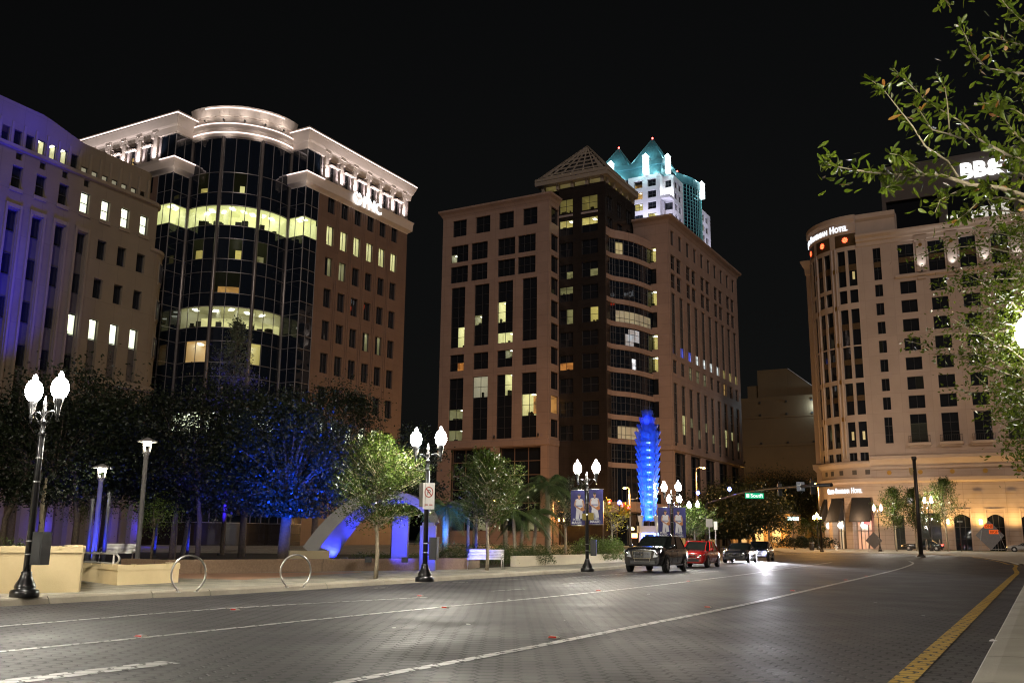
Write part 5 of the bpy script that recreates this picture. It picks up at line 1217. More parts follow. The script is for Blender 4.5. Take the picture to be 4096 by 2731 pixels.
def pavemat():
    """sidewalk pavers: rectangular blocks of mixed grey and buff"""
    m = bpy.data.materials.new('mixed_sidewalk_pavers'); m.use_nodes = True
    n = m.node_tree.nodes; l = m.node_tree.links; p = n['Principled BSDF']
    geo = n.new('ShaderNodeNewGeometry'); mp = n.new('ShaderNodeMapping'); mp.inputs['Rotation'].default_value = (0, 0, R(29.4)); l.new(geo.outputs['Position'], mp.inputs[0])
    bk = n.new('ShaderNodeTexBrick'); bk.inputs['Scale'].default_value = 1; bk.inputs['Brick Width'].default_value = .5; bk.inputs['Row Height'].default_value = .25; bk.inputs['Mortar Size'].default_value = .008
    bk.inputs['Color1'].default_value = (.46, .42, .33, 1); bk.inputs['Color2'].default_value = (.26, .245, .20, 1); bk.inputs['Mortar'].default_value = (.10, .09, .07, 1); bk.inputs['Bias'].default_value = .1
    l.new(mp.outputs[0], bk.inputs[0])
    nz = n.new('ShaderNodeTexNoise'); nz.inputs['Scale'].default_value = .5; nz.inputs['Detail'].default_value = 6; l.new(geo.outputs['Position'], nz.inputs[0])
    rp = n.new('ShaderNodeValToRGB'); rp.color_ramp.elements[0].position = .3; rp.color_ramp.elements[0].color = (.6, .6, .58, 1); rp.color_ramp.elements[1].position = .7; l.new(nz.outputs[0], rp.inputs[0])
    mx = n.new('ShaderNodeMix'); mx.data_type = 'RGBA'; mx.blend_type = 'MULTIPLY'; mx.inputs[0].default_value = 1; l.new(bk.outputs[0], mx.inputs[6]); l.new(rp.outputs[0], mx.inputs[7]); l.new(mx.outputs[2], p.inputs['Base Color'])
    p.inputs['Roughness'].default_value = .7
    b = n.new('ShaderNodeBump'); b.inputs['Strength'].default_value = .3; b.inputs['Distance'].default_value = .01; l.new(bk.outputs[1], b.inputs['Height']); b.invert = True; l.new(b.outputs[0], p.inputs['Normal'])
    return m
PAVERS = pavemat()

# the road: one sheet to the horizon
m = MB(); ys = [-60, 0, 40, 70, 75, 80, 85, 90, 95, 100, 105, 110, 115, 120, 125, 130, 135, 140, 145, 150, 155, 170, 300, 900]
for a, b in zip(ys[:-1], ys[1:]): m.poly([(-500, a, gz(a)), (600, a, gz(a)), (600, b, gz(b)), (-500, b, gz(b))])
struct(m.build('road', ROADM))
def slab(name, pts, mat, h=.15, split=True):
    """a raised pavement following the rise of the street"""
    import bmesh
    bm = bmesh.new(); vs = [bm.verts.new((p[0], p[1], 0)) for p in pts]; f = bm.faces.new(vs)
    for y in [75 + 5 * i for i in range(17)]:
        bmesh.ops.bisect_plane(bm, geom=bm.verts[:] + bm.edges[:] + bm.faces[:], plane_co=(0, y, 0), plane_no=(0, 1, 0))
    ext = bmesh.ops.extrude_face_region(bm, geom=bm.faces[:])
    top = [g for g in ext['geom'] if isinstance(g, bmesh.types.BMVert)]
    for v in bm.verts: v.co.z = gz(v.co.y) - .05
    for v in top: v.co.z = gz(v.co.y) + h
    bmesh.ops.recalc_face_normals(bm, faces=bm.faces[:])
    me = bpy.data.meshes.new(name); bm.to_mesh(me); bm.free(); me.materials.append(mat)
    o = bpy.data.objects.new(name, me); COL.objects.link(o); return struct(o)
KL = [SC(-40, -18.7), SC(0, -18.65), SC(16, -18.55), SC(17.5, -18.25), SC(22, -18.35), SC(28, -18.75), SC(34, -19.1), SC(40, -19.4), SC(46, -20.1), SC(52, -21.1), SC(60, -22.6), SC(70, -24.6), SC(80, -27.0), SC(90, -30.0), SC(100, -34), SC(108, -38.5), SC(113, -44), SC(115, -52), SC(115.5, -80), SC(115.5, -190)]
def inset(L, d):
    out = []
    for i, p in enumerate(L):
        a = L[max(0, i - 1)]; b = L[min(len(L) - 1, i + 1)]; t = (b - a).normalized(); out.append(p + V((-t.y, t.x, 0)) * d)
    return out
KLi = inset(KL, .33)
slab('sidewalk', [(p.x, p.y) for p in KLi] + [tuple(SC(-40, -190))[:2]], PAVERS, .15)
def kerb(name, line, left=True, h=.15, w=.33, mat=KERBM):
    m = MB(); n = []
    for i in range(len(line) - 1):
        a, b = line[i], line[i + 1]; k = max(1, int((b - a).length / 2.4))
        n += [a.lerp(b, j / k) for j in range(k)]
    n.append(line[-1]); sgn = 1 if left else -1; I = inset(n, sgn * w); J = inset(n, sgn * .05)
    for i in range(len(n) - 1):
        g = .012; a, b = n[i], n[i + 1]; za, zb = gz(a.y), gz(b.y)
        ai, bi, aj, bj = I[i], I[i + 1], J[i], J[i + 1]
        t = (b - a).normalized() * g
        q = [[a + t + UP * (za - .02), b - t + UP * (zb - .02)], [aj + t + UP * (za + h * .72), bj - t + UP * (zb + h * .72)], [aj.lerp(ai, .2) + t + UP * (za + h), bj.lerp(bi, .2) - t + UP * (zb + h)], [ai + t + UP * (za + h + .004), bi - t + UP * (zb + h + .004)]]
        for r_ in range(3): m.poly([q[r_][0], q[r_][1], q[r_ + 1][1], q[r_ + 1][0]] if not left else [q[r_][1], q[r_][0], q[r_ + 1][0], q[r_ + 1][1]])
    return struct(m.build(name, mat))
kerb('kerb', KL)
# right-hand pavement: gutter, kerb and concrete walk, sweeping round to the hotel forecourt
YL = [V((4.06 + .481 * t, 10.38 + .877 * t, 0)) for t in range(-24, 49, 8)] + [V((32.05, 62.2, 0)), V((36.0, 69.6, 0)), V((39.2, 76.2, 0))] + [grg(2318, 1296), grg(2300, 1290.5), grg(2270, 1284.5), grg(2235, 1279.5)]
YL = [V((p.x, p.y, 0)) for p in YL]
far = [grg(2180, 1274.5), grg(2080, 1271.5), grg(1980, 1270), grg(1890, 1268.5), grg(1800, 1267.5)]
far = [V((p.x, p.y, 0)) for p in far]
KR = inset(YL, -.62)
KRl = KR + far
kerb('kerb', KRl, left=False, h=.07, w=.95, mat=CONCR)
KRi = inset(KRl, -.95)
slab('sidewalk', [(p.x, p.y) for p in KRi] + [(far[-1].x + 4, 158), (66, 230), (150, 200), (160, -10)], CONCR, .075)
G = MB()
g2 = [V((HO.x, HO.y, 0)) + CX * s - AX * o for s, o in ((3, 2), (45, 2), (45, 7.5), (3, 7.5))]
slab('lawn', [(p.x, p.y) for p in g2], pmat('short_green_grass', (.07, .11, .015), (.04, .07, .012), 2, .9, bump=.4), .11)
# the far corner under the granite tower
M1c, M2c = V((6.70, 170.0, 0)), V((6.70, 170.0, 0)) + (AX - BX) * 17.09
fc = [M1c + BX * 80 - AX * 5, M1c - BX * 14 - AX * 5, M1c - BX * 20 - AX * 2, M2c - BX * 4 - AX * 3, M2c - BX * 4.5 + AX * 4, M2c - BX * 4.5 + AX * 160, M2c + BX * 80 + AX * 160]
slab('sidewalk', [(p.x, p.y) for p in fc], CONCR, .15)

def stripe(pts, wd, mat, name='lane_line', z=.006):
    m = MB(); pts = [V((p[0], p[1], 0)) for p in pts]; out = []
    # smooth with Catmull-Rom
    for i in range(len(pts) - 1):
        p0, p1, p2, p3 = pts[max(0, i - 1)], pts[i], pts[i + 1], pts[min(len(pts) - 1, i + 2)]
        k = max(2, int((p2 - p1).length / 1.5))
        for j in range(k):
            t = j / k; out.append(.5 * ((2 * p1) + (-p0 + p2) * t + (2 * p0 - 5 * p1 + 4 * p2 - p3) * t * t + (-p0 + 3 * p1 - 3 * p2 + p3) * t ** 3))
    out.append(pts[-1]); Lf, Rg = inset(out, wd / 2), inset(out, -wd / 2)
    for i in range(len(out) - 1): m.poly([Rg[i] + UP * (gz(Rg[i].y) + z), Rg[i + 1] + UP * (gz(Rg[i + 1].y) + z), Lf[i + 1] + UP * (gz(Lf[i + 1].y) + z), Lf[i] + UP * (gz(Lf[i].y) + z)])
    return struct(m.build(name, mat))
def markmat(base, name):
    """road paint over the pavers: the joints and bare wear show through"""
    m = base.copy(); m.name = name; return m
stripe([(-12, 8.6), (-7.96, 15.54), (-5.81, 19.75), (-2.05, 24.47)], .11, WHITEP)
stripe([(-8.5, 8.0), (-6.23, 12.24), (-5.27, 13.88), (-3.54, 17.2), (-1.55, 20.79), (2.91, 28.66), (10.28, 43.76), (17.0, 58.5), (24.92, 75.81)], .13, WHITEP)
l3e = [grg(2090, 1297.5), grg(2097, 1292), grg(2088, 1288.5)]
stripe([(-4.2, 5.2), (-1.67, 9.95), (-.83, 11.37), (.18, 13.15), (2.55, 17.53), (5.28, 22.59), (10.81, 33.48), (21.0, 53.77)] + [(p.x, p.y) for p in l3e], .17, WHITEP)
stripe([(p.x, p.y) for p in YL], .24, YELP, 'edge_line')
stripe([(-6.2, 7.6), (-4.91, 9.71), (-3.85, 11.4)], .34, WHITEP)
for a, b in (((1130, 1357), (1205, 1352)), ((1290, 1341), (1370, 1335)), ((1240, 1308), (1300, 1307)), ((1300, 1327), (1480, 1314)), ((1040, 1336), (1075, 1337)), ((1150, 1331), (1210, 1329)), ((1560, 1318), (1650, 1311)), ((860, 1350), (890, 1349))):
    p, q = grp(*a), grp(*b); stripe([(p.x, p.y), (q.x, q.y)], .10, WHITEP, 'parking_line')
for a, b in (((1700, 1276), (1760, 1274)),): pass
xw = [(grg(1770, 1272), grg(2160, 1277)), (grg(1830, 1270), grg(2130, 1273.5))]
for p, q in xw: stripe([(p.x, p.y), (q.x, q.y)], .35, WHITEP, 'crosswalk_line')
# terracotta strip and planted ground of the park
GW = [grp(388, 1318, .15), grp(1075, 1308, .15)]          # foot of the granite wall
def flat(name, pts, mat, z): m = MB(); m.poly([(p[0], p[1], z) for p in pts]); return struct(m.build(name, mat))
tl_ = [grp(400, 1327, .15), grp(560, 1331, .15), grp(700, 1322, .15), grp(830, 1314, .15), grp(830, 1313, .15), grp(400, 1317, .15)]
flat('terracotta_path', [(p.x, p.y) for p in tl_], TERRA, .155)
flat('park_ground', [(-75, 46), (-12, 36), (-1.6, 44), (6, 60), (14, 92), (-10, 100), (-80, 110)], SOIL, .156)
mk = [(324, 1463), (1023, 1396), (1272, 1465), (1376, 1357), (540, 1401), (966, 1369), (1626, 1395), (1821, 1357), (1943, 1332), (1582, 1335), (1990, 1323)]
RED = pmat('red_reflector_lens', (.6, .02, .01), rough=.2); MKW = pmat('white_marker_body', (.6, .58, .52), rough=.5)
def marker():
    t = thing('road_marker', 'x', 'road marker', (0, 0, 0))
    m = MB(); b = [(-.06, -.055), (.06, -.055), (.06, .055), (-.06, .055)]; tp = [(-.045, -.025), (.045, -.025), (.045, .025), (-.045, .025)]
    for i in range(4): j = (i + 1) % 4; m.poly([(*b[i], .0), (*b[j], .0), (*tp[j], .022), (*tp[i], .022)], 0)
    m.poly([(*q, .022) for q in tp]); m.build('body', MKW, t)
    m = MB(); m.poly([(-.055, -.054, .005), (.055, -.054, .005), (.044, -.029, .021), (-.044, -.029, .021)]); 
    for i in range(len(m.v)): x, y, z = m.v[i]; m.v[i] = (x, y - .003, z)
    m.build('reflector', RED, t); return t
mk0 = marker(); mk0['group'] = 'reflective markers along the lane lines'
mlab = ['red faced road marker beside the second white line near the left edge', 'red faced road marker on the second white line before the lamp with the sign', 'largest red road marker, beside the nearest long white line', 'red road marker on the middle line below the third lamp post',
        'small road marker on the far left lane line by the first bike ring', 'small road marker at the right end of the far left lane line', 'red road marker beside the nearest white line, next after the largest one', 'red road marker on the nearest line in front of the headlight glare', 'red road marker on the nearest line just before its bend', 'pale road marker on the middle line before the black car', 'farthest road marker, inside the bend of the nearest white line']
for i, (x, y) in enumerate(mk):
    o = mk0 if i == 0 else copy_tree(mk0, (0, 0, 0)); q = grg(x, y); o.location = q + UP * .006; o.rotation_euler.z = R(-26); o['label'] = mlab[i]; o.scale = (1.25,) * 3

# ================================================================== STREET LAMPS
BLK = pmat('glossy_black_cast_iron', (.014, .014, .015), (.010, .010, .011), 6, .28, coat=.3, spec=.6)
GLOBE = emat('white_hot_globe', (1, .94, .80), 400, True); GLOBE_F = emat('white_hot_globe_far', (1, .95, .82), 330, True); GLOBE_R = emat('white_globe_right', (1, .95, .80), 28, True); GLOBE_N = emat('white_globe_near', (1, .95, .80), 260, True); GLOBE_O = emat('sodium_globe', (1, .50, .10), 140, True)
SILV = pmat('brushed_silver_band', (.55, .55, .55), rough=.3, metal=.9)
def lamp(label, loc, rz, globe=GLOBE, box=True, banner=False, sign=False, group='twin globe street lamps', arms=2, hs=1.0, cat='street lamp', bands=True):
    t = thing('street_lamp', label, cat, loc, group, rz=rz); t.scale = (1, 1, hs)
    m = MB(); m.lathe([(.285, 0), (.285, .10), (.27, .14), (.20, .16), (.215, .20), (.20, .25), (.14, .36), (.105, .46), (.11, .50), (.085, .52)], 24); m.build('base', BLK, t)
    m = MB(); m.lathe([(.078, .5), (.066, 3.35), (.064, 3.36)], 24, flute=.10); m.build('pole', BLK, t)
    m = MB(); m.lathe([(.085, 3.34), (.085, 3.40), (.055, 3.42), (.055, 3.60), (.075, 3.62), (.075, 3.66), (.045, 3.68), (.04, 3.80), (.06, 3.84), (.055, 3.9), (.03, 3.95), (.045, 4.0), (.035, 4.06), (.015, 4.1), (.02, 4.14), (.004, 4.2)], 16); m.build('finial', BLK, t)
    m = MB()
    if bands:
        for z in (.85, 1.12): m.lathe([(.078, z), (.080, z + .005), (.080, z + .02), (.078, z + .025)], 16)
        for z in (2.35, 2.85): m.lathe([(.074, z), (.076, z + .005), (.076, z + .02), (.074, z + .025)], 16)
        m.build('clamp_band', SILV, t)
    for sx in ((-1, 1) if arms == 2 else ((-1, 1, 0) if arms == 3 else (0,))):
        m = MB(); X = .44 * sx
        if sx: m.tube([(.04 * sx, 0, 3.72), (.16 * sx, 0, 3.84), (.30 * sx, 0, 3.86), (.40 * sx, 0, 3.80), (X, 0, 3.78)], [.022, .02, .018, .018, .02], 8); m.tube([(.05 * sx, 0, 3.55), (.2 * sx, 0, 3.66), (.3 * sx, 0, 3.80), (.24 * sx, 0, 3.86)], .011, 6)
        z0 = 0 if sx else .35
        a_ = m.build('arm', BLK, t)
        m = MB(); m.lathe([(.01, 3.62 + z0), (.03, 3.66 + z0), (.025, 3.72 + z0), (.06, 3.76 + z0), (.045, 3.80 + z0), (.085, 4.0 + z0), (.105, 4.10 + z0), (.105, 4.12 + z0)], 16, (X, 0, 0), flute=.06); m.build('lamp_cup', BLK, a_)
        m = MB(); m.lathe([(.095, 4.12 + z0), (.15, 4.2 + z0), (.18, 4.32 + z0), (.165, 4.44 + z0), (.11, 4.54 + z0), (.055, 4.58 + z0), (.05, 4.64 + z0), (.015, 4.7 + z0)], 12, (X, 0, 0)); m.build('globe', globe, a_)
    if box:
        m = MB(); m.box((.27, 0, .98), (.24, .30, .66)); m.box((.27, 0, 1.315), (.26, .32, .012)); m.box((.11, 0, .8), (.09, .06, .05)); m.box((.11, 0, 1.15), (.09, .06, .05)); b = m.build('control_box', BLK, t); b.rotation_euler.z = -rz - R(10)
        bm = MB(); bm.box((.27, -.152, .98), (.17, .004, .52)); bm.build('box_door', pmat('black_box_door', (.02, .02, .021), rough=.5), b)
    return t
L1 = grp(55, 1370, .15); L2_ = grp(975, 1335, .15); L3 = grp(1349, 1312, .15)
RZL = math.atan2(CX.y, CX.x)
lamp1 = lamp('tall black twin globe lamp post nearest the camera beside the cream wall', L1, RZL)
lamp2 = lamp('black twin globe lamp post carrying the no parking plate', L2_, RZL + .1)
lamp3 = lamp('black twin globe lamp post with two basketball banners', L3, RZL)
def solve_lamp(px, py_top, H=4.85, slab=.15):            # distance at which a lamp of height H reaches that pixel
    d = ray(px * K, py_top * K); y = 20.0
    while y < 300 and d.z * y + CAM_H < gz(y) + slab + H: y += .1
    return V((d.x * y, y, gz(y) + slab))
q = solve_lamp(1541, 1098); lamp4 = lamp('twin globe lamp with banners just right of the blue glass tower', q, RZL - .1, GLOBE_F)
q = solve_lamp(1548, 1130); lampb = lamp('lower twin globe lamp behind the banners right of the blue glass tower', q, RZL - .2, GLOBE_F, box=False)
q = solve_lamp(1592, 1146); lampc = lamp('smallest white twin globe lamp above the small round tree', q, RZL - .3, GLOBE_F, box=False)
q = grg(2022, 1265.5, .08); lampd = lamp('white twin globe lamp in front of the hotel awnings', q, RZL, GLOBE_F, box=False, hs=1.30)
q = grg(2140, 1265, .08); lampe = lamp('taller white twin globe lamp among the hotel trees', q, RZL, GLOBE_F, box=False, hs=1.62)
lampr = lamp('white globe lamp glaring behind leaves at the right edge', V((at(4096, 1310, 13.6).x + .46, 13.6, .08)), R(8), GLOBE_R, box=False)
# street lamps further along the same kerbs, outside the picture on both sides
for i, (s, c, w_) in enumerate(((2.5, -20, 0), (-14, -20, 0), (2.6, 1.0, 0))):
    q = SC(s, c); lamp(('black twin globe lamp beyond the left edge of the view', 'black twin globe lamp on the left kerb behind the viewer', 'black twin globe lamp on the right kerb behind the viewer')[i], V((q.x, q.y, .15)), RZL, GLOBE_N if i == 2 else GLOBE)
for i, (x, y, lab, ar) in enumerate(((1290, 1186, 'amber twin globe lamp between the palms and the banner post', 2), (1876, 1180, 'amber triple globe lamp left of the hotel corner', 3), (1802, 1207, 'amber twin globe lamp under the white street sign', 2), (1722, 1203, 'faint amber twin globe lamp beyond the headlights', 2), (1891, 1195, 'amber globe lamp just left of the hotel corner wall', 1))):
    q = solve_lamp(x, y); lamp(lab, q, 0.1, GLOBE_O, box=False, arms=ar, bands=False, group='amber globe street lamps')

# things hung on the lamps
def board(name, label, cat, c, ex, w_, h_, mats, build=None, group=None, th=.02):
    t = thing(name, label, cat, c, group); ex = V(ex).normalized(); m = MB(); en = V((ex.y, -ex.x, 0))
    m.obox(-ex * w_ / 2 - UP * h_ / 2 - en * th / 2, ex * w_, UP * h_, en * th); m.build('panel', mats, t)
    if build: build(t, ex, en)
    return t
def np_face(t, ex, en):
    m = MB(); c = en * .013 + UP * .12; n = 24
    for i in range(n):
        a, b = 2 * math.pi * i / n, 2 * math.pi * (i + 1) / n
        m.poly([c + ex * (.135 * math.cos(a)) + UP * (.165 * math.sin(a)), c + ex * (.11 * math.cos(a)) + UP * (.135 * math.sin(a)), c + ex * (.11 * math.cos(b)) + UP * (.135 * math.sin(b)), c + ex * (.135 * math.cos(b)) + UP * (.165 * math.sin(b))][::-1])
    d1 = ex * .085 - UP * .105; m.poly([c + d1 + ex * .012 + UP * .012, c + d1 - ex * .012 - UP * .012, c - d1 - ex * .012 - UP * .012, c - d1 + ex * .012 + UP * .012]); m.build('prohibition_ring', pmat('sign_red', (.42, .06, .04)), t)
    m = MB(); text_mesh(m, 'P', c - ex * .06 - UP * .085 - en * .003, ex, UP, .16, .002); m.build('sign_letter', pmat('sign_black', (.02, .02, .02)), t)
    m = MB(); m.obox(-ex * .12 - UP * .28 + en * .012, ex * .1, UP * .03, en * .002); m.obox(ex * .02 - UP * .28 + en * .012, ex * .1, UP * .03, en * .002); m.build('arrow', pmat('sign_red', (.42, .06, .04)), t)
SGW = pmat('reflective_white_sheet', (.78, .77, .74), rough=.35)
vd = (V((0, 0, 0)) - L2_); vd.z = 0; vd.normalize()
board('parking_sign', 'white no parking plate with red ring on the second lamp post', 'road sign', at(1287 / 1882 * 900 * .0 + 1715, 1983, L2_.y - .12), (.95, .22, 0), .36, .80, SGW, np_face)
board('sign_plate', 'back of a grey plate on the left of the second lamp post', 'road sign', at(1690, 1978, L2_.y - .02), (.6, -.75, 0), .34, .74, pmat('grey_sign_back', (.16, .15, .13), rough=.5))
# basketball banners: generic player figures, lettering kept
BLUEB = pmat('deep_blue_banner', (.012, .012, .10), (.02, .02, .14), 2, .6); SKIN = pmat('banner_skin_print', (.42, .22, .14)); JERS = pmat('banner_jersey_print', (.62, .62, .66)); TRIMB = pmat('banner_blue_print', (.03, .08, .30)); BALL = pmat('banner_ball_print', (.45, .17, .05))
def banner(label, lampo, side, H0, scale=1.0, text=True):
    base = V(lampo.location); ex = V((math.cos(.12), -math.sin(.12), 0)); en = V((-ex.y * -1 * -1, -1, 0)); en = V((ex.y, -ex.x, 0)); w_, h_ = .60 * scale, 1.45 * scale
    c = base + ex * (side * (.09 + w_ / 2)) + UP * H0
    t = thing('banner', label, 'banner', c, 'player banners on the lamp posts')
    m = MB(); N = 6
    def P(x, z, o=0): return ex * x + UP * z + en * (o + .03 * math.sin(x * 4 + z * 2))
    for i in range(N):
        for j in range(8):
            x0, x1 = -w_ / 2 + w_ * i / N, -w_ / 2 + w_ * (i + 1) / N; z0, z1 = -h_ / 2 + h_ * j / 8, -h_ / 2 + h_ * (j + 1) / 8
            m.poly([P(x0, z0), P(x1, z0), P(x1, z1), P(x0, z1)]); m.poly([P(x0, z1, -.006), P(x1, z1, -.006), P(x1, z0, -.006), P(x0, z0, -.006)])
    m.build('cloth', BLUEB, t)
    f = MB(); s_ = scale; o_ = .006
    def el(cx, cz, rx, rz_, mi, k=14, o=.006, tilt=0): f.poly([P(cx + rx * math.cos(2 * math.pi * i / k) * math.cos(tilt) - rz_ * math.sin(2 * math.pi * i / k) * math.sin(tilt), cz + rx * math.cos(2 * math.pi * i / k) * math.sin(tilt) + rz_ * math.sin(2 * math.pi * i / k) * math.cos(tilt), o) for i in range(k)], mi)
    def qd(pts, mi, o=.006): f.poly([P(x * s_, z * s_, o) for x, z in pts], mi)
    d_ = -.06 * side
    el(d_ * s_, .50 * s_, .062 * s_, .085 * s_, 0); el(d_ * s_, .555 * s_, .064 * s_, .05 * s_, 3, o=.007)
    qd([(d_ - .035, .36), (d_ + .035, .36), (d_ + .03, .45), (d_ - .03, .45)], 0)
    qd([(d_ - .15, .10), (d_ - .12, -.13), (d_ + .12, -.13), (d_ + .15, .10), (d_ + .17, .34), (d_ + .06, .38), (d_, .33), (d_ - .06, .38), (d_ - .17, .34)][::1], 1)
    qd([(d_ - .13, .06), (d_ + .13, .06), (d_ + .13, .10), (d_ - .13, .10)], 2, .008)
    qd([(d_ - .16, -.48), (d_ - .02, -.48), (d_ + .0, -.2), (d_ + .03, -.46), (d_ + .18, -.44), (d_ + .13, -.12), (d_ - .13, -.12)], 1, .007)
    qd([(d_ - .23, .10), (d_ - .17, .34), (d_ - .12, .30), (d_ - .15, .12)], 0); qd([(d_ + .15, .12), (d_ + .12, .30), (d_ + .17, .34), (d_ + .23, .10)], 0)
    qd([(d_ - .23, .12), (d_ - .15, .10), (d_ + .10, -.06), (d_ + .08, -.12), (d_ - .18, .04)], 0, .009); qd([(d_ + .15, .12), (d_ + .23, .12), (d_ + .2, -.02), (d_ + .14, -.02)], 0, .009)
    el((d_ + .14) * s_, -.06 * s_, .085 * s_, .085 * s_, 4, o=.010)
    f.build('player_print', [SKIN, JERS, TRIMB, DESK, BALL], t)
    if text:
        m = MB(); text_mesh(m, 'PURE', P(-.22 * s_, -.555 * s_, .012), ex, UP, .10 * s_, .003, 0, .02); text_mesh(m, 'MAGIC', P(-.26 * s_, -.675 * s_, .012), ex, UP, .095 * s_, .003, 0, .03); m.build('lettering', JERS, t)
    m = MB(); m.tube([P(-w_ / 2 - .03 * side, h_ / 2 + .02), P(w_ / 2 + .03 * side, h_ / 2 + .02)], .014, 8); m.tube([P(-w_ / 2 - .03 * side, -h_ / 2 - .02), P(w_ / 2 + .03 * side, -h_ / 2 - .02)], .014, 8); m.build('banner_rod', SILV, t)
    return t
banner('blue player banner left of the third lamp post reading pure magic', lamp3, -1, 2.65)
banner('blue player banner right of the third lamp post reading pure magic', lamp3, 1, 2.70)
banner('blue player banner left of the lamp right of the glass tower', lamp4, -1, 2.35, 1.15)
banner('blue player banner right of the lamp right of the glass tower', lamp4, 1, 2.35, 1.15)
OLV = pmat('olive_sign_back', (.24, .19, .035), rough=.5)
board('sign_plate', 'yellow plate left of the third lamp post below the banners', 'road sign', at(2250 + 340 * .2551, 1880 + 728 * .2551, L3.y - .1), (1, .1, 0), .17, .28, OLV)
board('sign_plate', 'yellow plate right of the third lamp post below the banners', 'road sign', at(2250 + 446 * .2551, 1880 + 722 * .2551, L3.y - .1), (1, .1, 0), .24, .30, OLV)

# plaza lanterns on pale poles
POLEG = pmat('pale_grey_painted_steel', (.36, .34, .33), (.30, .285, .275), 3, .45)
def plaza_lamp(label, px, top, Y, base_z=.15):
    q = atp(px, top, Y); H = q.z - base_z; t = thing('plaza_lamp', label, 'park lamp', (q.x, q.y, base_z), 'pale plaza lanterns')
    m = MB(); m.lathe([(.10, 0), (.10, H - .62), (.13, H - .6), (.13, H - .52)], 14); m.build('pole', POLEG, t)
    m = MB()
    for a in range(4): x, y = .17 * math.cos(R(45 + 90 * a)), .17 * math.sin(R(45 + 90 * a)); m.bar((x * .8, y * .8, H - .52), (x * 1.15, y * 1.15, H - .08), .045)
    m.lathe([(.16, H - .54), (.16, H - .46)], 12); m.build('lantern_frame', POLEG, t)
    m = MB(); m.lathe([(.42, H - .06), (.42, H - .02), (.22, H + .05), (.10, H + .12), (.02, H + .13)], 20); m.build('cap', POLEG, t)
    m = MB(); m.lathe([(.14, H - .22), (.17, H - .07)], 12); m.build('light_source', emat('plaza_lantern_glow', (1, .97, .72), 60, True), t)
    return t
plaza_lamp('taller pale plaza lantern pole behind the low cream wall', 339, 1012, 41)
plaza_lamp('smaller pale plaza lantern pole between two blue lit posts', 235, 1072, 42.5)
# ================================================================== PLAZA FURNITURE
CREAM = pmat('cream_painted_stucco', (.66, .53, .30), (.58, .46, .255), 1.1, .8, bump=.15, bscale=40)
GRANW = pmat('brown_exposed_aggregate', (.25, .165, .10), (.17, .11, .065), 14, .7, bump=.4, bscale=60, joints=(3.2, 9, .6))
STEEL = pmat('brushed_stainless_steel', (.62, .60, .55), (.52, .50, .46), 5, .28, metal=1.0)
RAILM = pmat('grey_painted_rail', (.42, .40, .36), rough=.4, metal=.3)
def lowwall(name, label, pts, z0, z1, th, mat, cap=.06, capname='coping', studs=False, cat='wall'):
    """a free wall along a line of ground points, coping proud of its faces"""
    root = thing(name, label, cat, (pts[0].x, pts[0].y, z0), world=True)
    pts = [V((p.x, p.y, 0)) for p in pts]; I = inset(pts, th)
    m = MB(); m.prism([(p.x, p.y) for p in pts] + [(p.x, p.y) for p in I[::-1]], z0, z1 - .14); m.build('wall_body', mat, root)
    o1, i1 = inset(pts, -cap * .4), inset(pts, th + cap * .4)
    m = MB(); m.prism([(p.x, p.y) for p in o1] + [(p.x, p.y) for p in i1[::-1]], z1 - .139, z1); m.build(capname, mat, root)
    if studs:
        m = MB(); k = 0
        for a, b in zip(pts[:-1], pts[1:]):
            n = max(1, int((b - a).length / .9))
            for i in range(n):
                q = a.lerp(b, (i + .5) / n); t = (b - a).normalized(); m.obox(q + V((t.y, -t.x, 0)) * .035 - t * .03 + UP * (z1 - .05), t * .06, V((-t.y, t.x, 0)) * .14, UP * .065)
        m.build('skate_stop', mat, root)
    return root
w0 = grp(180, 1359, .15); w1 = grp(0, 1362, .15); dr = (w0 - w1).normalized(); w1 = w1 - dr * 6
lowwall('planter_wall', 'tall cream stucco planter wall at the left edge behind the nearest lamp', [w1, w0, w0 + V((-dr.y, dr.x, 0)) * .6 + dr * .12, w0 + V((-dr.y, dr.x, 0)) * 4.0 + dr * .4], .15, 1.16, .30, CREAM, studs=True)
a0 = grp(176, 1331, .15); a1 = grp(268, 1343.5, .15); a2 = grp(409, 1337, .15)
lowwall('planter_wall', 'low cream stucco planter wall behind the first bike ring', [a0, a1, a2, a2 + V((-.6, 1.6, 0))], .15, .66, .32, CREAM, studs=True)
b0, b1 = grp(386, 1317.5, .15), grp(1077, 1306.5, .15); b1 = V((b1.x, b1.y, .15))
lowwall('granite_wall', 'long low brown aggregate wall along the plaza', [b0 + V((-2.2, 1.4, 0)), b0, b1, b1 + V((.4, 2.2, 0))], .15, .62, .45, GRANW, cap=.04)
m = MB()
c0, c1, c2, c3 = grp(1185, 1301, .15), grp(1395, 1291.5, .15), grp(1458, 1283.5, .15), grp(1440, 1278, .15)
lowwall('planter_wall', 'pale low planter kerb in front of the green hedges', [c0, c1, c1 + V((1.3, 2.6, 0)), c1 + V((.5, 9, 0))], .15, .66, .3, pmat('pale_planter_stucco', (.55, .49, .36), (.48, .42, .31), 1, .8, bump=.1), cap=.04)
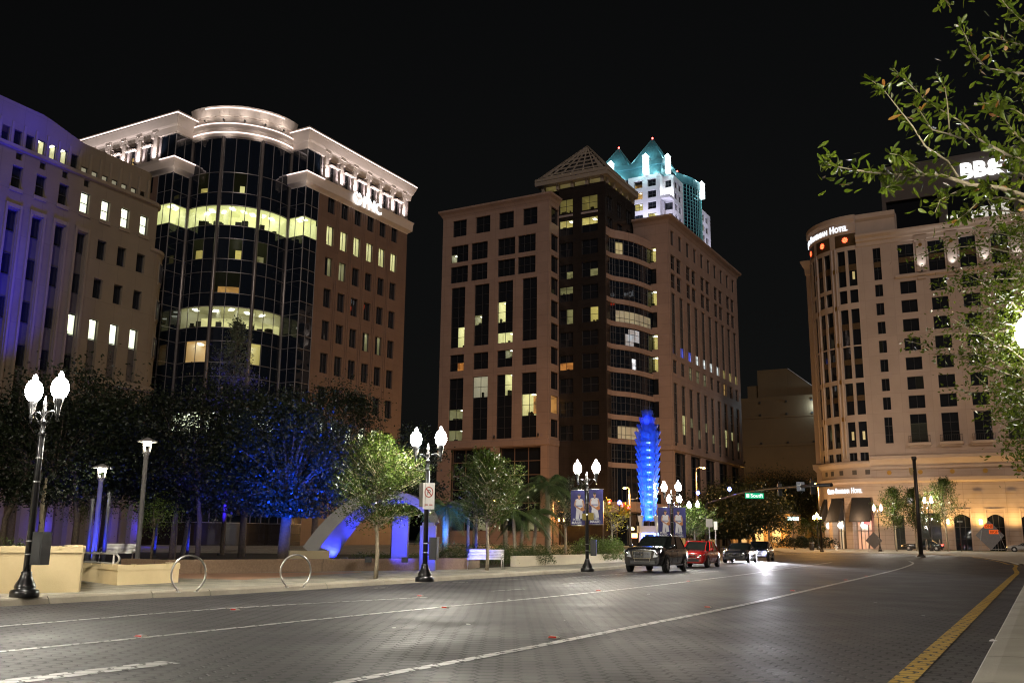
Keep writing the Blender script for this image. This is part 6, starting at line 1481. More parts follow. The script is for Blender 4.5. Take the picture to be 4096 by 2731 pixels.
def handrail():
    q = grp(262, 1340, .15); t = thing('handrail', 'grey tube handrail in front of the tall cream wall end', 'handrail', (q.x, q.y, .15), world=True)
    Y = q.y; P = lambda x, y, Y_: atp(x, y, Y_)
    a = P(178, 1268, Y + 1.2); b = P(262, 1271, Y); r = [P(268, 1272, Y - .05), P(273, 1278, Y - .1), P(274, 1285, Y - .1), P(270, 1292, Y - .05), P(262, 1293.5, Y)]
    m = MB(); m.tube([a, b] + r + [P(178, 1288, Y + 1.2)], .028, 8); m.build('rail', RAILM, t)
    m = MB(); m.tube([V((b.x, b.y, .15)), V((b.x, b.y, b.z))], .026, 8); m.build('post', RAILM, t)
    m = MB(); m.lathe([(.06, 0), (.06, .012)], 12, (b.x, b.y, .15)); m.build('foot_plate', RAILM, t)
handrail()
def ring(label, px, py, rz, first=None):
    q = grp(px, py, .15)
    if first: return copy_tree(first, q, rz, label)
    t = thing('bike_rack', label, 'bike rack', q, 'steel ring bike racks by the kerb', rz=rz)
    r_, cz = .385, .375; pts = [(r_ * math.cos(a), 0, cz + r_ * 1.07 * math.sin(a)) for a in [R(-60 + 300 * i / 40) for i in range(41)]]
    pts = [(r_ * math.sin(a), 0, .41 - .42 * math.cos(a)) for a in [R(32 + (360 - 64) * i / 40) for i in range(41)]]
    pts[0] = (pts[0][0], 0, 0); pts[-1] = (pts[-1][0], 0, 0)
    m = MB(); m.tube(pts, .024, 10); m.build('hoop', STEEL, t)
    for s_ in (-1, 1): m = MB(); m.lathe([(.06, 0), (.06, .01), (.03, .014)], 12, (s_ * abs(pts[0][0]), 0, 0)); m.build('foot_plate', STEEL, t)
    return t
rk = ring('nearest steel ring bike rack, in front of the low cream wall', 430, 1359, R(28))
ring('second steel ring bike rack, in front of the brown wall', 677, 1349, R(20), rk)
def bench(label, px, py, rz):
    q = grp(px, py, .15); t = thing('bench', label, 'bench', q, rz=rz)
    m = MB()
    for i in range(5): m.box((0, -.24 + i * .1, .44 + .01 * i), (1.55, .075, .03))
    m.build('seat', STEEL, t); m = MB()
    for i in range(6): m.box((0, .24 + i * .012, .50 + i * .065), (1.55, .025, .05))
    m.build('backrest', STEEL, t)
    for x in (-.74, .74):
        for y in (-.24, .24): m = MB(); m.tube([(x, y, .45), (x, y * 1.25, .0)], .02, 8); m.build('leg', STEEL, t)
        m = MB(); m.tube([(x, -.26, .44), (x, -.27, .62), (x, -.2, .66), (x, .24, .66)], .018, 8); m.build('armrest', STEEL, t)
    return t
bench('silver slatted bench behind the second street tree', 1115, 1307, R(-8))
be2 = grp(250, 1296, .15)
bn = bench('pale bench in the park behind the plaza lantern pole', 278, 1300, R(6)); bn.location = atp(268, 1296, 46) * 1; bn.location.z = .2
# blue arch sculpture
BLUESTEEL = pmat('painted_arch_steel', (.15, .15, .14), (.12, .12, .115), 2, .5); 
def arch():
    Y0 = 38.5; C = lambda x, y, Y=Y0: atp(x, y, Y)
    b = C(712, 1283); t = thing('arch_sculpture', 'large leaning arch sculpture lit blue, standing on a tan plinth and blue column', 'sculpture', (b.x, b.y, .3), world=True)
    # centre line of the beam and its depth, thickness
    pts = [(712, 1268, 38.6, 34), (752, 1215, 38.9, 31), (800, 1170, 39.2, 27), (850, 1145, 39.6, 23), (905, 1139, 40.0, 20), (950, 1152, 40.4, 18), (980, 1178, 40.7, 15), (996, 1202, 40.9, 11)]
    m = MB(); rows = []
    for i, (x, y, Y, tk) in enumerate(pts):
        x0, y0 = pts[max(0, i - 1)][:2]; x1, y1 = pts[min(len(pts) - 1, i + 1)][:2]; d = V((x1 - x0, y1 - y0)).normalized(); n_ = V((d.y, -d.x)); h_ = tk * .62
        o = C(x + n_.x * h_, y + n_.y * h_, Y); i_ = C(x - n_.x * h_ * .6, y - n_.y * h_ * .6, Y); back = V((.30, 1, 0)).normalized() * (1.3 * tk / 30)
        rows.append([o, i_, i_ + back + (i_ - o) * .35, o + back + (i_ - o) * .1])
    N = 5; fine = []
    for i in range(len(rows) - 1):
        for k in range(N):
            tt = k / N; r0_, r1_, r2, r3 = rows[max(0, i - 1)], rows[i], rows[i + 1], rows[min(len(rows) - 1, i + 2)]
            fine.append([.5 * ((2 * b_) + (-a_ + c_) * tt + (2 * a_ - 5 * b_ + 4 * c_ - d_) * tt * tt + (-a_ + 3 * b_ - 3 * c_ + d_) * tt ** 3) for a_, b_, c_, d_ in zip(r0_, r1_, r2, r3)])
    fine.append(rows[-1])
    for a, b2 in zip(fine[:-1], fine[1:]):
        for j in range(4): k = (j + 1) % 4; m.poly([a[j], b2[j], b2[k], a[k]])
    m.poly(fine[0]); m.poly(fine[-1][::-1]); m.build('arch_beam', BLUESTEEL, t)
    m = MB(); p0, p1 = C(664, 1284, 38.2), C(757, 1284, 38.6); d = (p1 - p0); d.z = 0; m.obox(V((p0.x, p0.y, .156)), d, V((-d.y, d.x, 0)).normalized() * 1.4, UP * (C(700, 1264, 38.4).z - .156)); m.build('plinth', pmat('tan_stone_plinth', (.36, .30, .18), (.30, .25, .15), 1, .8), t)
    cm = pmat('painted_column', (.10, .10, .12), (.085, .085, .10), 1, .55)
    for (xa, xb, yt, Y) in ((963, 999, 1206, 40.0),):
        p0, p1 = C(xa, 1285, Y), C(xb, 1285, Y); d = p1 - p0; d.z = 0; zt = C(xa, yt, Y).z
        m = MB(); m.obox(V((p0.x, p0.y, .156)), d, V((-d.y, d.x, 0)), UP * (zt - .156)); q = V((p0.x, p0.y, zt)) + d * .12 + V((-d.y, d.x, 0)) * .12; m.obox(q, d * .76, V((-d.y, d.x, 0)) * .76, UP * .12); m.build('column', cm, t)
    # floods at its feet
    for (x, y, Y, e, tx, ty, tY, sp) in ((790, 1282, 39.9, 260, 742, 1232, 39.3, 90), (846, 1283, 40.0, 520, 838, 1165, 40.2, 100), (930, 1283, 40.0, 800, 948, 1160, 40.9, 100), (985, 1283, 38.2, 260, 980, 1240, 40.2, 90), (1003, 1284, 39.2, 150, 990, 1205, 40.9, 100)):
        light('SPOT', 'blue_flood', C(x, y, Y), e, (.02, .03, 1), t, .12, C(tx, ty, tY), sp, .8)
    for (x, Y) in ((790, 38.9), (846, 39), (930, 39)): m = MB(); m.box(C(x, 1285, Y) , (.25, .2, .2)); m.build('floodlight', FIXT, t)
    return cm
COLM = arch()
p0 = atp(898, 1286, 41.5); p1 = atp(934, 1286, 41.5)
t = thing('blue_column', 'square blue lit column standing free under the arch', 'column', (p0.x, p0.y, .156), world=True); d = p1 - p0; d.z = 0; zt = atp(900, 1187, 41.5).z
m = MB(); m.obox(V((p0.x, p0.y, .156)), d, V((-d.y, d.x, 0)), UP * (zt - .156)); m.build('shaft', COLM, t); m = MB(); m.obox(V((p0.x, p0.y, .156)) - d * .04 - V((-d.y, d.x, 0)) * .04, d * 1.08, V((-d.y, d.x, 0)) * 1.08, UP * .08); m.obox(V((p0.x, p0.y, zt + .001)) - d * .03 - V((-d.y, d.x, 0)) * .03, d * 1.06, V((-d.y, d.x, 0)) * 1.06, UP * .06); m.build('moulding', COLM, t)
for (x, e, Y) in ((885, 190, 40.2), (945, 120, 40.2), (915, 170, 39.6)): light('SPOT', 'blue_flood', atp(x, 1284, Y), e, (.02, .03, 1), t, .12, atp(916, 1225, 41.8), 90, .8)
# thin blue lit posts in the park
for i, (x, y0, y1, Y) in enumerate(((214, 1145, 1275, 43.2), (252, 1130, 1275, 43.4), (1076, 1187, 1262, 49), (1094, 1190, 1262, 52), (362, 1186, 1265, 60), (437, 1185, 1268, 58))):
    a = atp(x, y0, Y); H = a.z - .156; t = thing('light_post', ('slim blue lit post left of the smaller plaza lantern', 'slim blue lit post right of the smaller plaza lantern', 'slim violet blue post left of the silver bench', 'slim violet blue post above the silver bench', 'slim blue post under the lit yellow foliage', 'slim blue post leaning beside the pale trunk')[i], 'post', (a.x, a.y, .156), 'slim blue lit posts in the park')
    m = MB(); m.tube([(0, 0, 0), (0, 0, H)], [.09, .075], 10); m.build('shaft', COLM, t); m = MB(); m.lathe([(.14, 0), (.14, .08), (.1, .1)], 12); m.build('foot', COLM, t)
    light('SPOT', 'blue_flood', V((.35, -.9, .15)), 130, (.02, .04, 1), t, .08, V((0, 0, H * .6)), 80, .8)
# glass artichoke tower
def glass_tower():
    Y0 = 72.0; top = atp(1484, 930, Y0); b = atp(1492, 1262, Y0); zb = gz(Y0) + .15; cx = b.x; H = top.z - zb
    t = thing('glass_light_tower', 'tall tapering sculpture of blue lit glass leaves on a lit frame base', 'sculpture', (cx, Y0, zb))
    glass = bpy.data.materials.new('frosted_blue_lit_glass'); glass.use_nodes = True; n = glass.node_tree.nodes; l = glass.node_tree.links; p = n['Principled BSDF']
    p.inputs['Base Color'].default_value = (.02, .035, .14, 1); p.inputs['Roughness'].default_value = .25; tr = n.new('ShaderNodeBsdfTranslucent'); tr.inputs[0].default_value = (.16, .34, 1, 1); tp = n.new('ShaderNodeBsdfTransparent'); tp.inputs[0].default_value = (.75, .82, 1, 1)
    m1 = n.new('ShaderNodeMixShader'); m1.inputs[0].default_value = .55; m2 = n.new('ShaderNodeMixShader'); m2.inputs[0].default_value = .30
    l.new(p.outputs[0], m1.inputs[1]); l.new(tr.outputs[0], m1.inputs[2]); l.new(m1.outputs[0], m2.inputs[1]); l.new(tp.outputs[0], m2.inputs[2]); l.new(m2.outputs[0], n['Material Output'].inputs[0])
    z0 = 2.75; nt_ = 15
    def rad(z): u = (z - z0) / (H - z0); return .54 + .34 * math.sin(min(1, u * 1.3) * math.pi * .60) - .78 * max(0, u - .70) / .30
    for k in range(nt_):
        z = z0 + (H - z0 - .5) * k / nt_; hh = (H - z0) / nt_; m = MB(); r_ = rad(z); u = k / nt_
        for j in range(8):
            a0, a1 = 2 * math.pi * (j + .04) / 8 + (k % 2) * .0, 2 * math.pi * (j + .96) / 8; am = (a0 + a1) / 2
            ri, ro = r_ * .80, r_ * (1.08 + .10 * u)
            lo = [(ri * math.cos(a), ri * math.sin(a), z) for a in (a0, am, a1)]; hi = [(ro * math.cos(a), ro * math.sin(a), z + hh * (1.05 if a != am else 1.12)) for a in (a0, am, a1)]
            for q in range(2): m.poly([lo[q], lo[q + 1], hi[q + 1], hi[q]])
        o = m.build('glass_tier', glass, t)
        if u > .72:                                         # smaller pointed leaves near the top
            m = MB()
            for j in range(7):
                a = 2 * math.pi * j / 7 + k; m.poly([(ri * .5 * math.cos(a - .3), ri * .5 * math.sin(a - .3), z), (ri * .5 * math.cos(a + .3), ri * .5 * math.sin(a + .3), z), (ro * .98 * math.cos(a), ro * .98 * math.sin(a), z + hh * 1.9)])
            m.build('glass_leaf', glass, o)
    m = MB()
    for k in range(nt_ + 1):
        z = z0 + (H - z0 - .5) * k / nt_; r_ = rad(z) * .84; pts = [(r_ * math.cos(2 * math.pi * i / 16), r_ * math.sin(2 * math.pi * i / 16), z) for i in range(17)]; m.tube(pts, .025, 5)
    for j in range(4): a = R(45 + 90 * j) - .25; m.tube([(rad(z) * .80 * math.cos(a), rad(z) * .80 * math.sin(a), z) for z in [z0 + (H - z0 - .8) * i / 12 for i in range(13)]], .035, 6)
    m.tube([(0, 0, 2.4), (0, 0, H - .5)], .05, 8); m.build('frame', pmat('bronze_tower_frame', (.16, .10, .07), rough=.4, metal=.5), t)
    m = MB()
    for k in range(11): m.box((.06, -.10, z0 + .3 + k * .55), (.34, .05, .09))
    m.build('light_tube', emat('cyan_white_tube', (.25, .60, 1), 3), t)
    for k in range(7): light('POINT', 'blue_core_light', V((0, -.16, z0 + .35 + k * (H - z0 - 1.6) / 7)), (70 - 9.5 * k), (.03, .18, 1), t, .12)
    light('POINT', 'blue_top_light', V((-.1, -.2, H - 1.1)), 14, (.08, .12, 1), t, .1)
    base = pmat('tower_base_stone', (.42, .38, .30), (.36, .32, .25), 2, .7)
    m = MB()
    for j in range(4):
        a = R(45 + 90 * j) - .25; x, y = .95 * math.cos(a), .95 * math.sin(a); m.bar((x, y, 0), (x * .84, y * .84, 2.75), .17)
        a2 = a + R(90); m.bar((x * .87, y * .87, 2.15), (.95 * .87 * math.cos(a2), .95 * .87 * math.sin(a2), 2.15), .5)
    m.build('base_frame', base, t)
    m = MB()
    for j in range(4):
        a = R(45 + 90 * j) - .25; x, y = .90 * math.cos(a), .90 * math.sin(a); m.poly([(x * .8 - .2, y * .8, 3.15), (x * .8 + .2, y * .8, 3.15), (x * .84, y * .84 - .03, 2.5)]); m.bar((x * .92, y * .92, 2.7), (x * 1.02, y * 1.02, 3.15), .24)
    m.build('bracket', base, t)
    m = MB()
    for j in (2, 3, 0):
        a, a2 = R(45 + 90 * j) - .25, R(135 + 90 * j) - .25; p, q = V((1.0 * math.cos(a), 1.0 * math.sin(a), 0)), V((1.0 * math.cos(a2), 1.0 * math.sin(a2), 0)); A_, B_ = p.lerp(q, .16), p.lerp(q, .84); u_ = 1.86
        A2, B2 = A_ * .93 + UP * u_, B_ * .93 + UP * u_; m.tube([A_ + UP * .1, A2], .045, 6); m.tube([A2, B2], .045, 6); m.tube([B2, B_ + UP * .1], .045, 6)
    m.build('neon_tube', emat('blue_neon', (.10, .22, 1), 14), t)
    light('POINT', 'base_glow', V((-1.6, -1.4, .5)), 120, (1, .6, .25), t, .2); light('POINT', 'neon_spill', V((0, -1.3, 1.2)), 40, (.1, .2, 1), t, .2)
glass_tower()
# small tower of white lights seen between the palms
# ================================================================== TRAFFIC SIGNALS AND SIGNS
DARKP = pmat('dark_bronze_pole', (.03, .025, .022), rough=.4); ORANGEP = pmat('galvanised_pole', (.20, .18, .16), rough=.5, metal=.4); YEL = pmat('yellow_signal_housing', (.42, .28, .02), rough=.5); SIGB = pmat('black_signal_housing', (.02, .02, .02), rough=.5)
REDL = emat('red_signal', (1, .02, .03), 10); BLUL = emat('blue_beacon', (.12, .16, 1), 14); ORL = emat('orange_hand_signal', (1, .22, .04), 12); HEADO = emat('sodium_lamp_head', (1, .55, .14), 30, True)
def signal_head(label, px, py, Y, lit=True, face=1, housing=YEL, size=1.0):
    q = at(px, py, Y); t = thing('traffic_signal', label, 'traffic light', q, 'traffic signal heads')
    m = MB(); s_ = size; m.box((0, 0, 0), (.36 * s_, .26 * s_, 1.1 * s_)); m.bar((0, .1, .4 * s_), (0, .3, .75 * s_), .06)
    m.build('housing', housing, t)
    for k, z in enumerate((.36, 0, -.36)):
        v = MB(); n = 10; r_ = .14 * s_; y0, y1 = -.13 * s_ * face, -.34 * s_ * face
        for i in range(n): a, b = R(-20 + 220 * i / n), R(-20 + 220 * (i + 1) / n); v.poly([(r_ * math.cos(a), y0, z * s_ + r_ * math.sin(a)), (r_ * math.cos(b), y0, z * s_ + r_ * math.sin(b)), (r_ * math.cos(b), y1, z * s_ + r_ * math.sin(b)), (r_ * math.cos(a), y1, z * s_ + r_ * math.sin(a))])
        vo = v.build('visor', housing, t)
        d = MB(); d.poly([(r_ * .9 * math.cos(R(36 * i)), y0 - .012 * face, z * s_ + r_ * .9 * math.sin(R(36 * i))) for i in range(10)]); d.build('lens', REDL if (lit and k == 0) else SIGB, vo)
    return t
def pole(name, label, cat, px, pytop, Y, r0_=.12, r1=.08, mat=DARKP, group=None, slab=.15):
    q = at(px, pytop, Y); zb = gz(Y) + slab; t = thing(name, label, cat, (q.x, q.y, zb), group); H = q.z - zb
    m = MB(); m.tube([(0, 0, 0), (0, 0, H)], [r0_, r1], 12); m.build('shaft', mat, t); m = MB(); m.lathe([(r0_ * 1.9, 0), (r0_ * 1.9, .12), (r0_ * 1.2, .3)], 14); m.build('foot', mat, t)
    return t, H
def z13(x, y): return 2250 + x * .2551, 1880 + y * .2551
def cobra(label, px, py, Y, dx, arm=None, group='sodium street lights', mat=ORANGEP):
    t, H = pole('street_light', label, 'street light', px, py, Y, .13, .08, mat, group)
    m = MB(); m.tube([(0, 0, H), (dx * .5, -.05, H + .15), (dx, -.1, H + .12)], .05, 8); m.build('arm', mat, t)
    m = MB(); m.lathe([(.05, .1), (.22, .05), (.26, -.02), (.2, -.05)], 12, (dx, -.1, H + .1)); h = m.build('lamp_head', mat, t)
    m = MB(); m.lathe([(.06, -.14), (.17, -.10), (.19, -.05)], 12, (dx, -.1, H + .1)); m.build('lamp_lens', HEADO, h)
    light('POINT', 'sodium_light', V((dx, -.1, H - .35)), 1500, (1, .50, .15), t, .15)
    return t, H
t, H = cobra('orange street light beside the left signal arm and the glass tower', *z13(1052, 285), 98, -.5)
q = t.location; m = MB(); ap = at(*z13(690, 535), 98) - q; m.tube([(0, 0, at(*z13(1050, 700), 98).z - q.z), ap], [.09, .05], 8); m.build('signal_arm', ORANGEP, t)
m = MB(); hp = at(*z13(1170, 450), 98) - q; m.tube([(0, 0, hp.z), hp], .03, 6); m.lathe([(.05, 0), (.12, .05), (.1, .15)], 10, hp); m.build('camera_arm', ORANGEP, t)
for (x, y, lab) in ((715, 550, 'yellow signal head showing red at the tip of the left arm'), (918, 610, 'yellow signal head showing red in the middle of the left arm'), (1010, 640, 'yellow signal head showing red nearest the left arm pole')):
    o = signal_head(lab, *z13(x, y), 97.7, True, 1, YEL, 1.15); o.rotation_euler.z = R(35)
t = thing('beacon', 'blue beacon light above the left signal arm', 'beacon', at(*z13(893, 505), 97.5)); m = MB(); m.lathe([(.05, -.2), (.16, -.15), (.2, 0), (.14, .14), (.03, .2)], 12); m.build('lens', BLUL, t); m = MB(); m.tube([(0, 0, -.2), (0, 0, -.9)], .04, 6); m.build('stem', DARKP, t)
t, H = pole('pedestrian_signal', 'pedestrian signal with glowing orange hand left of the black car', 'traffic light', *z13(1072, 985), 88, .06, .06, DARKP)
hd = at(*z13(1125, 1022), 88) - t.location; m = MB(); m.box(hd, (.62, .3, .5)); m.tube([(0, 0, hd.z), hd], .05, 6); m.build('housing', SIGB, t); m = MB(); m.box(hd + V((0, -.16, 0)), (.5, .02, .38)); m.build('hand_symbol', ORL, t)
# long mast arm over the road
t, H = pole('signal_mast', 'long dark mast arm across the street carrying the green street sign', 'signal mast', 2823, 2030, 100, .17, .15, DARKP)
aL = at(2830, 2011, 100) - t.location; aR = at(3326, 1938, 84) - t.location; m = MB(); ARM = [aL, at(2981, 1968, 95) - t.location, at(3078, 1955, 92) - t.location, at(3200, 1945, 88) - t.location, aR]; m.tube([V((0, 0, H))] + ARM, [.10, .11, .12, .135, .15, .17], 10); m.build('mast_arm', DARKP, t)
def onarm(px):
    xs_ = [2830, 2981, 3078, 3200, 3326]; i_ = max(i for i in range(4) if xs_[i] <= px); a, b = ARM[i_] + t_loc, ARM[i_ + 1] + t_loc; lo, hi = 0, 1
    for _ in range(40):
        mid_ = (lo + hi) / 2; q = a.lerp(b, mid_); v = q - V((0, 0, CAM_H)); x = 2048 + F_PX * v.dot(rt) / v.dot(fw)
        if x < px: lo = mid_
        else: hi = mid_
    return a.lerp(b, lo)
t_loc = V(t.location)
for px, lab in ((3122, 'dark signal head seen from behind, left on the long mast arm'), (3253, 'dark signal head seen from behind, right on the long mast arm')):
    q = onarm(px); o = signal_head(lab, 0, 0, 50, False, -1, SIGB, 1.05); o.location = q + V((0, .25, -.15))
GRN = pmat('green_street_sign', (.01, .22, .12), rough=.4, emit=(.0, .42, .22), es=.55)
def st_face(t, ex, en):
    m = MB(); text_mesh(m, 'South', -ex * .42 - UP * .14 + en * .03, ex, UP, .34, .006, 0, .01, 1.1); text_mesh(m, 'St', ex * .68 + UP * .06 + en * .03, ex, UP, .14, .006, 0, .01)
    m.obox(-ex * .86 - UP * .16 + en * .025, ex * .3, UP * .32, en * .006); m.build('lettering', emat('lit_sign_letters', (.75, .95, .65), .9), t)
    m = MB(); 
    for s in (-.5, .5): m.bar(ex * s + UP * .24, ex * s + UP * .55, .04)
    m.build('hanger', DARKP, t)
q = onarm(3018); s1 = at(3018, 1982, q.y)
board('street_sign', 'green South St sign hanging under the long mast arm', 'street sign', V((s1.x, s1.y, s1.z)), (.98, .18, 0), 1.9, .52, GRN, st_face, th=.05)
q = onarm(3199); board('lane_sign', 'white and blue square lane sign on the long mast arm', 'road sign', q + V((0, -.25, 0)), (.98, .18, 0), .78, .82, pmat('grey_lane_sign', (.30, .34, .40)), lambda t, ex, en: ([(m_ := MB()), m_.bar(-UP * .3 + en * .02, UP * .3 + en * .02, .05), m_.bar(-ex * .3 + UP * .1 + en * .02, ex * .3 + UP * .1 + en * .02, .05), m_.build('arrow', SGW, t)]))
for px, py, lab in ((2792, 1970, 'blue beacon above the mast pole beside the white lamps'), (2918, 1955, 'blue beacon standing on the long mast arm')):
    qq = onarm(max(px, 2835)) if px > 2800 else at(px, 2005, 99); c = at(px, py, qq.y); t2 = thing('beacon', lab, 'beacon', c); m = MB(); m.lathe([(.05, -.2), (.15, -.15), (.19, 0), (.13, .14), (.03, .2)], 12); m.build('lens', BLUL, t2); m = MB(); m.tube([(0, 0, -.2), (0, 0, qq.z - c.z)], .04, 6); m.build('stem', DARKP, t2)
cobra('tall sodium street light right of the glass tower', 2783, 1872, 112, .9)
for i, (px, Y) in enumerate(((1120, 150), (1270, 147), (1385, 143))):  # unseen sodium lights added to warm the lower granite facade
    cobra(('sodium street light hidden behind the young oak on the cross street', 'sodium street light hidden behind the palms on the cross street', 'sodium street light behind the banner lamp on the cross street')[i], px * K, 1150 * K, Y, .9)  # all three are added, unseen lights warming the granite facade
cobra('sodium street light before the small orange building', 3070, 2012, 150, -.1)
cobra('dark pole with small amber lamp beside the hotel corner', 3273, 1935, 118, -.5, mat=DARKP)
t, H = pole('signal_pole', 'thick black pole with camera rising in front of the hotel', 'pole', 3655, 1825, 98, .22, .17, DARKP, slab=.08)
m = MB(); zc = at(3640, 1880, 98).z - t.location.z; m.box((-.42, -.1, zc), (.28, .3, .5)); m.tube([(0, 0, zc), (-.42, -.1, zc)], .05, 6); m.lathe([(.1, -.15), (.14, 0), (.1, .12)], 10, (-.42, -.12, zc - .35)); m.build('camera', pmat('amber_lit_camera', (.5, .36, .16)), t); m = MB(); m.lathe([(.22, H), (.26, H - .1), (.26, H - .25), (.21, H - .4)], 12); m.build('cap', DARKP, t)
# signs in front of the hotel and by the kerb
def diamond(label, px, py, wpx, base, text=None, rz=0.0):
    g = grg(px / K, base / K, .08); Y = g.y; c = at(px, py, Y); hw = wpx / 2 * Y / F_PX; t = thing('work_zone_sign', label, 'road sign', (c.x, c.y, g.z), 'portable diamond signs', rz=rz); zc = c.z - g.z
    m = MB(); e = .03; q = [(-hw, 0, zc), (0, 0, zc - hw), (hw, 0, zc), (0, 0, zc + hw)]
    m.poly(q); m.poly([(x, y + e, z) for x, y, z in q][::-1])
    for i in range(4): j = (i + 1) % 4; m.poly([q[j], q[i], (q[i][0], e, q[i][2]), (q[j][0], e, q[j][2])])
    m.build('diamond_panel', pmat('grey_sign_cloth', (.17, .165, .17), (.14, .135, .14), 3, .7), t)
    for s_ in (-1, 1):
        m = MB(); m.tube([(s_ * hw * .55, -.03, zc + hw * .35), (s_ * hw * .95, -.45, 0)], .022, 6); m.tube([(s_ * hw * .5, .05, zc), (s_ * hw * .62, .5, 0)], .022, 6); m.build('leg', POLEG, t)
    m = MB(); m.bar((-hw * .9, -.1, .35), (hw * .9, -.1, .35), .05); m.build('crossbar', POLEG, t)
    if text:
        for (txt, x, z, w2) in text:
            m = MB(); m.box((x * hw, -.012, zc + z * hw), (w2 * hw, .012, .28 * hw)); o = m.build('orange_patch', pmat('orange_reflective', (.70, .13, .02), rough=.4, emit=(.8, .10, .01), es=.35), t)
            m = MB(); text_mesh(m, txt, V((x * hw - w2 * hw * .43, -.024, zc + (z - .09) * hw)), (1, 0, 0), UP, .18 * hw, .008, 0, .01, 1.05); m.build('lettering', pmat('dark_red_print', (.22, .02, .01)), o)
diamond('large grey diamond work sign with orange patches reading right', 3960, 2140, 113, 2205, [('ONE', -.05, .62, .62), ('RIGHT', .28, .24, .66)])
diamond('smaller blank tan diamond sign beside the hotel lamp', 3496, 2161, 66, 2205)
g = grg(2197, 1262.5, .08); t, H = pole('one_way_sign', 'white one way arrow sign on a pole before the arched windows', 'road sign', 3837, 2085, 140, .05, .05, DARKP, slab=.08)
m = MB(); m.box((0, -.07, H), (.95, .03, .36)); m.build('panel', SIGB, t); m = MB(); a = -.09; m.poly([(-.42, a, H), (-.25, a, H - .13), (-.25, a, H + .13)]); m.poly([(-.25, a, H - .07), (.42, a, H - .07), (.42, a, H + .07), (-.25, a, H + .07)]); o = m.build('arrow', SGW, t); m = MB(); text_mesh(m, 'ONE WAY', (-.18, -.1, H - .05), (1, 0, 0), UP, .10, .006); m.build('lettering', SIGB, o)
t, H = pole('street_sign_post', 'small white lit street name sign right of the amber lamps', 'street sign', 3172, 2073, 135, .06, .06, DARKP)
m = MB(); m.box((0, -.08, H), (1.5, .06, .5)); m.build('panel', emat('pale_lit_sign', (.55, .85, .80), 1.6), t)
for i, (px, py, Y, w_, h_, lab) in enumerate(((2836, 2090, 62, .42, .50, 'grey back of a road sign behind the red car'), (2861, 2100, 60, .22, .50, 'narrow white sign on a pole behind the red car'))):
    t, H = pole('road_sign', lab, 'road sign', px, py - 12, Y, .035, .035, POLEG); m = MB(); m.box((0, -.05, H - .2), (w_, .02, h_)); m.build('panel', SGW if i else POLEG, t)
# bike rings, bin, hydrant before the hotel
ls = ('leftmost steel ring bike rack before the hotel', 'steel ring bike rack in front of the black car wheel', 'steel ring bike rack left of the tall hotel lamp', 'rightmost steel ring bike rack before the hotel')
for i, x in enumerate((2108, 2129.5, 2160, 2180)):
    q = grg(x, 1264.5, .08); o = copy_tree(rk, q, R(60), ls[i], 'ring bike racks before the hotel', scale=1.9)
q = grg(1865, 1263, .08); t = thing('litter_bin', 'dark ribbed litter bins beside the hotel corner post', 'litter bin', q); m = MB(); m.lathe([(.3, 0), (.34, .1), (.34, .95), (.25, 1.05)], 20, flute=.08); m.build('bin_body', DARKP, t); m = MB(); m.lathe([(.36, .95), (.36, 1.0), (.2, 1.15)], 16); m.build('lid', DARKP, t); m = MB(); m.lathe([(.345, .9), (.35, .9), (.35, .95), (.345, .95)], 20); m.build('band', SILV, t)
q = grg(1921, 1263, .08); t = thing('fire_hydrant', 'small white fire hydrant at the hotel corner', 'hydrant', q); m = MB(); m.lathe([(.2, 0), (.2, .06), (.14, .08), (.14, .5), (.18, .52), (.17, .6), (.1, .72), (.03, .78)], 14); m.build('barrel', SGW, t)
for s_ in (-1, 1): m = MB(); m.tube([(s_ * .1, 0, .42), (s_ * .25, 0, .42)], .07, 8); m.build('nozzle', SGW, t)
# litter on the gutter
q = gr(3972, 2563, .08); t = thing('paper_scrap', 'crumpled white paper scrap on the right concrete gutter', 'litter', q); m = MB(); pts = [(-.07, -.02, .002), (-.03, .03, .015), (.02, -.01, .02), (.08, .02, .004), (.05, -.04, .012), (-.02, -.04, .003)]
m.poly([pts[0], pts[5], pts[1]]); m.poly([pts[1], pts[5], pts[2]]); m.poly([pts[2], pts[5], pts[4]]); m.poly([pts[2], pts[4], pts[3]]); m.poly([pts[1], pts[2], (.02, .04, .03)]); o = m.build('sheet', pmat('white_paper', (.75, .75, .72)), t)
rl = random.Random(3)
for i, (x, y) in enumerate(((905, 1443), (1300, 1425), (1170, 1378), (1660, 1400), (2010, 1385), (1490, 1365), (2120, 1415), (1075, 1435))):
    q = grg(x, y); t = thing('road_debris', ('tiny pale scrap on the road left of the nearest white line', 'tiny pale scrap above the largest road marker', 'tiny pale scrap in the bright patch below the second lamp', 'tiny pale scrap by the nearest white line', 'tiny pale scrap in the right lane', 'tiny pale scrap in front of the black car', 'tiny pale scrap near the yellow line', 'tiny pale scrap in the middle lane')[i], 'litter', q + UP * .007)
    m = MB(); a = rl.random() * 6; pts = [V((.05 * math.cos(a + k * 1.26) * rl.uniform(.5, 1.2), .03 * math.sin(a + k * 1.26), .004 + .012 * rl.random())) for k in range(5)]; m.poly(pts); m.build('scrap', pmat('white_paper', (.75, .75, .72)), t)
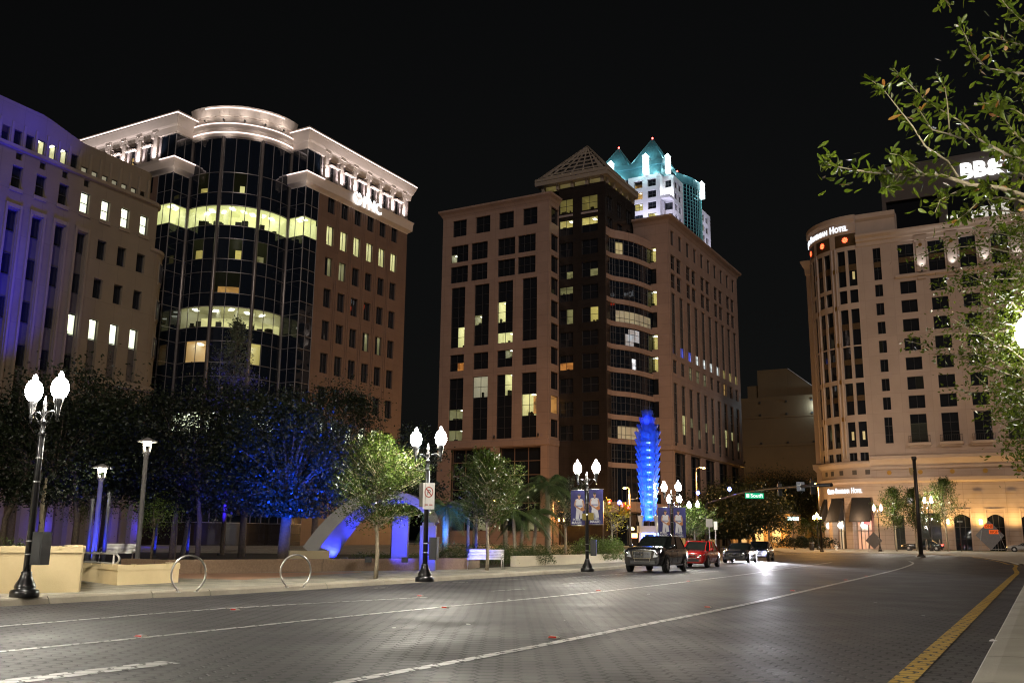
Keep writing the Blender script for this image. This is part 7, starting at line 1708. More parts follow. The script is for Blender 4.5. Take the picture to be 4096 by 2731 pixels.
# low orange lit building at the far corner
q = at(3040, 2190, 172); t = thing('low_building', 'small gabled building with amber lit columns beyond the intersection', 'building', (q.x, q.y, .5), rz=R(-29))
AMBW = pmat('ochre_render', (.40, .26, .12), (.34, .22, .10), .5, .8)
m = MB(); m.box((0, 4, 3), (11, 8, 6)); m.build('wall', AMBW, t); m = MB(); m.poly([(-6, -.5, 6), (6, -.5, 6), (0, -.5, 8.4)]); m.poly([(6, 8.5, 6), (-6, 8.5, 6), (0, 8.5, 8.4)]); m.poly([(-6, -.5, 6), (0, -.5, 8.4), (0, 8.5, 8.4), (-6, 8.5, 6)]); m.poly([(0, -.5, 8.4), (6, -.5, 6), (6, 8.5, 6), (0, 8.5, 8.4)]); m.poly([(-6, -.5, 6), (-6, 8.5, 6), (6, 8.5, 6), (6, -.5, 6)]); m.build('roof', ROOFM, t)
for x in (-4.5, -1.5, 1.5, 4.5): m = MB(); m.lathe([(.35, 0), (.3, .3), (.27, 5.5), (.38, 5.9)], 12, (x, -.6, 0)); m.build('column', AMBW, t)
for x in (-3, 0, 3): m = MB(); m.box((x, -.03, 2.4), (1.5, .1, 2.8)); m.build('window', ROOM_A, t)
light('POINT', 'porch_light', V((0, -2.5, 4.5)), 700, (1, .55, .16), t, .3); light('POINT', 'porch_light', V((5, -2.5, 3.5)), 500, (1, .55, .16), t, .3)
# ================================================================== PLANTS
BARK = pmat('grey_brown_bark', (.16, .12, .085), (.09, .07, .05), 9, .9, bump=.6, bscale=40)
BARKP = pmat('pale_oak_bark', (.30, .25, .17), (.20, .165, .11), 10, .9, bump=.5, bscale=45)
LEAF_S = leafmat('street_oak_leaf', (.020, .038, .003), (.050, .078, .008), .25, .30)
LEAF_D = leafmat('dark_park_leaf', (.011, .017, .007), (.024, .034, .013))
LEAF_B = leafmat('pale_cypress_leaf', (.09, .11, .06), (.14, .16, .09))
LEAF_F = leafmat('glossy_oak_leaf', (.042, .070, .005), (.110, .145, .014), .3, .26)
LEAF_G = leafmat('fresh_green_leaf', (.06, .10, .018), (.11, .16, .03))
LEAF_H = leafmat('hedge_leaf', (.035, .06, .012), (.07, .10, .02))
PALM = leafmat('palm_leaflet', (.05, .08, .025), (.09, .12, .04))
def leaves_mesh(name, C, size, mat, parent, rng, aspect=.45, up=.4, fold=0.0):
    """a crown: one small pointed leaf at every centre, each turned its own way"""
    C = np.asarray(C, float); n = len(C)
    d = rng.normal(size=(n, 3)); d[:, 2] = d[:, 2] * .7 + 0.0; d /= np.linalg.norm(d, axis=1)[:, None]
    e = rng.normal(size=(n, 3)); e[:, 2] += up; b = np.cross(d, e); b /= np.linalg.norm(b, axis=1)[:, None] + 1e-9
    nn = np.cross(d, b)
    L = size * rng.uniform(.6, 1.35, n)[:, None]; W = L * aspect
    v = np.stack([C - d * L * .5, C + b * W * .5 - nn * fold * W, C + d * L * .5, C - b * W * .5 - nn * fold * W], 1).reshape(-1, 3)
    me = bpy.data.meshes.new(name); me.vertices.add(4 * n); me.vertices.foreach_set('co', v.ravel())
    me.loops.add(4 * n); me.loops.foreach_set('vertex_index', np.arange(4 * n, dtype=np.int32))
    me.polygons.add(n); me.polygons.foreach_set('loop_start', np.arange(0, 4 * n, 4, dtype=np.int32)); me.polygons.foreach_set('loop_total', np.full(n, 4, np.int32))
    me.materials.append(mat); me.update(calc_edges=True); me.validate()
    o = bpy.data.objects.new(name, me); COL.objects.link(o)
    if parent is not None: o.parent = parent
    return o
def twig_tree(label, loc, H, th, rx, nt, nl, seed, leaf=.07, mat=None, bark=None, lean=0.0, group='young street oaks', cat='tree', tr=.06, name='street_tree', spread=.07, elev=(10, 50), stub=None):
    """young oak: straight trunk, many rising twigs that stick out of the crown"""
    rng = np.random.default_rng(seed); t = thing(name, label, cat, loc, group)
    ax = lambda z: np.array([lean * z + .03 * math.sin(z * 2.1), .03 * math.sin(z * 1.7 + 1), z])
    m = MB(); m.tube([ax(z) for z in np.linspace(0, H * .92, 12)], [tr * (1 - .85 * (i / 11.0) ** 1.3) + .004 for i in range(12)], 8)
    if stub: m.tube([ax(th * .86), ax(th) + np.array(stub) * .5, ax(th * 1.15) + np.array(stub)], [tr * .5, tr * .4, tr * .2], 6)
    tk = m.build('trunk', bark or BARKP, t)
    m = MB(); cs = []
    for i in range(nt):
        u = (i + .5) / nt; z = th + (H * .90 - th) * u ** 1.05; az = rng.uniform(0, 2 * math.pi)
        env = rx * (math.sin(math.pi * min(1, .20 + .80 * u ** .8)) ** .75 * 1.02 + .06) * rng.uniform(.62, 1.22)
        el = R(rng.uniform(*elev)) * (1.15 if u > .6 else 1); p0 = ax(z); dv = np.array([math.cos(az) * math.cos(el), math.sin(az) * math.cos(el), math.sin(el)])
        pts = []; 
        for k in range(5): s = k / 4; pts.append(p0 + dv * env * s + np.array([0, 0, .10 * env * s * s]) + rng.normal(size=3) * .025 * s)
        m.tube(pts, [.016 * tr / .06, .012 * tr / .06, .009, .006, .003], 4)
        k = int(nl / nt * rng.uniform(.6, 1.4)); s = rng.uniform(.18, 1.02, k) ** .8; seg = np.clip(s * 4, 0, 3.999); ii = seg.astype(int); P = np.array(pts)
        c = P[ii] + (P[np.minimum(ii + 1, 4)] - P[ii]) * (seg - ii)[:, None]
        cs.append(c + rng.normal(size=(k, 3)) * (spread + .10 * env * (1 - s))[:, None])
    m.build('twigs', bark or BARKP, tk)
    leaves_mesh('crown', np.concatenate(cs), leaf, mat or LEAF_S, t, rng)
    return t
def clump_tree(label, loc, H, r, rz, nc, per, seed, leaf=.17, mat=None, trunks=((0, 0, 0),), tr=.25, group='large dark park trees', cut=None, name='park_tree', zc=None, bark=None):
    rng = np.random.default_rng(seed); t = thing(name, label, 'tree', loc, group); zc = zc or H - rz
    cs = []; cc = []
    for i in range(nc):
        d = rng.normal(size=3); d /= np.linalg.norm(d); q = d * np.array([r, r, rz]) * rng.uniform(.35, 1.0) ** .5 + np.array([0, 0, zc]); sz = rng.uniform(.10, .24) * r
        cc.append(q); k = int(per * 1.5 * rng.uniform(.6, 1.4)); cs.append(q + rng.normal(size=(k, 3)) * sz * np.array([1, 1, .7]))
    C = np.concatenate(cs); C = C[C[:, 2] > zc - rz * .98]
    m = MB()
    for (x, y, a) in trunks: m.tube([(x, y, 0), (x + .06 * a, y, zc * .35), (x * .7 + .2 * a, y, zc * .7), (x * .4, y * .5, zc)], [tr, tr * .85, tr * .7, tr * .3], 9)
    tk = m.build('trunk', bark or BARK, t); m = MB()
    for q in cc[::3]:
        s = np.array([0, 0, zc * .62]); mid_ = s * .5 + q * .5 + np.array([0, 0, .1 * r]); m.tube([s, mid_, q], [tr * .35, tr * .2, tr * .05], 5)
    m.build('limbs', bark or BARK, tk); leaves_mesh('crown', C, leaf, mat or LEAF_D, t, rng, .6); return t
twig_tree('young green oak in front of the blue arch, left of the parking sign', grp(862, 1328, .15), 4.95, 1.55, 1.55, 170, 24000, 3, .075, lean=.0, tr=.066, elev=(0, 48), stub=(-.16, 0, .1))
twig_tree('young green oak by the silver bench', grp(1118, 1309, .15), 5.25, 1.75, 1.75, 160, 22000, 4, .085, tr=.075, lean=.0, elev=(5, 55))
q = grg(1597, 1262); twig_tree('small round green tree right of the glass tower above the red car', V((q.x * 74 / q.y, 74, .15)), 4.1, 1.6, 1.9, 110, 9000, 5, .12, LEAF_G, tr=.08, elev=(0, 40))
# hotel trees
for i, (x, top, rx, lab) in enumerate(((2060, 1112, 2.7, 'leftmost green tree before the hotel under the round sign'), (2106, 1112, 2.2, 'slim green tree against the black pole before the hotel'), (2177, 1088, 3.2, 'rightmost broad green tree beside the tall hotel lamp'))):
    q = grg(x, 1265, .08); H = at(x * K, top * K, q.y).z - q.z; twig_tree(lab, q, H, H * .32, rx, 110, 8000, 10 + i, .20, LEAF_S, tr=.13, elev=(15, 60), group='green trees before the hotel', spread=.16)
# big dark trees of the park
def ptree(x, ybase, Y, ytop, label, r, rzf=.55, nc=60, per=190, seed=1, **kw):
    b = atp(x, ybase, Y); H = atp(x, ytop, Y).z - .15; return clump_tree(label, V((b.x, Y, .156)), H, r, H * rzf / 1.0 * .62, nc, per, seed, **kw)
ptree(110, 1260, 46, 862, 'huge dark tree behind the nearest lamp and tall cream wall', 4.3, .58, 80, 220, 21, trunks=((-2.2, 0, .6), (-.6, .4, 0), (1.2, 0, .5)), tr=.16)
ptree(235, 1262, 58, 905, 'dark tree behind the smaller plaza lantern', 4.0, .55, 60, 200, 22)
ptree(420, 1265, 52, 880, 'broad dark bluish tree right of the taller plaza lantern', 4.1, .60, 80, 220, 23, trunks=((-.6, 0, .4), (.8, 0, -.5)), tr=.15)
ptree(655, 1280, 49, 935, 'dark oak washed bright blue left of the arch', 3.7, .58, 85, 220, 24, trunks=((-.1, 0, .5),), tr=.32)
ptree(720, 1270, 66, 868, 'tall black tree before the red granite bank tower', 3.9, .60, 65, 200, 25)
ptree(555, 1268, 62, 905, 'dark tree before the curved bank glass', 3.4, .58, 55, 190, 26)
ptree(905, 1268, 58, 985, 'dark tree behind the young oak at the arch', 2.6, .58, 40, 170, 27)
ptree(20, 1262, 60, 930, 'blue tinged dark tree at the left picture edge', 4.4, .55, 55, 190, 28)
# tall narrow cypress lit violet blue
b = atp(510, 1265, 70); H = atp(510, 688, 70).z
twig_tree('tall narrow cypress lit violet blue before the glass drum', V((b.x, 70, .156)), H, H * .42, 1.9, 120, 7500, 31, .17, LEAF_B, BARK, tr=.16, group='cypresses', name='cypress_tree', elev=(-5, 25), spread=.2)
# pale slender trunks and low lit foliage
for i, (x0, y0, x1, y1, Y, lab) in enumerate(((398, 1268, 405, 1185, 55, 'pale slender leaning trunk right of the taller plaza lantern'), (418, 1268, 432, 1186, 57, 'pale slender trunk lit blue beside the leaning one'), (92, 1262, 97, 1160, 42, 'pale straight trunk just right of the nearest lamp pole'))):
    a, c = atp(x0, y0, Y), atp(x1, y1, Y); t = thing('slender_tree', lab, 'tree', (a.x, a.y, .156), 'slender pale trunks in the park'); v = c - V((a.x, a.y, .156)); rng = np.random.default_rng(60 + i)
    m = MB(); m.tube([(0, 0, 0), v * .5 + V((.04, 0, 0)), v, v * 1.35 + V((.1, 0, .3))], [.15, .12, .10, .05], 8); m.build('trunk', BARKP, t)
    leaves_mesh('crown', np.array(v * 1.25) + rng.normal(size=(900, 3)) * np.array([.8, .8, .5]), .16, LEAF_D, t, rng)
for i, (x, y, Y, n, s, lab) in enumerate(((222, 1158, 50, 1500, .55, 'yellow green lit foliage hanging by the smaller plaza lantern'), (183, 1175, 49, 700, .4, 'small lit leaf spray left of the smaller plaza lantern'), (355, 1180, 43.5, 1500, .55, 'olive lit foliage beside the taller plaza lantern pole'))):
    c = atp(x, y, Y); rng = np.random.default_rng(80 + i); t = thing('small_tree', lab, 'tree', (c.x, c.y, .156), 'low lit foliage in the park'); hh = c.z - .156; m = MB(); m.tube([(0, 0, 0), (.05, 0, hh * .6), (0, 0, hh)], [.07, .05, .02], 6)
    for k in range(8): a = k * .8; m.tube([(0, 0, hh * .7), (s * .7 * math.cos(a), s * .7 * math.sin(a), hh + .2 * math.sin(k))], [.02, .006], 4)
    m.build('trunk', BARK, t)
    leaves_mesh('crown', np.array([0, 0, hh]) + rng.normal(size=(n, 3)) * np.array([s, s, s * .75]), .10, LEAF_G, t, rng)
# blue uplights among the trees
for (x, y, Y, e, tx, ty, tY, sp, col) in ((640, 1270, 43.5, 6000, 690, 1050, 48, 70, (.004, .05, 1)), (590, 1270, 44, 1500, 610, 1120, 49, 70, (.004, .06, 1)), (503, 1268, 68.6, 16000, 510, 800, 70, 50, (.03, .015, 1)), (430, 1268, 45, 420, 480, 1080, 52, 80, (.05, .08, 1)), (770, 1268, 43, 3000, 740, 1080, 49, 60, (.004, .05, 1)), (60, 1262, 47, 300, 20, 1120, 60, 80, (.03, .06, 1)), (545, 1268, 46, 700, 525, 1060, 53, 60, (.08, .06, 1))):
    p = atp(x, y, Y); p.z = .35; h_ = thing('ground_flood', 'small ground floodlight hidden among the park trees', 'floodlight', (p.x, p.y, .156), 'ground floodlights among the park trees'); m = MB(); m.lathe([(.12, 0), (.14, .1), (.12, .16)], 10); m.build('housing', FIXT, h_); light('SPOT', 'blue_flood', V((0, 0, .25)), e, col, h_, .12, V(atp(tx, ty, tY)) - V((p.x, p.y, .156)), sp, .8)
# palms
def palm(label, x, ybase, ycrown, Y, nf, fl, seed, droop=1.0, tr=.14, lean=0):
    rng = random.Random(seed); b = atp(x, ybase, Y); H = atp(x, ycrown, Y).z - .156; t = thing('palm_tree', label, 'palm', (b.x, Y, .156), 'palms behind the hedge')
    m = MB(); m.tube([(0, 0, 0), (lean * .3, 0, H * .4), (lean * .7, 0, H * .8), (lean, 0, H)], [tr * 1.2, tr, tr * .9, tr * .8], 10)
    for k in range(10): m.lathe([(tr * 1.08, 0), (tr * .95, .05)], 10, (lean * (k / 10) ** 1.0 * .8, 0, H * (.1 + k * .085)))
    m.build('trunk', BARKP, t)
    for f in range(nf):
        az = 2 * math.pi * f / nf + rng.uniform(-.2, .2); el = rng.uniform(-.1, 1.1); dv = V((math.cos(az), math.sin(az), 0)); m = MB(); pts = []
        for k in range(9): s = k / 8; pts.append(V((lean, 0, H)) + dv * fl * (math.cos(el) * s) + UP * (fl * (math.sin(el) * s - .75 * droop * s * s)))
        m.tube(pts, [.03, .028, .025, .022, .02, .016, .012, .008, .004], 5)
        for k in range(34):
            s = .08 + .9 * k / 34; i = min(7, int(s * 8)); p = pts[i].lerp(pts[i + 1], s * 8 - i); tn = (pts[i + 1] - pts[i]).normalized(); side = tn.cross(UP).normalized(); ln = fl * .30 * math.sin(math.pi * min(.98, .12 + s * .85)) + .05
            for sg in (-1, 1):
                e = p + (side * sg * .75 + tn * .55 - UP * .45).normalized() * ln; w_ = tn * .022
                m.poly([p - w_, p + w_, e + w_ * .2, e - w_ * .2])
        m.build('frond', PALM, t)
    return t
palm('palm with arching fronds lit blue right of the arch', 1022, 1268, 1165, 47, 15, 1.9, 1, 1.2, .16)
light('SPOT', 'blue_flood', atp(1012, 1270, 44.5) * 1.0, 2200, (.02, .16, 1), None, .12, atp(1020, 1160, 47), 70, .8)
palm('tall palm above the hedge left of the banner lamp', 1258, 1268, 1115, 54, 18, 2.3, 2, 1.0, .16)
palm('left trunk of the thin pair of palms by the hedge', 1184, 1292, 1180, 50, 12, 1.5, 3, 1.2, .10, -.15)
palm('right leaning trunk of the thin pair of palms by the hedge', 1193, 1294, 1185, 50.6, 12, 1.5, 4, 1.2, .10, .25)
palm('short palm leaning right behind the hedge', 1222, 1285, 1182, 52, 13, 1.6, 5, 1.1, .10, .3)
palm('low palm in the dark corner behind the second oak', 1090, 1266, 1155, 60, 14, 2.0, 6, 1.1, .14)
palm('distant palm trunk left of the bench, lit warm', 1160, 1262, 1110, 64, 14, 2.1, 7, 1.0, .15)
# hedges and bushes
def hedge(label, pts, h, wd, n, seed, mat=LEAF_H, leaf=.06):
    rng = np.random.default_rng(seed); a = np.array([pts[0].x, pts[0].y]); t = thing('hedge', label, 'hedge', (pts[0].x, pts[0].y, .16), 'clipped hedges and shrubs in the planter'); P = np.array([[p.x, p.y] for p in pts]) - a
    s = rng.uniform(0, len(pts) - 1.001, n); i = s.astype(int); c = P[i] + (P[i + 1] - P[i]) * (s - i)[:, None]
    ph = rng.uniform(0, 2 * math.pi, n); rr = rng.uniform(.75, 1.0, n); bum = 1 + .22 * np.sin(s * 17 + seed) + .12 * np.sin(s * 41)
    C = np.stack([c[:, 0] + wd * rr * np.cos(ph) * .55 + rng.normal(size=n) * .05, c[:, 1] + wd * rr * np.cos(ph + 1.2) * .5 + rng.normal(size=n) * .05, h * bum * (.15 + .85 * np.abs(np.sin(ph)) * rr) + rng.normal(size=n) * .04], 1); C[:, 2] = np.maximum(C[:, 2], .02)
    leaves_mesh('foliage', C, leaf, mat, t, rng, .55)
    m = MB(); 
    for k in range(14):
        q = P[min(len(P) - 2, k % (len(P) - 1))] * (1 - (k % 7) / 7) + P[min(len(P) - 1, k % (len(P) - 1) + 1)] * ((k % 7) / 7); m.tube([(q[0], q[1], 0), (q[0] + .05, q[1], h * .5), (q[0] - .05, q[1] + .03, h * .85)], [.02, .014, .005], 4)
    m.build('stems', BARK, t); return t
hedge('long low clipped hedge behind the pale planter wall', [grp(1195, 1299, .15), grp(1290, 1293, .15), grp(1390, 1288, .15)], .95, .7, 9000, 1)
hedge('tall shrub bed behind the silver bench', [atp(1010, 1280, 46), atp(1090, 1280, 47), atp(1170, 1282, 48)], .95, .9, 8000, 2)
hedge('brighter bushy hedge left of the black car', [atp(1325, 1272, 57), atp(1385, 1270, 59), atp(1425, 1268, 62)], 1.25, 1.0, 9000, 3, LEAF_G, .08)
hedge('dark ground shrubs in front of the palm pair', [atp(1140, 1288, 47.5), atp(1200, 1287, 49.5), atp(1260, 1286, 51)], .8, .8, 6000, 4)
hedge('low green strip on top of the tall cream wall planter', [atp(-20, 1257, 25), atp(60, 1255, 25.5), atp(95, 1256, 26)], .95, .5, 3500, 5)
hedge('yellowish low plants under the arch', [atp(820, 1276, 44), atp(885, 1275, 44.5), atp(960, 1275, 45)], .55, .6, 4000, 6, LEAF_G)
twig_tree('bare little tree with yellow lit leaves left of the black car', atp(1405, 1262, 64) * 1, 3.0, 1.0, 1.3, 40, 420, 41, .13, leafmat('yellow_lit_leaf', (.35, .32, .03), (.45, .40, .05)), BARKP, tr=.06, group='small ornamental trees', elev=(10, 50), name='small_tree')
twig_tree('dark leafy young tree left of the banner lamp', atp(1298, 1272, 56), 4.4, 1.4, 1.7, 80, 6000, 42, .11, LEAF_D, BARKP, tr=.08, group='small ornamental trees', name='small_tree')
# dark trees around the intersection
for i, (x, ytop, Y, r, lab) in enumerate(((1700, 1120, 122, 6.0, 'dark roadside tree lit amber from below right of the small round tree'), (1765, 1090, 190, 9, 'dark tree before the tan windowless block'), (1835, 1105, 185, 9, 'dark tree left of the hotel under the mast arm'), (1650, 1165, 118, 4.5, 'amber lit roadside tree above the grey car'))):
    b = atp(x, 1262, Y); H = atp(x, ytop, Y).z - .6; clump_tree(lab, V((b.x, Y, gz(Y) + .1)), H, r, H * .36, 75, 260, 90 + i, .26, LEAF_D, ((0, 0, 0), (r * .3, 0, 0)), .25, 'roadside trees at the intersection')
for i, (x, Y) in enumerate(((1812, 150), (1848, 152), (1880, 150))):
    q = atp(x, 1262, Y); hedge('dark shrub bed beneath the amber lamps, %s' % ('left part', 'middle part', 'right part by the corner')[i], [V((q.x - 2.5, q.y, 0)), V((q.x + 2.5, q.y, 0))], 1.6, 1.6, 1500, 50 + i, LEAF_D, .25).location.z = .65
    twig_tree(('thin amber lit young tree', 'middle thin amber lit young tree', 'right thin amber lit young tree')[i] + ' beyond the crossing', V((q.x + 1, q.y + 3, .65)), 5.0, 1.8, 1.5, 40, 1500, 70 + i, .25, LEAF_S, BARKP, tr=.1, group='thin trees beyond the crossing')

# ------------------------------------------------------------------ overhanging oak at the right, leaves near the lens
def near_oak():
    rng = np.random.default_rng(5); base = V((6.6, 8.6, .08)); t = thing('oak_tree', 'oak at the right edge whose glossy leafy branches hang into the upper corner', 'tree', (base.x, base.y, base.z), world=True)
    m = MB(); m.tube([base, base + V((.05, 0, 1.2)), base + V((-.1, -.1, 2.4)), base + V((-.5, -.5, 3.6)), base + V((-.9, -.9, 5.2))], [.17, .14, .12, .09, .05], 10); tk = m.build('trunk', BARKP, t)
    B = [([(4330, 900), (4150, 800), (4000, 752), (3880, 738), (3760, 700), (3640, 700), (3540, 696), (3430, 682), (3350, 668), (3278, 645)], 6.6, .020, 1.0),
         ([(3860, 742), (3835, 712), (3790, 645), (3700, 585), (3650, 505), (3590, 430), (3535, 360), (3490, 325)], 6.4, .010, .45),
         ([(4070, 640), (3985, 595), (3920, 560), (3850, 490), (3780, 450), (3700, 400), (3640, 340), (3575, 275)], 6.9, .011, .62),
         ([(3860, 560), (3790, 535), (3730, 520), (3690, 460), (3660, 415)], 6.7, .007, .5),
         ([(4300, 420), (4120, 300), (4030, 285), (3950, 275), (3890, 215), (3865, 150), (3835, 95)], 7.2, .013, .75),
         ([(4320, 250), (4200, 150), (4100, 90), (4030, 30), (3980, -40)], 7.0, .012, .9),
         ([(4250, 560), (4120, 480), (4060, 440), (4000, 420), (3930, 412)], 7.3, .012, .95),
         ([(4330, 760), (4180, 640), (4090, 560), (4040, 510), (4000, 440), (3995, 400)], 7.0, .013, 1.2),
         ([(4330, 950), (4180, 850), (4080, 800), (3990, 790), (3920, 800), (3870, 850), (3830, 880)], 6.8, .014, 1.2),
         ([(4060, 770), (4010, 750), (3960, 745), (3900, 770)], 6.6, .010, 1.1), ([(3900, 740), (3820, 770), (3760, 800), (3740, 850)], 6.5, .008, .8),
         ([(3700, 700), (3650, 660), (3600, 620), (3560, 615)], 6.5, .006, .7), ([(3600, 700), (3570, 740), (3545, 750)], 6.5, .005, .7),
         ([(4200, 690), (4110, 650), (4030, 610), (3960, 590)], 7.0, .010, 1.2), ([(4250, 800), (4130, 720), (4060, 680), (4010, 640)], 7.4, .010, 1.2), ([(4280, 880), (4150, 820), (4090, 860), (4040, 880)], 7.1, .010, 1.1),
         ([(3800, 545), (3790, 420), (3780, 350), (3745, 300)], 7.0, .006, .35), ([(4300, 330), (4180, 230), (4090, 180), (4010, 160), (3950, 150)], 7.6, .010, .95), ([(3800, 20), (3760, -20)], 7.0, .006, .8), ([(4330, 520), (4210, 420), (4130, 390), (4080, 350)], 7.4, .010, 1.1)]
    lc = []; ld = []
    for pl, Y, r0_, dens in B:
        P = [at(x, y, Y + .25 * math.sin(i * 1.3 + Y * 5)) for i, (x, y) in enumerate(pl)]
        m = MB(); n = len(P); m.tube(P, [max(.0028, r0_ * (1 - .85 * i / (n - 1))) for i in range(n)], 7); m.build('branch', BARKP, tk)
        for i in range(n - 1):
            ln = (P[i + 1] - P[i]).length; k = int(ln * 105 * dens) + (7 if i == n - 2 else 0)
            for q in range(k):
                s = rng.uniform(0, 1.05); p = P[i].lerp(P[i + 1], s); d = (P[i + 1] - P[i]).normalized()
                if rng.random() < .35 and dens > .7:               # short side shoots that carry tufts
                    off = V(rng.normal(size=3) * .085); p = p + off; d = (d + off.normalized() * 1.2).normalized()
                lc.append(p); ld.append((d * .7 + V(rng.normal(size=3)) * .75 + V((0, 0, -.08))).normalized())
    def blade(m, p, d, L, W, rng):
        e = V(rng.normal(size=3)); b = d.cross(e).normalized(); nn = b.cross(d).normalized(); bend = rng.uniform(-.1, .22)
        def q(s, w_): return p + d * (L * s) + b * (W * w_) - nn * (bend * L * s * s) + nn * abs(w_) * W * .25
        k = len(m.v); pr = [(.06, .05), (.35, .32), (.65, .5), (.88, .36)]
        for s, w_ in pr: m.v.extend([tuple(q(s, -w_)), tuple(q(s, 0)), tuple(q(s, w_))])
        m.v.append(tuple(q(1.0, 0)))
        for i in range(3):
            a = k + 3 * i; m.f += [(a, a + 1, a + 4, a + 3), (a + 1, a + 2, a + 5, a + 4)]; m.m += [0, 0]; m.s += [True, True]
        a = k + 9; m.f += [(a, a + 1, k + 12), (a + 1, a + 2, k + 12)]; m.m += [0, 0]; m.s += [True, True]
    m = MB(); br = MB()
    def seen_at(p): v = p - V((0, 0, CAM_H)); k_ = v.dot(fw); return 2048 + F_PX * v.dot(rt) / k_, 1365.5 - F_PX * v.dot(up) / k_
    for p, d in zip(lc, ld):
        sx_, sy_ = seen_at(p)
        if 3815 < sx_ < 4030 and 640 < sy_ < 735 and rng.random() < .97: continue        # a thin place in the foliage
        if 3800 < sx_ < 4120 and 760 < sy_ < 900 and rng.random() < .6: continue
        blade(br if rng.random() < .02 else m, p, d, rng.uniform(.06, .105), rng.uniform(.022, .034), rng)
    m.build('crown', LEAF_F, t); br.build('withered_leaves', leafmat('withered_leaf', (.22, .07, .015), (.30, .16, .03)), t)
near_oak()
def far_oak():
    rng = np.random.default_rng(8); base = V((9.3, 14.6, .08)); t = thing('oak_tree', 'small leaved oak glinting around the white lamp at the right edge', 'tree', (base.x, base.y, base.z), world=True)
    m = MB(); m.tube([base, base + V((-.1, 0, 1.5)), base + V((-.3, -.2, 3.2)), base + V((-.5, -.2, 6))], [.2, .16, .12, .05], 10); tk = m.build('trunk', BARKP, t)
    reg = [(880, 3900), (960, 3850), (1050, 3800), (1150, 3800), (1220, 3720), (1300, 3720), (1380, 3760), (1470, 3790), (1560, 3840), (1620, 3900), (1700, 3960), (1760, 3930), (1830, 4000)]
    ends = []
    tips = [(3640, 1030), (3770, 900), (3690, 1340), (3620, 1360), (3750, 1240), (3740, 1160), (3830, 1080), (3900, 950), (3980, 930), (3850, 1300), (3800, 1420), (3900, 1500), (3870, 1430), (3780, 1550), (3950, 1600), (3960, 1690), (4030, 1740), (3920, 1650), (4010, 1560), (4030, 1420), (3950, 1180), (4010, 1060), (3900, 1370), (3960, 1270), (3870, 1210), (4060, 980), (4080, 1150), (4070, 1500), (4085, 1650), (3990, 1350), (4050, 1830), (3990, 1800)]
    cs = []
    for (x, y) in tips:
        Y = rng.uniform(12.2, 15.0); e = at(x, y, Y); s = at(4180 + rng.uniform(-40, 60), y + rng.uniform(-120, 240), 14.4); mid_ = s.lerp(e, .55) + V((0, 0, rng.uniform(-.1, .25)))
        P = [s, s.lerp(mid_, .5) + V(rng.normal(size=3) * .04), mid_, mid_.lerp(e, .5) + V(rng.normal(size=3) * .05), e]; m = MB(); m.tube(P, [.022, .016, .011, .007, .003], 5); m.build('branch', BARKP, tk)
        for k in range(4):
            ln = (P[k + 1] - P[k]).length; n = int(ln * (110 if k < 3 else 70) + 14)
            for q in range(n): cs.append(P[k].lerp(P[k + 1], rng.random()) + V(rng.normal(size=3) * (.10 if k else .2)))
    n = 3400; xs = 3760 + 430 * rng.random(n) ** .62; ys = 900 + 900 * rng.random(n); Ys = rng.uniform(13.3, 16.0, n)
    for x, y, Y in zip(xs, ys, Ys):
        lim = np.interp(y, [r_[0] for r_ in reg], [r_[1] for r_ in reg]) + 60
        if x > lim + 140 * rng.random(): cs.append(at(x, y, Y))
    C = np.array([tuple(c - V(t['_w'])) for c in cs]); leaves_mesh('crown', C, .068, LEAF_F, t, rng, .42)
far_oak()
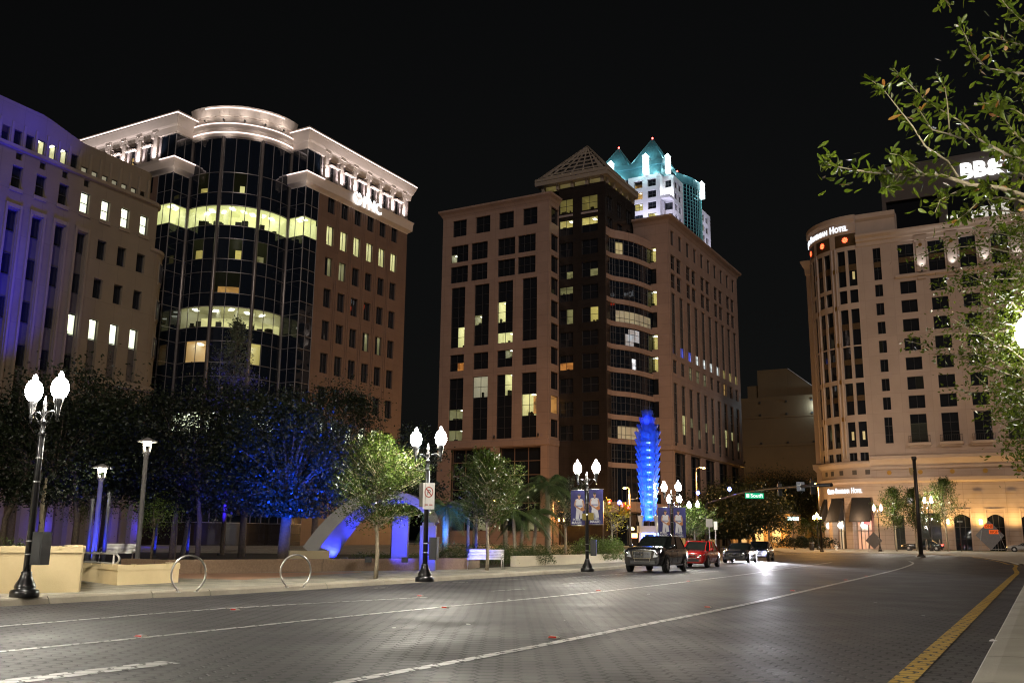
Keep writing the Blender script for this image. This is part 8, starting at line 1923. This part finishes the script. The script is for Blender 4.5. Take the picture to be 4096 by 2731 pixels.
# ================================================================== VEHICLES
TYRE = pmat('black_tyre', (.012, .012, .012), rough=.75); RIM = pmat('alloy_rim', (.55, .55, .55), rough=.3, metal=.35); CHROME = pmat('chrome', (.65, .65, .67), rough=.12, metal=1.0)
CGLASS = pmat('car_window_glass', (.012, .015, .014), rough=.04, spec=.6); LENS = pmat('clear_headlamp', (.55, .56, .58), (.30, .31, .33), 30, .12, metal=.5, coat=.8); DARKT = pmat('dark_car_trim', (.012, .012, .013), rough=.4)
def car(label, loc, rz, paint, L=4.6, W=1.85, H=1.5, hood=.62, belt=.62, kind='suv', lights=None, tails=None, group='vehicles on the street', grille='mesh', name='parked_car', wr=.34):
    """a car facing its local +x; z = 0 on the road"""
    t = thing(name, label, 'car', loc, group, rz=rz); hl = L / 2; hw = W / 2; bz = .24 if kind != 'suv' else .30
    hb = H * belt; hoodz = H * hood
    # body stations: x, half width, bottom, top, top half width factor
    if kind == 'suv': st = [(-hl, .80, .42, .70, .8), (-hl + .08, .93, .36, hb * .98, .84), (-hl + .5, .99, bz, hb + .02, .86), (-hl * .45, 1.0, bz, hb, .88), (0, 1.0, bz, hb, .88), (hl * .42, 1.0, bz, hb - .01, .88), (hl - .75, .99, bz, hoodz + .03, .84), (hl - .22, .96, bz + .0, hoodz - .02, .80), (hl - .05, .91, bz + .02, hoodz - .08, .78), (hl, .86, bz + .06, hoodz - .17, .78)]
    else: st = [(-hl, .78, .40, .66, .8), (-hl + .10, .92, .34, hb * .96, .84), (-hl + .6, .98, bz, hb, .86), (-hl * .4, 1.0, bz, hb, .88), (0, 1.0, bz, hb, .88), (hl * .36, 1.0, bz, hb - .01, .88), (hl - .9, .99, bz, hoodz + .03, .84), (hl - .30, .95, bz, hoodz - .05, .78), (hl - .07, .89, bz, hoodz - .13, .76), (hl, .80, bz + .05, hoodz - .22, .74)]
    def ring(s):
        x, wf, zb, zt, tf = s; w_ = hw * wf; h_ = zt - zb
        half = [(0, zb), (w_ * .86, zb), (w_ * .97, zb + h_ * .12), (w_, zb + h_ * .45), (w_ * .985, zb + h_ * .72), (w_ * .95, zb + h_ * .90), (w_ * tf, zt - .01), (w_ * tf * .6, zt + .025), (0, zt + .035)]
        return [(x, y, z) for y, z in half] + [(x, -y, z) for y, z in half[-2:0:-1]]
    # densify along x
    fine = []
    for i in range(len(st) - 1):
        p0, p1, p2, p3 = st[max(0, i - 1)], st[i], st[i + 1], st[min(len(st) - 1, i + 2)]
        for k in range(4):
            u = k / 4; fine.append(tuple(.5 * (2 * b + (-a + c) * u + (2 * a - 5 * b + 4 * c - d) * u * u + (-a + 3 * b - 3 * c + d) * u ** 3) for a, b, c, d in zip(p0, p1, p2, p3)))
    fine.append(st[-1]); rg = [ring(s) for s in fine]; n = len(rg[0]); m = MB(); k0 = 0
    for r_ in rg: m.v.extend(r_)
    for i in range(len(rg) - 1):
        for j in range(n): m.f.append((i * n + j, i * n + (j + 1) % n, (i + 1) * n + (j + 1) % n, (i + 1) * n + j)); m.m.append(0); m.s.append(True)
    m.f.append(tuple(range(n))); m.f.append(tuple(range((len(rg) - 1) * n, len(rg) * n))[::-1]); m.m += [0, 0]; m.s += [False, False]
    body = m.build('body', paint, t)
    # greenhouse: base and roof outlines
    if kind == 'suv': xb0, xb1, xr0, xr1 = -hl + .22, hl * .47, -hl + .62, hl * .08
    elif kind == 'hatch': xb0, xb1, xr0, xr1 = -hl + .35, hl * .46, -hl + .95, hl * .02
    else: xb0, xb1, xr0, xr1 = -hl + .55, hl * .42, -hl + 1.35, -.02
    wb, wt = hw * .91, hw * .74; zb, zt = hb - .02, H - .06
    xs_b = [xb0, xb0 + .25 * (xb1 - xb0), xb0 + .52 * (xb1 - xb0), xb0 + .80 * (xb1 - xb0), xb1]
    def o(x0, x1, w_, z, e=.0): return [(x0 + e, w_ * .86, z), (x0 + (x1 - x0) * .1, w_, z), (x0 + (x1 - x0) * .85, w_, z), (x1, w_ * .80, z), (x1 + .06, 0, z), (x1, -w_ * .80, z), (x0 + (x1 - x0) * .85, -w_, z), (x0 + (x1 - x0) * .1, -w_, z), (x0 + e, -w_ * .86, z), (x0 - .05, 0, z)]
    lo, hi = o(xb0, xb1, wb, zb), o(xr0, xr1, wt, zt); N = len(lo); m = MB()
    for i in range(N): j = (i + 1) % N; m.poly([lo[j], lo[i], hi[i], hi[j]], 0, False)
    m.build('window_glass', CGLASS, t)
    m = MB(); hi2 = o(xr0 + .05, xr1 - .10, wt * .93, H - .012); top = o(xr0 + .25, xr1 - .35, wt * .6, H)
    for A_, B_ in ((hi, hi2), (hi2, top)):
        for i in range(N): j = (i + 1) % N; m.poly([A_[j], A_[i], B_[i], B_[j]], 0, True)
    m.poly(top[::-1], 0, True)
    for i in (0, 1, 2, 3, 5, 6, 7, 8):                      # pillars
        m.bar(V(lo[i]), V(hi[i]) + V((0, 0, .005)), .045)
    for y in (-1, 1):
        xm, xn = (xb0 * .45 + xb1 * .55), (xr0 * .45 + xr1 * .55); m.bar((xm, y * wb * 1.0, zb), (xn, y * wt, zt), .05)
    m.build('roof', paint, t)
    if kind == 'suv':
        for y in (-1, 1): m = MB(); m.tube([(xr0 + .2, y * wt * .88, H + .0), (xr0 + .35, y * wt * .9, H + .05), (xr1 - .5, y * wt * .9, H + .05), (xr1 - .35, y * wt * .88, H - .01)], .018, 6); m.build('roof_rail', CHROME, t)
    # wheels in dark arches
    wx = hl - .88 if kind == 'suv' else hl - .90
    for sx in (-1, 1):
        for sy in (-1, 1):
            m = MB(); c = V((sx * wx, sy * (hw - .02), wr)); nseg = 20
            for i in range(nseg): a, b = R(360 * i / nseg), R(360 * (i + 1) / nseg); r2 = wr * 1.16; m.poly([(c.x, sy * (hw + .004), wr + .02), (c.x + r2 * math.cos(a), sy * (hw + .004), wr + .02 + r2 * math.sin(a)), (c.x + r2 * math.cos(b), sy * (hw + .004), wr + .02 + r2 * math.sin(b))])
            m.build('wheel_arch', DARKT, t)
            m = MB(); prof = [(wr * .60, -.11), (wr * .92, -.11), (wr, -.07), (wr, .07), (wr * .92, .105), (wr * .68, .11), (wr * .66, .06)]
            m.lathe(prof, 24); m.v = [(c.x + x, c.y - sy * .06 + sy * z, c.z + y) for x, y, z in m.v]; wh = m.build('wheel', TYRE, t)
            m = MB(); m.lathe([(wr * .66, .055), (wr * .66, .07), (wr * .58, .075)], 20); m.lathe([(.07, .05), (.06, .11), (.03, .115)], 10)
            for k in range(7): a = R(360 * k / 7); m.bar((.05 * math.cos(a), .05 * math.sin(a), .085), (wr * .62 * math.cos(a), wr * .62 * math.sin(a), .075), .05)
            m.v = [(c.x + x, c.y - sy * .06 + sy * z, c.z + y) for x, y, z in m.v]; m.build('rim', RIM, wh)
    # face
    fx = hl
    for sy in (-1, 1):
        m = MB()
        if kind == 'suv': q = [(fx - .02, .55, hoodz - .46), (fx - .04, .86, hoodz - .42), (fx - .20, .955, hoodz - .10), (fx - .03, .66, hoodz - .16)]
        else: q = [(fx - .02, .50, hoodz - .36), (fx - .05, .82, hoodz - .33), (fx - .26, .96, hoodz - .15), (fx - .05, .60, hoodz - .22)]
        q = [V((x + .035, sy * y * hw, z)) for x, y, z in q]; bk = [p + V((-.16, -sy * .05, 0)) for p in q]
        f = list(range(4)) if sy > 0 else list(range(4))[::-1]
        m.poly([q[i] for i in (0, 1, 2, 3)]); m.poly([q[i] for i in (3, 2, 1, 0)])
        for i in range(4): j = (i + 1) % 4; m.poly([q[i], bk[i], bk[j], q[j]])
        ho = m.build('headlight', LENS, t); m = MB(); cc = (q[0] + q[1] + q[2] + q[3]) / 4; rr = .075
        m.lathe([(.02, 0), (rr, .02), (rr * .9, .045), (.02, .05)], 12); m.v = [(cc.x + .07 + z * 1.2, cc.y + x, cc.z + y) for x, y, z in m.v]
        m.build('lamp', lights if lights else CHROME, ho)
    gz0, gz1, gy = (hoodz - .50, hoodz - .17, .44) if kind == 'suv' else (hoodz - .40, hoodz - .22, .42)
    m = MB(); m.obox((fx - .10, -gy * hw, gz0), (.10, 0, 0), (0, 2 * gy * hw, 0), (0, 0, gz1 - gz0)); go = m.build('grille', pmat('satin_grille_mesh', (.16, .16, .165), (.06, .06, .06), 60, .35, metal=.8) if grille == 'mesh' else DARKT, t)
    m = MB(); e = .025; fq = [(-gy * hw, gz0), (gy * hw, gz0), (gy * hw * 1.08, gz1), (-gy * hw * 1.08, gz1)]
    for i in range(4): a, b = fq[i], fq[(i + 1) % 4]; m.bar((fx + .01, a[0], a[1]), (fx + .01, b[0], b[1]), e)
    m.lathe([(.05, 0), (.07, .02), (.03, .03)], 12); k = 3 * 12 + 0
    for i in range(len(m.v) - 36, len(m.v)): x, y, z = m.v[i]; m.v[i] = (fx + .005 + z, x, (gz0 + gz1) / 2 + y)
    m.build('grille_frame', CHROME, go)
    m = MB(); m.obox((fx - .06, -.62 * hw, bz + .10), (.07, 0, 0), (0, 1.24 * hw, 0), (0, 0, .15)); bo = m.build('lower_intake', DARKT, t)
    m = MB()
    if kind == 'suv':
        for a, b in (((-.36, bz + .2), (.36, bz + .2)), ((.36, bz + .2), (.38, bz + .36)), ((.38, bz + .36), (-.38, bz + .36)), ((-.38, bz + .36), (-.36, bz + .2))): m.bar((fx + .02, a[0], a[1]), (fx + .02, b[0], b[1]), .018)
        m.build('plate_frame', CHROME, t)
    else:
        for sy in (-1, 1): m.box((fx - .10, sy * hw * .66, bz + .2), (.1, .18, .07))
        m.build('fog_lamp', LENS, t)
    for sy in (-1, 1):
        m = MB(); mx_ = xb1 - .32; m.lathe([(.02, -.11), (.09, -.09), (.105, 0), (.09, .08), (.03, .10)], 12); m.v = [(mx_ + y * .8, sy * (hw + .10) + z * .9, hb + .09 + x * .75) for x, y, z in m.v]; m.bar((mx_, sy * hw * .9, hb + .03), (mx_, sy * (hw + .06), hb + .07), .04); m.build('mirror', paint, t)
        m = MB(); 
        for dx in (-.25, .75): m.box((dx - .25, sy * (hw + .008), hb - .13), (.17, .018, .028))
        m.build('door_handle', CHROME, t)
        m = MB(); 
        for dx in (xb1 - .45, xb1 - 1.45): m.box((dx, sy * (hw * .999), (bz + hb) / 2 + .02), (.012, .012, hb - bz - .22))
        m.build('door_seam', DARKT, t)
        m = MB(); m.box((-hl + .10, sy * hw * .80, hb - .12), (.14, .24, .18)); m.build('tail_light', tails or pmat('red_tail_lens', (.25, .01, .01), rough=.15), t)
        m = MB(); m.box((0, sy * hw * .985, bz + .03), (L - 2.5, .05, .05)); m.build('sill_trim', CHROME if kind == 'suv' else DARKT, t)
    return t
BLKP = pmat('black_metallic_paint', (.010, .010, .012), rough=.22, coat=1.0, metal=.2); REDP = pmat('red_metallic_paint', (.42, .012, .012), (.36, .010, .010), 2, .25, coat=1.0); GREYP = pmat('graphite_paint', (.045, .045, .055), rough=.25, coat=1.0, metal=.5); SILP = pmat('silver_paint', (.35, .34, .34), rough=.3, coat=1.0, metal=.6); NAVY = pmat('dark_blue_paint', (.012, .014, .03), rough=.25, coat=1.0)
hd = math.atan2(-AX.y, -AX.x)
def cpos(px, py, lat, along): p = grg(px, py); return V((p.x, p.y, gz(p.y))) + AX * along - CX * lat
car('black parked suv with chrome grille, first in the kerb row', cpos(1529, 1314.5, .93, 1.38) + V((0, 0, .002)), hd + R(4), BLKP, 4.83, 1.91, 1.70, .68, .66, 'suv', wr=.38)
car('red parked hatchback behind the black suv', cpos(1621, 1303.3, .88, 1.35), hd + R(5), REDP, 4.4, 1.80, 1.50, .62, .63, 'hatch', wr=.33)
car('graphite parked sedan behind the red car', cpos(1716, 1292.3, .9, 1.45), hd + R(6), GREYP, 4.7, 1.84, 1.40, .64, .64, 'sedan', wr=.34, tails=None)
HEADL = emat('blazing_headlamp', (1, .97, 1), 900, True)
q = atp(1738, 1266, 76); mv = car('dark approaching car with blazing headlights beside the graphite sedan', V((q.x + .9, 78.6, gz(78))), hd + R(8), NAVY, 4.6, 1.82, 1.55, .62, .63, 'suv', lights=HEADL, name='car')
for sy in (-.62, .62): light('SPOT', 'headlight_beam', V((2.46, sy, .72)), 12000, (.93, .92, 1), mv, .08, V((24, sy, .0)), 60, .8)
g = grg(2112, 1260.5, .06); car('black sedan with red tail lamp in front of the hotel doors', V((60.0, 141.7, gz(141.7) + .08)), math.atan2(BX.y, BX.x), BLKP, 5.5, 1.85, 1.45, .64, .64, 'sedan', lights=emat('dim_amber_lamp', (1, .6, .2), 3), tails=emat('red_tail_glow', (1, .03, .02), 6), name='car')
g = grg(2352, 1261.0, .06); car('silver car cut by the right picture edge with a lit amber lamp', V((73.4, 138.9, gz(138.9) + .08)), math.atan2(BX.y, BX.x), SILP, 4.6, 1.82, 1.45, .64, .64, 'sedan', lights=emat('dim_amber_lamp', (1, .6, .2), 3), name='car')
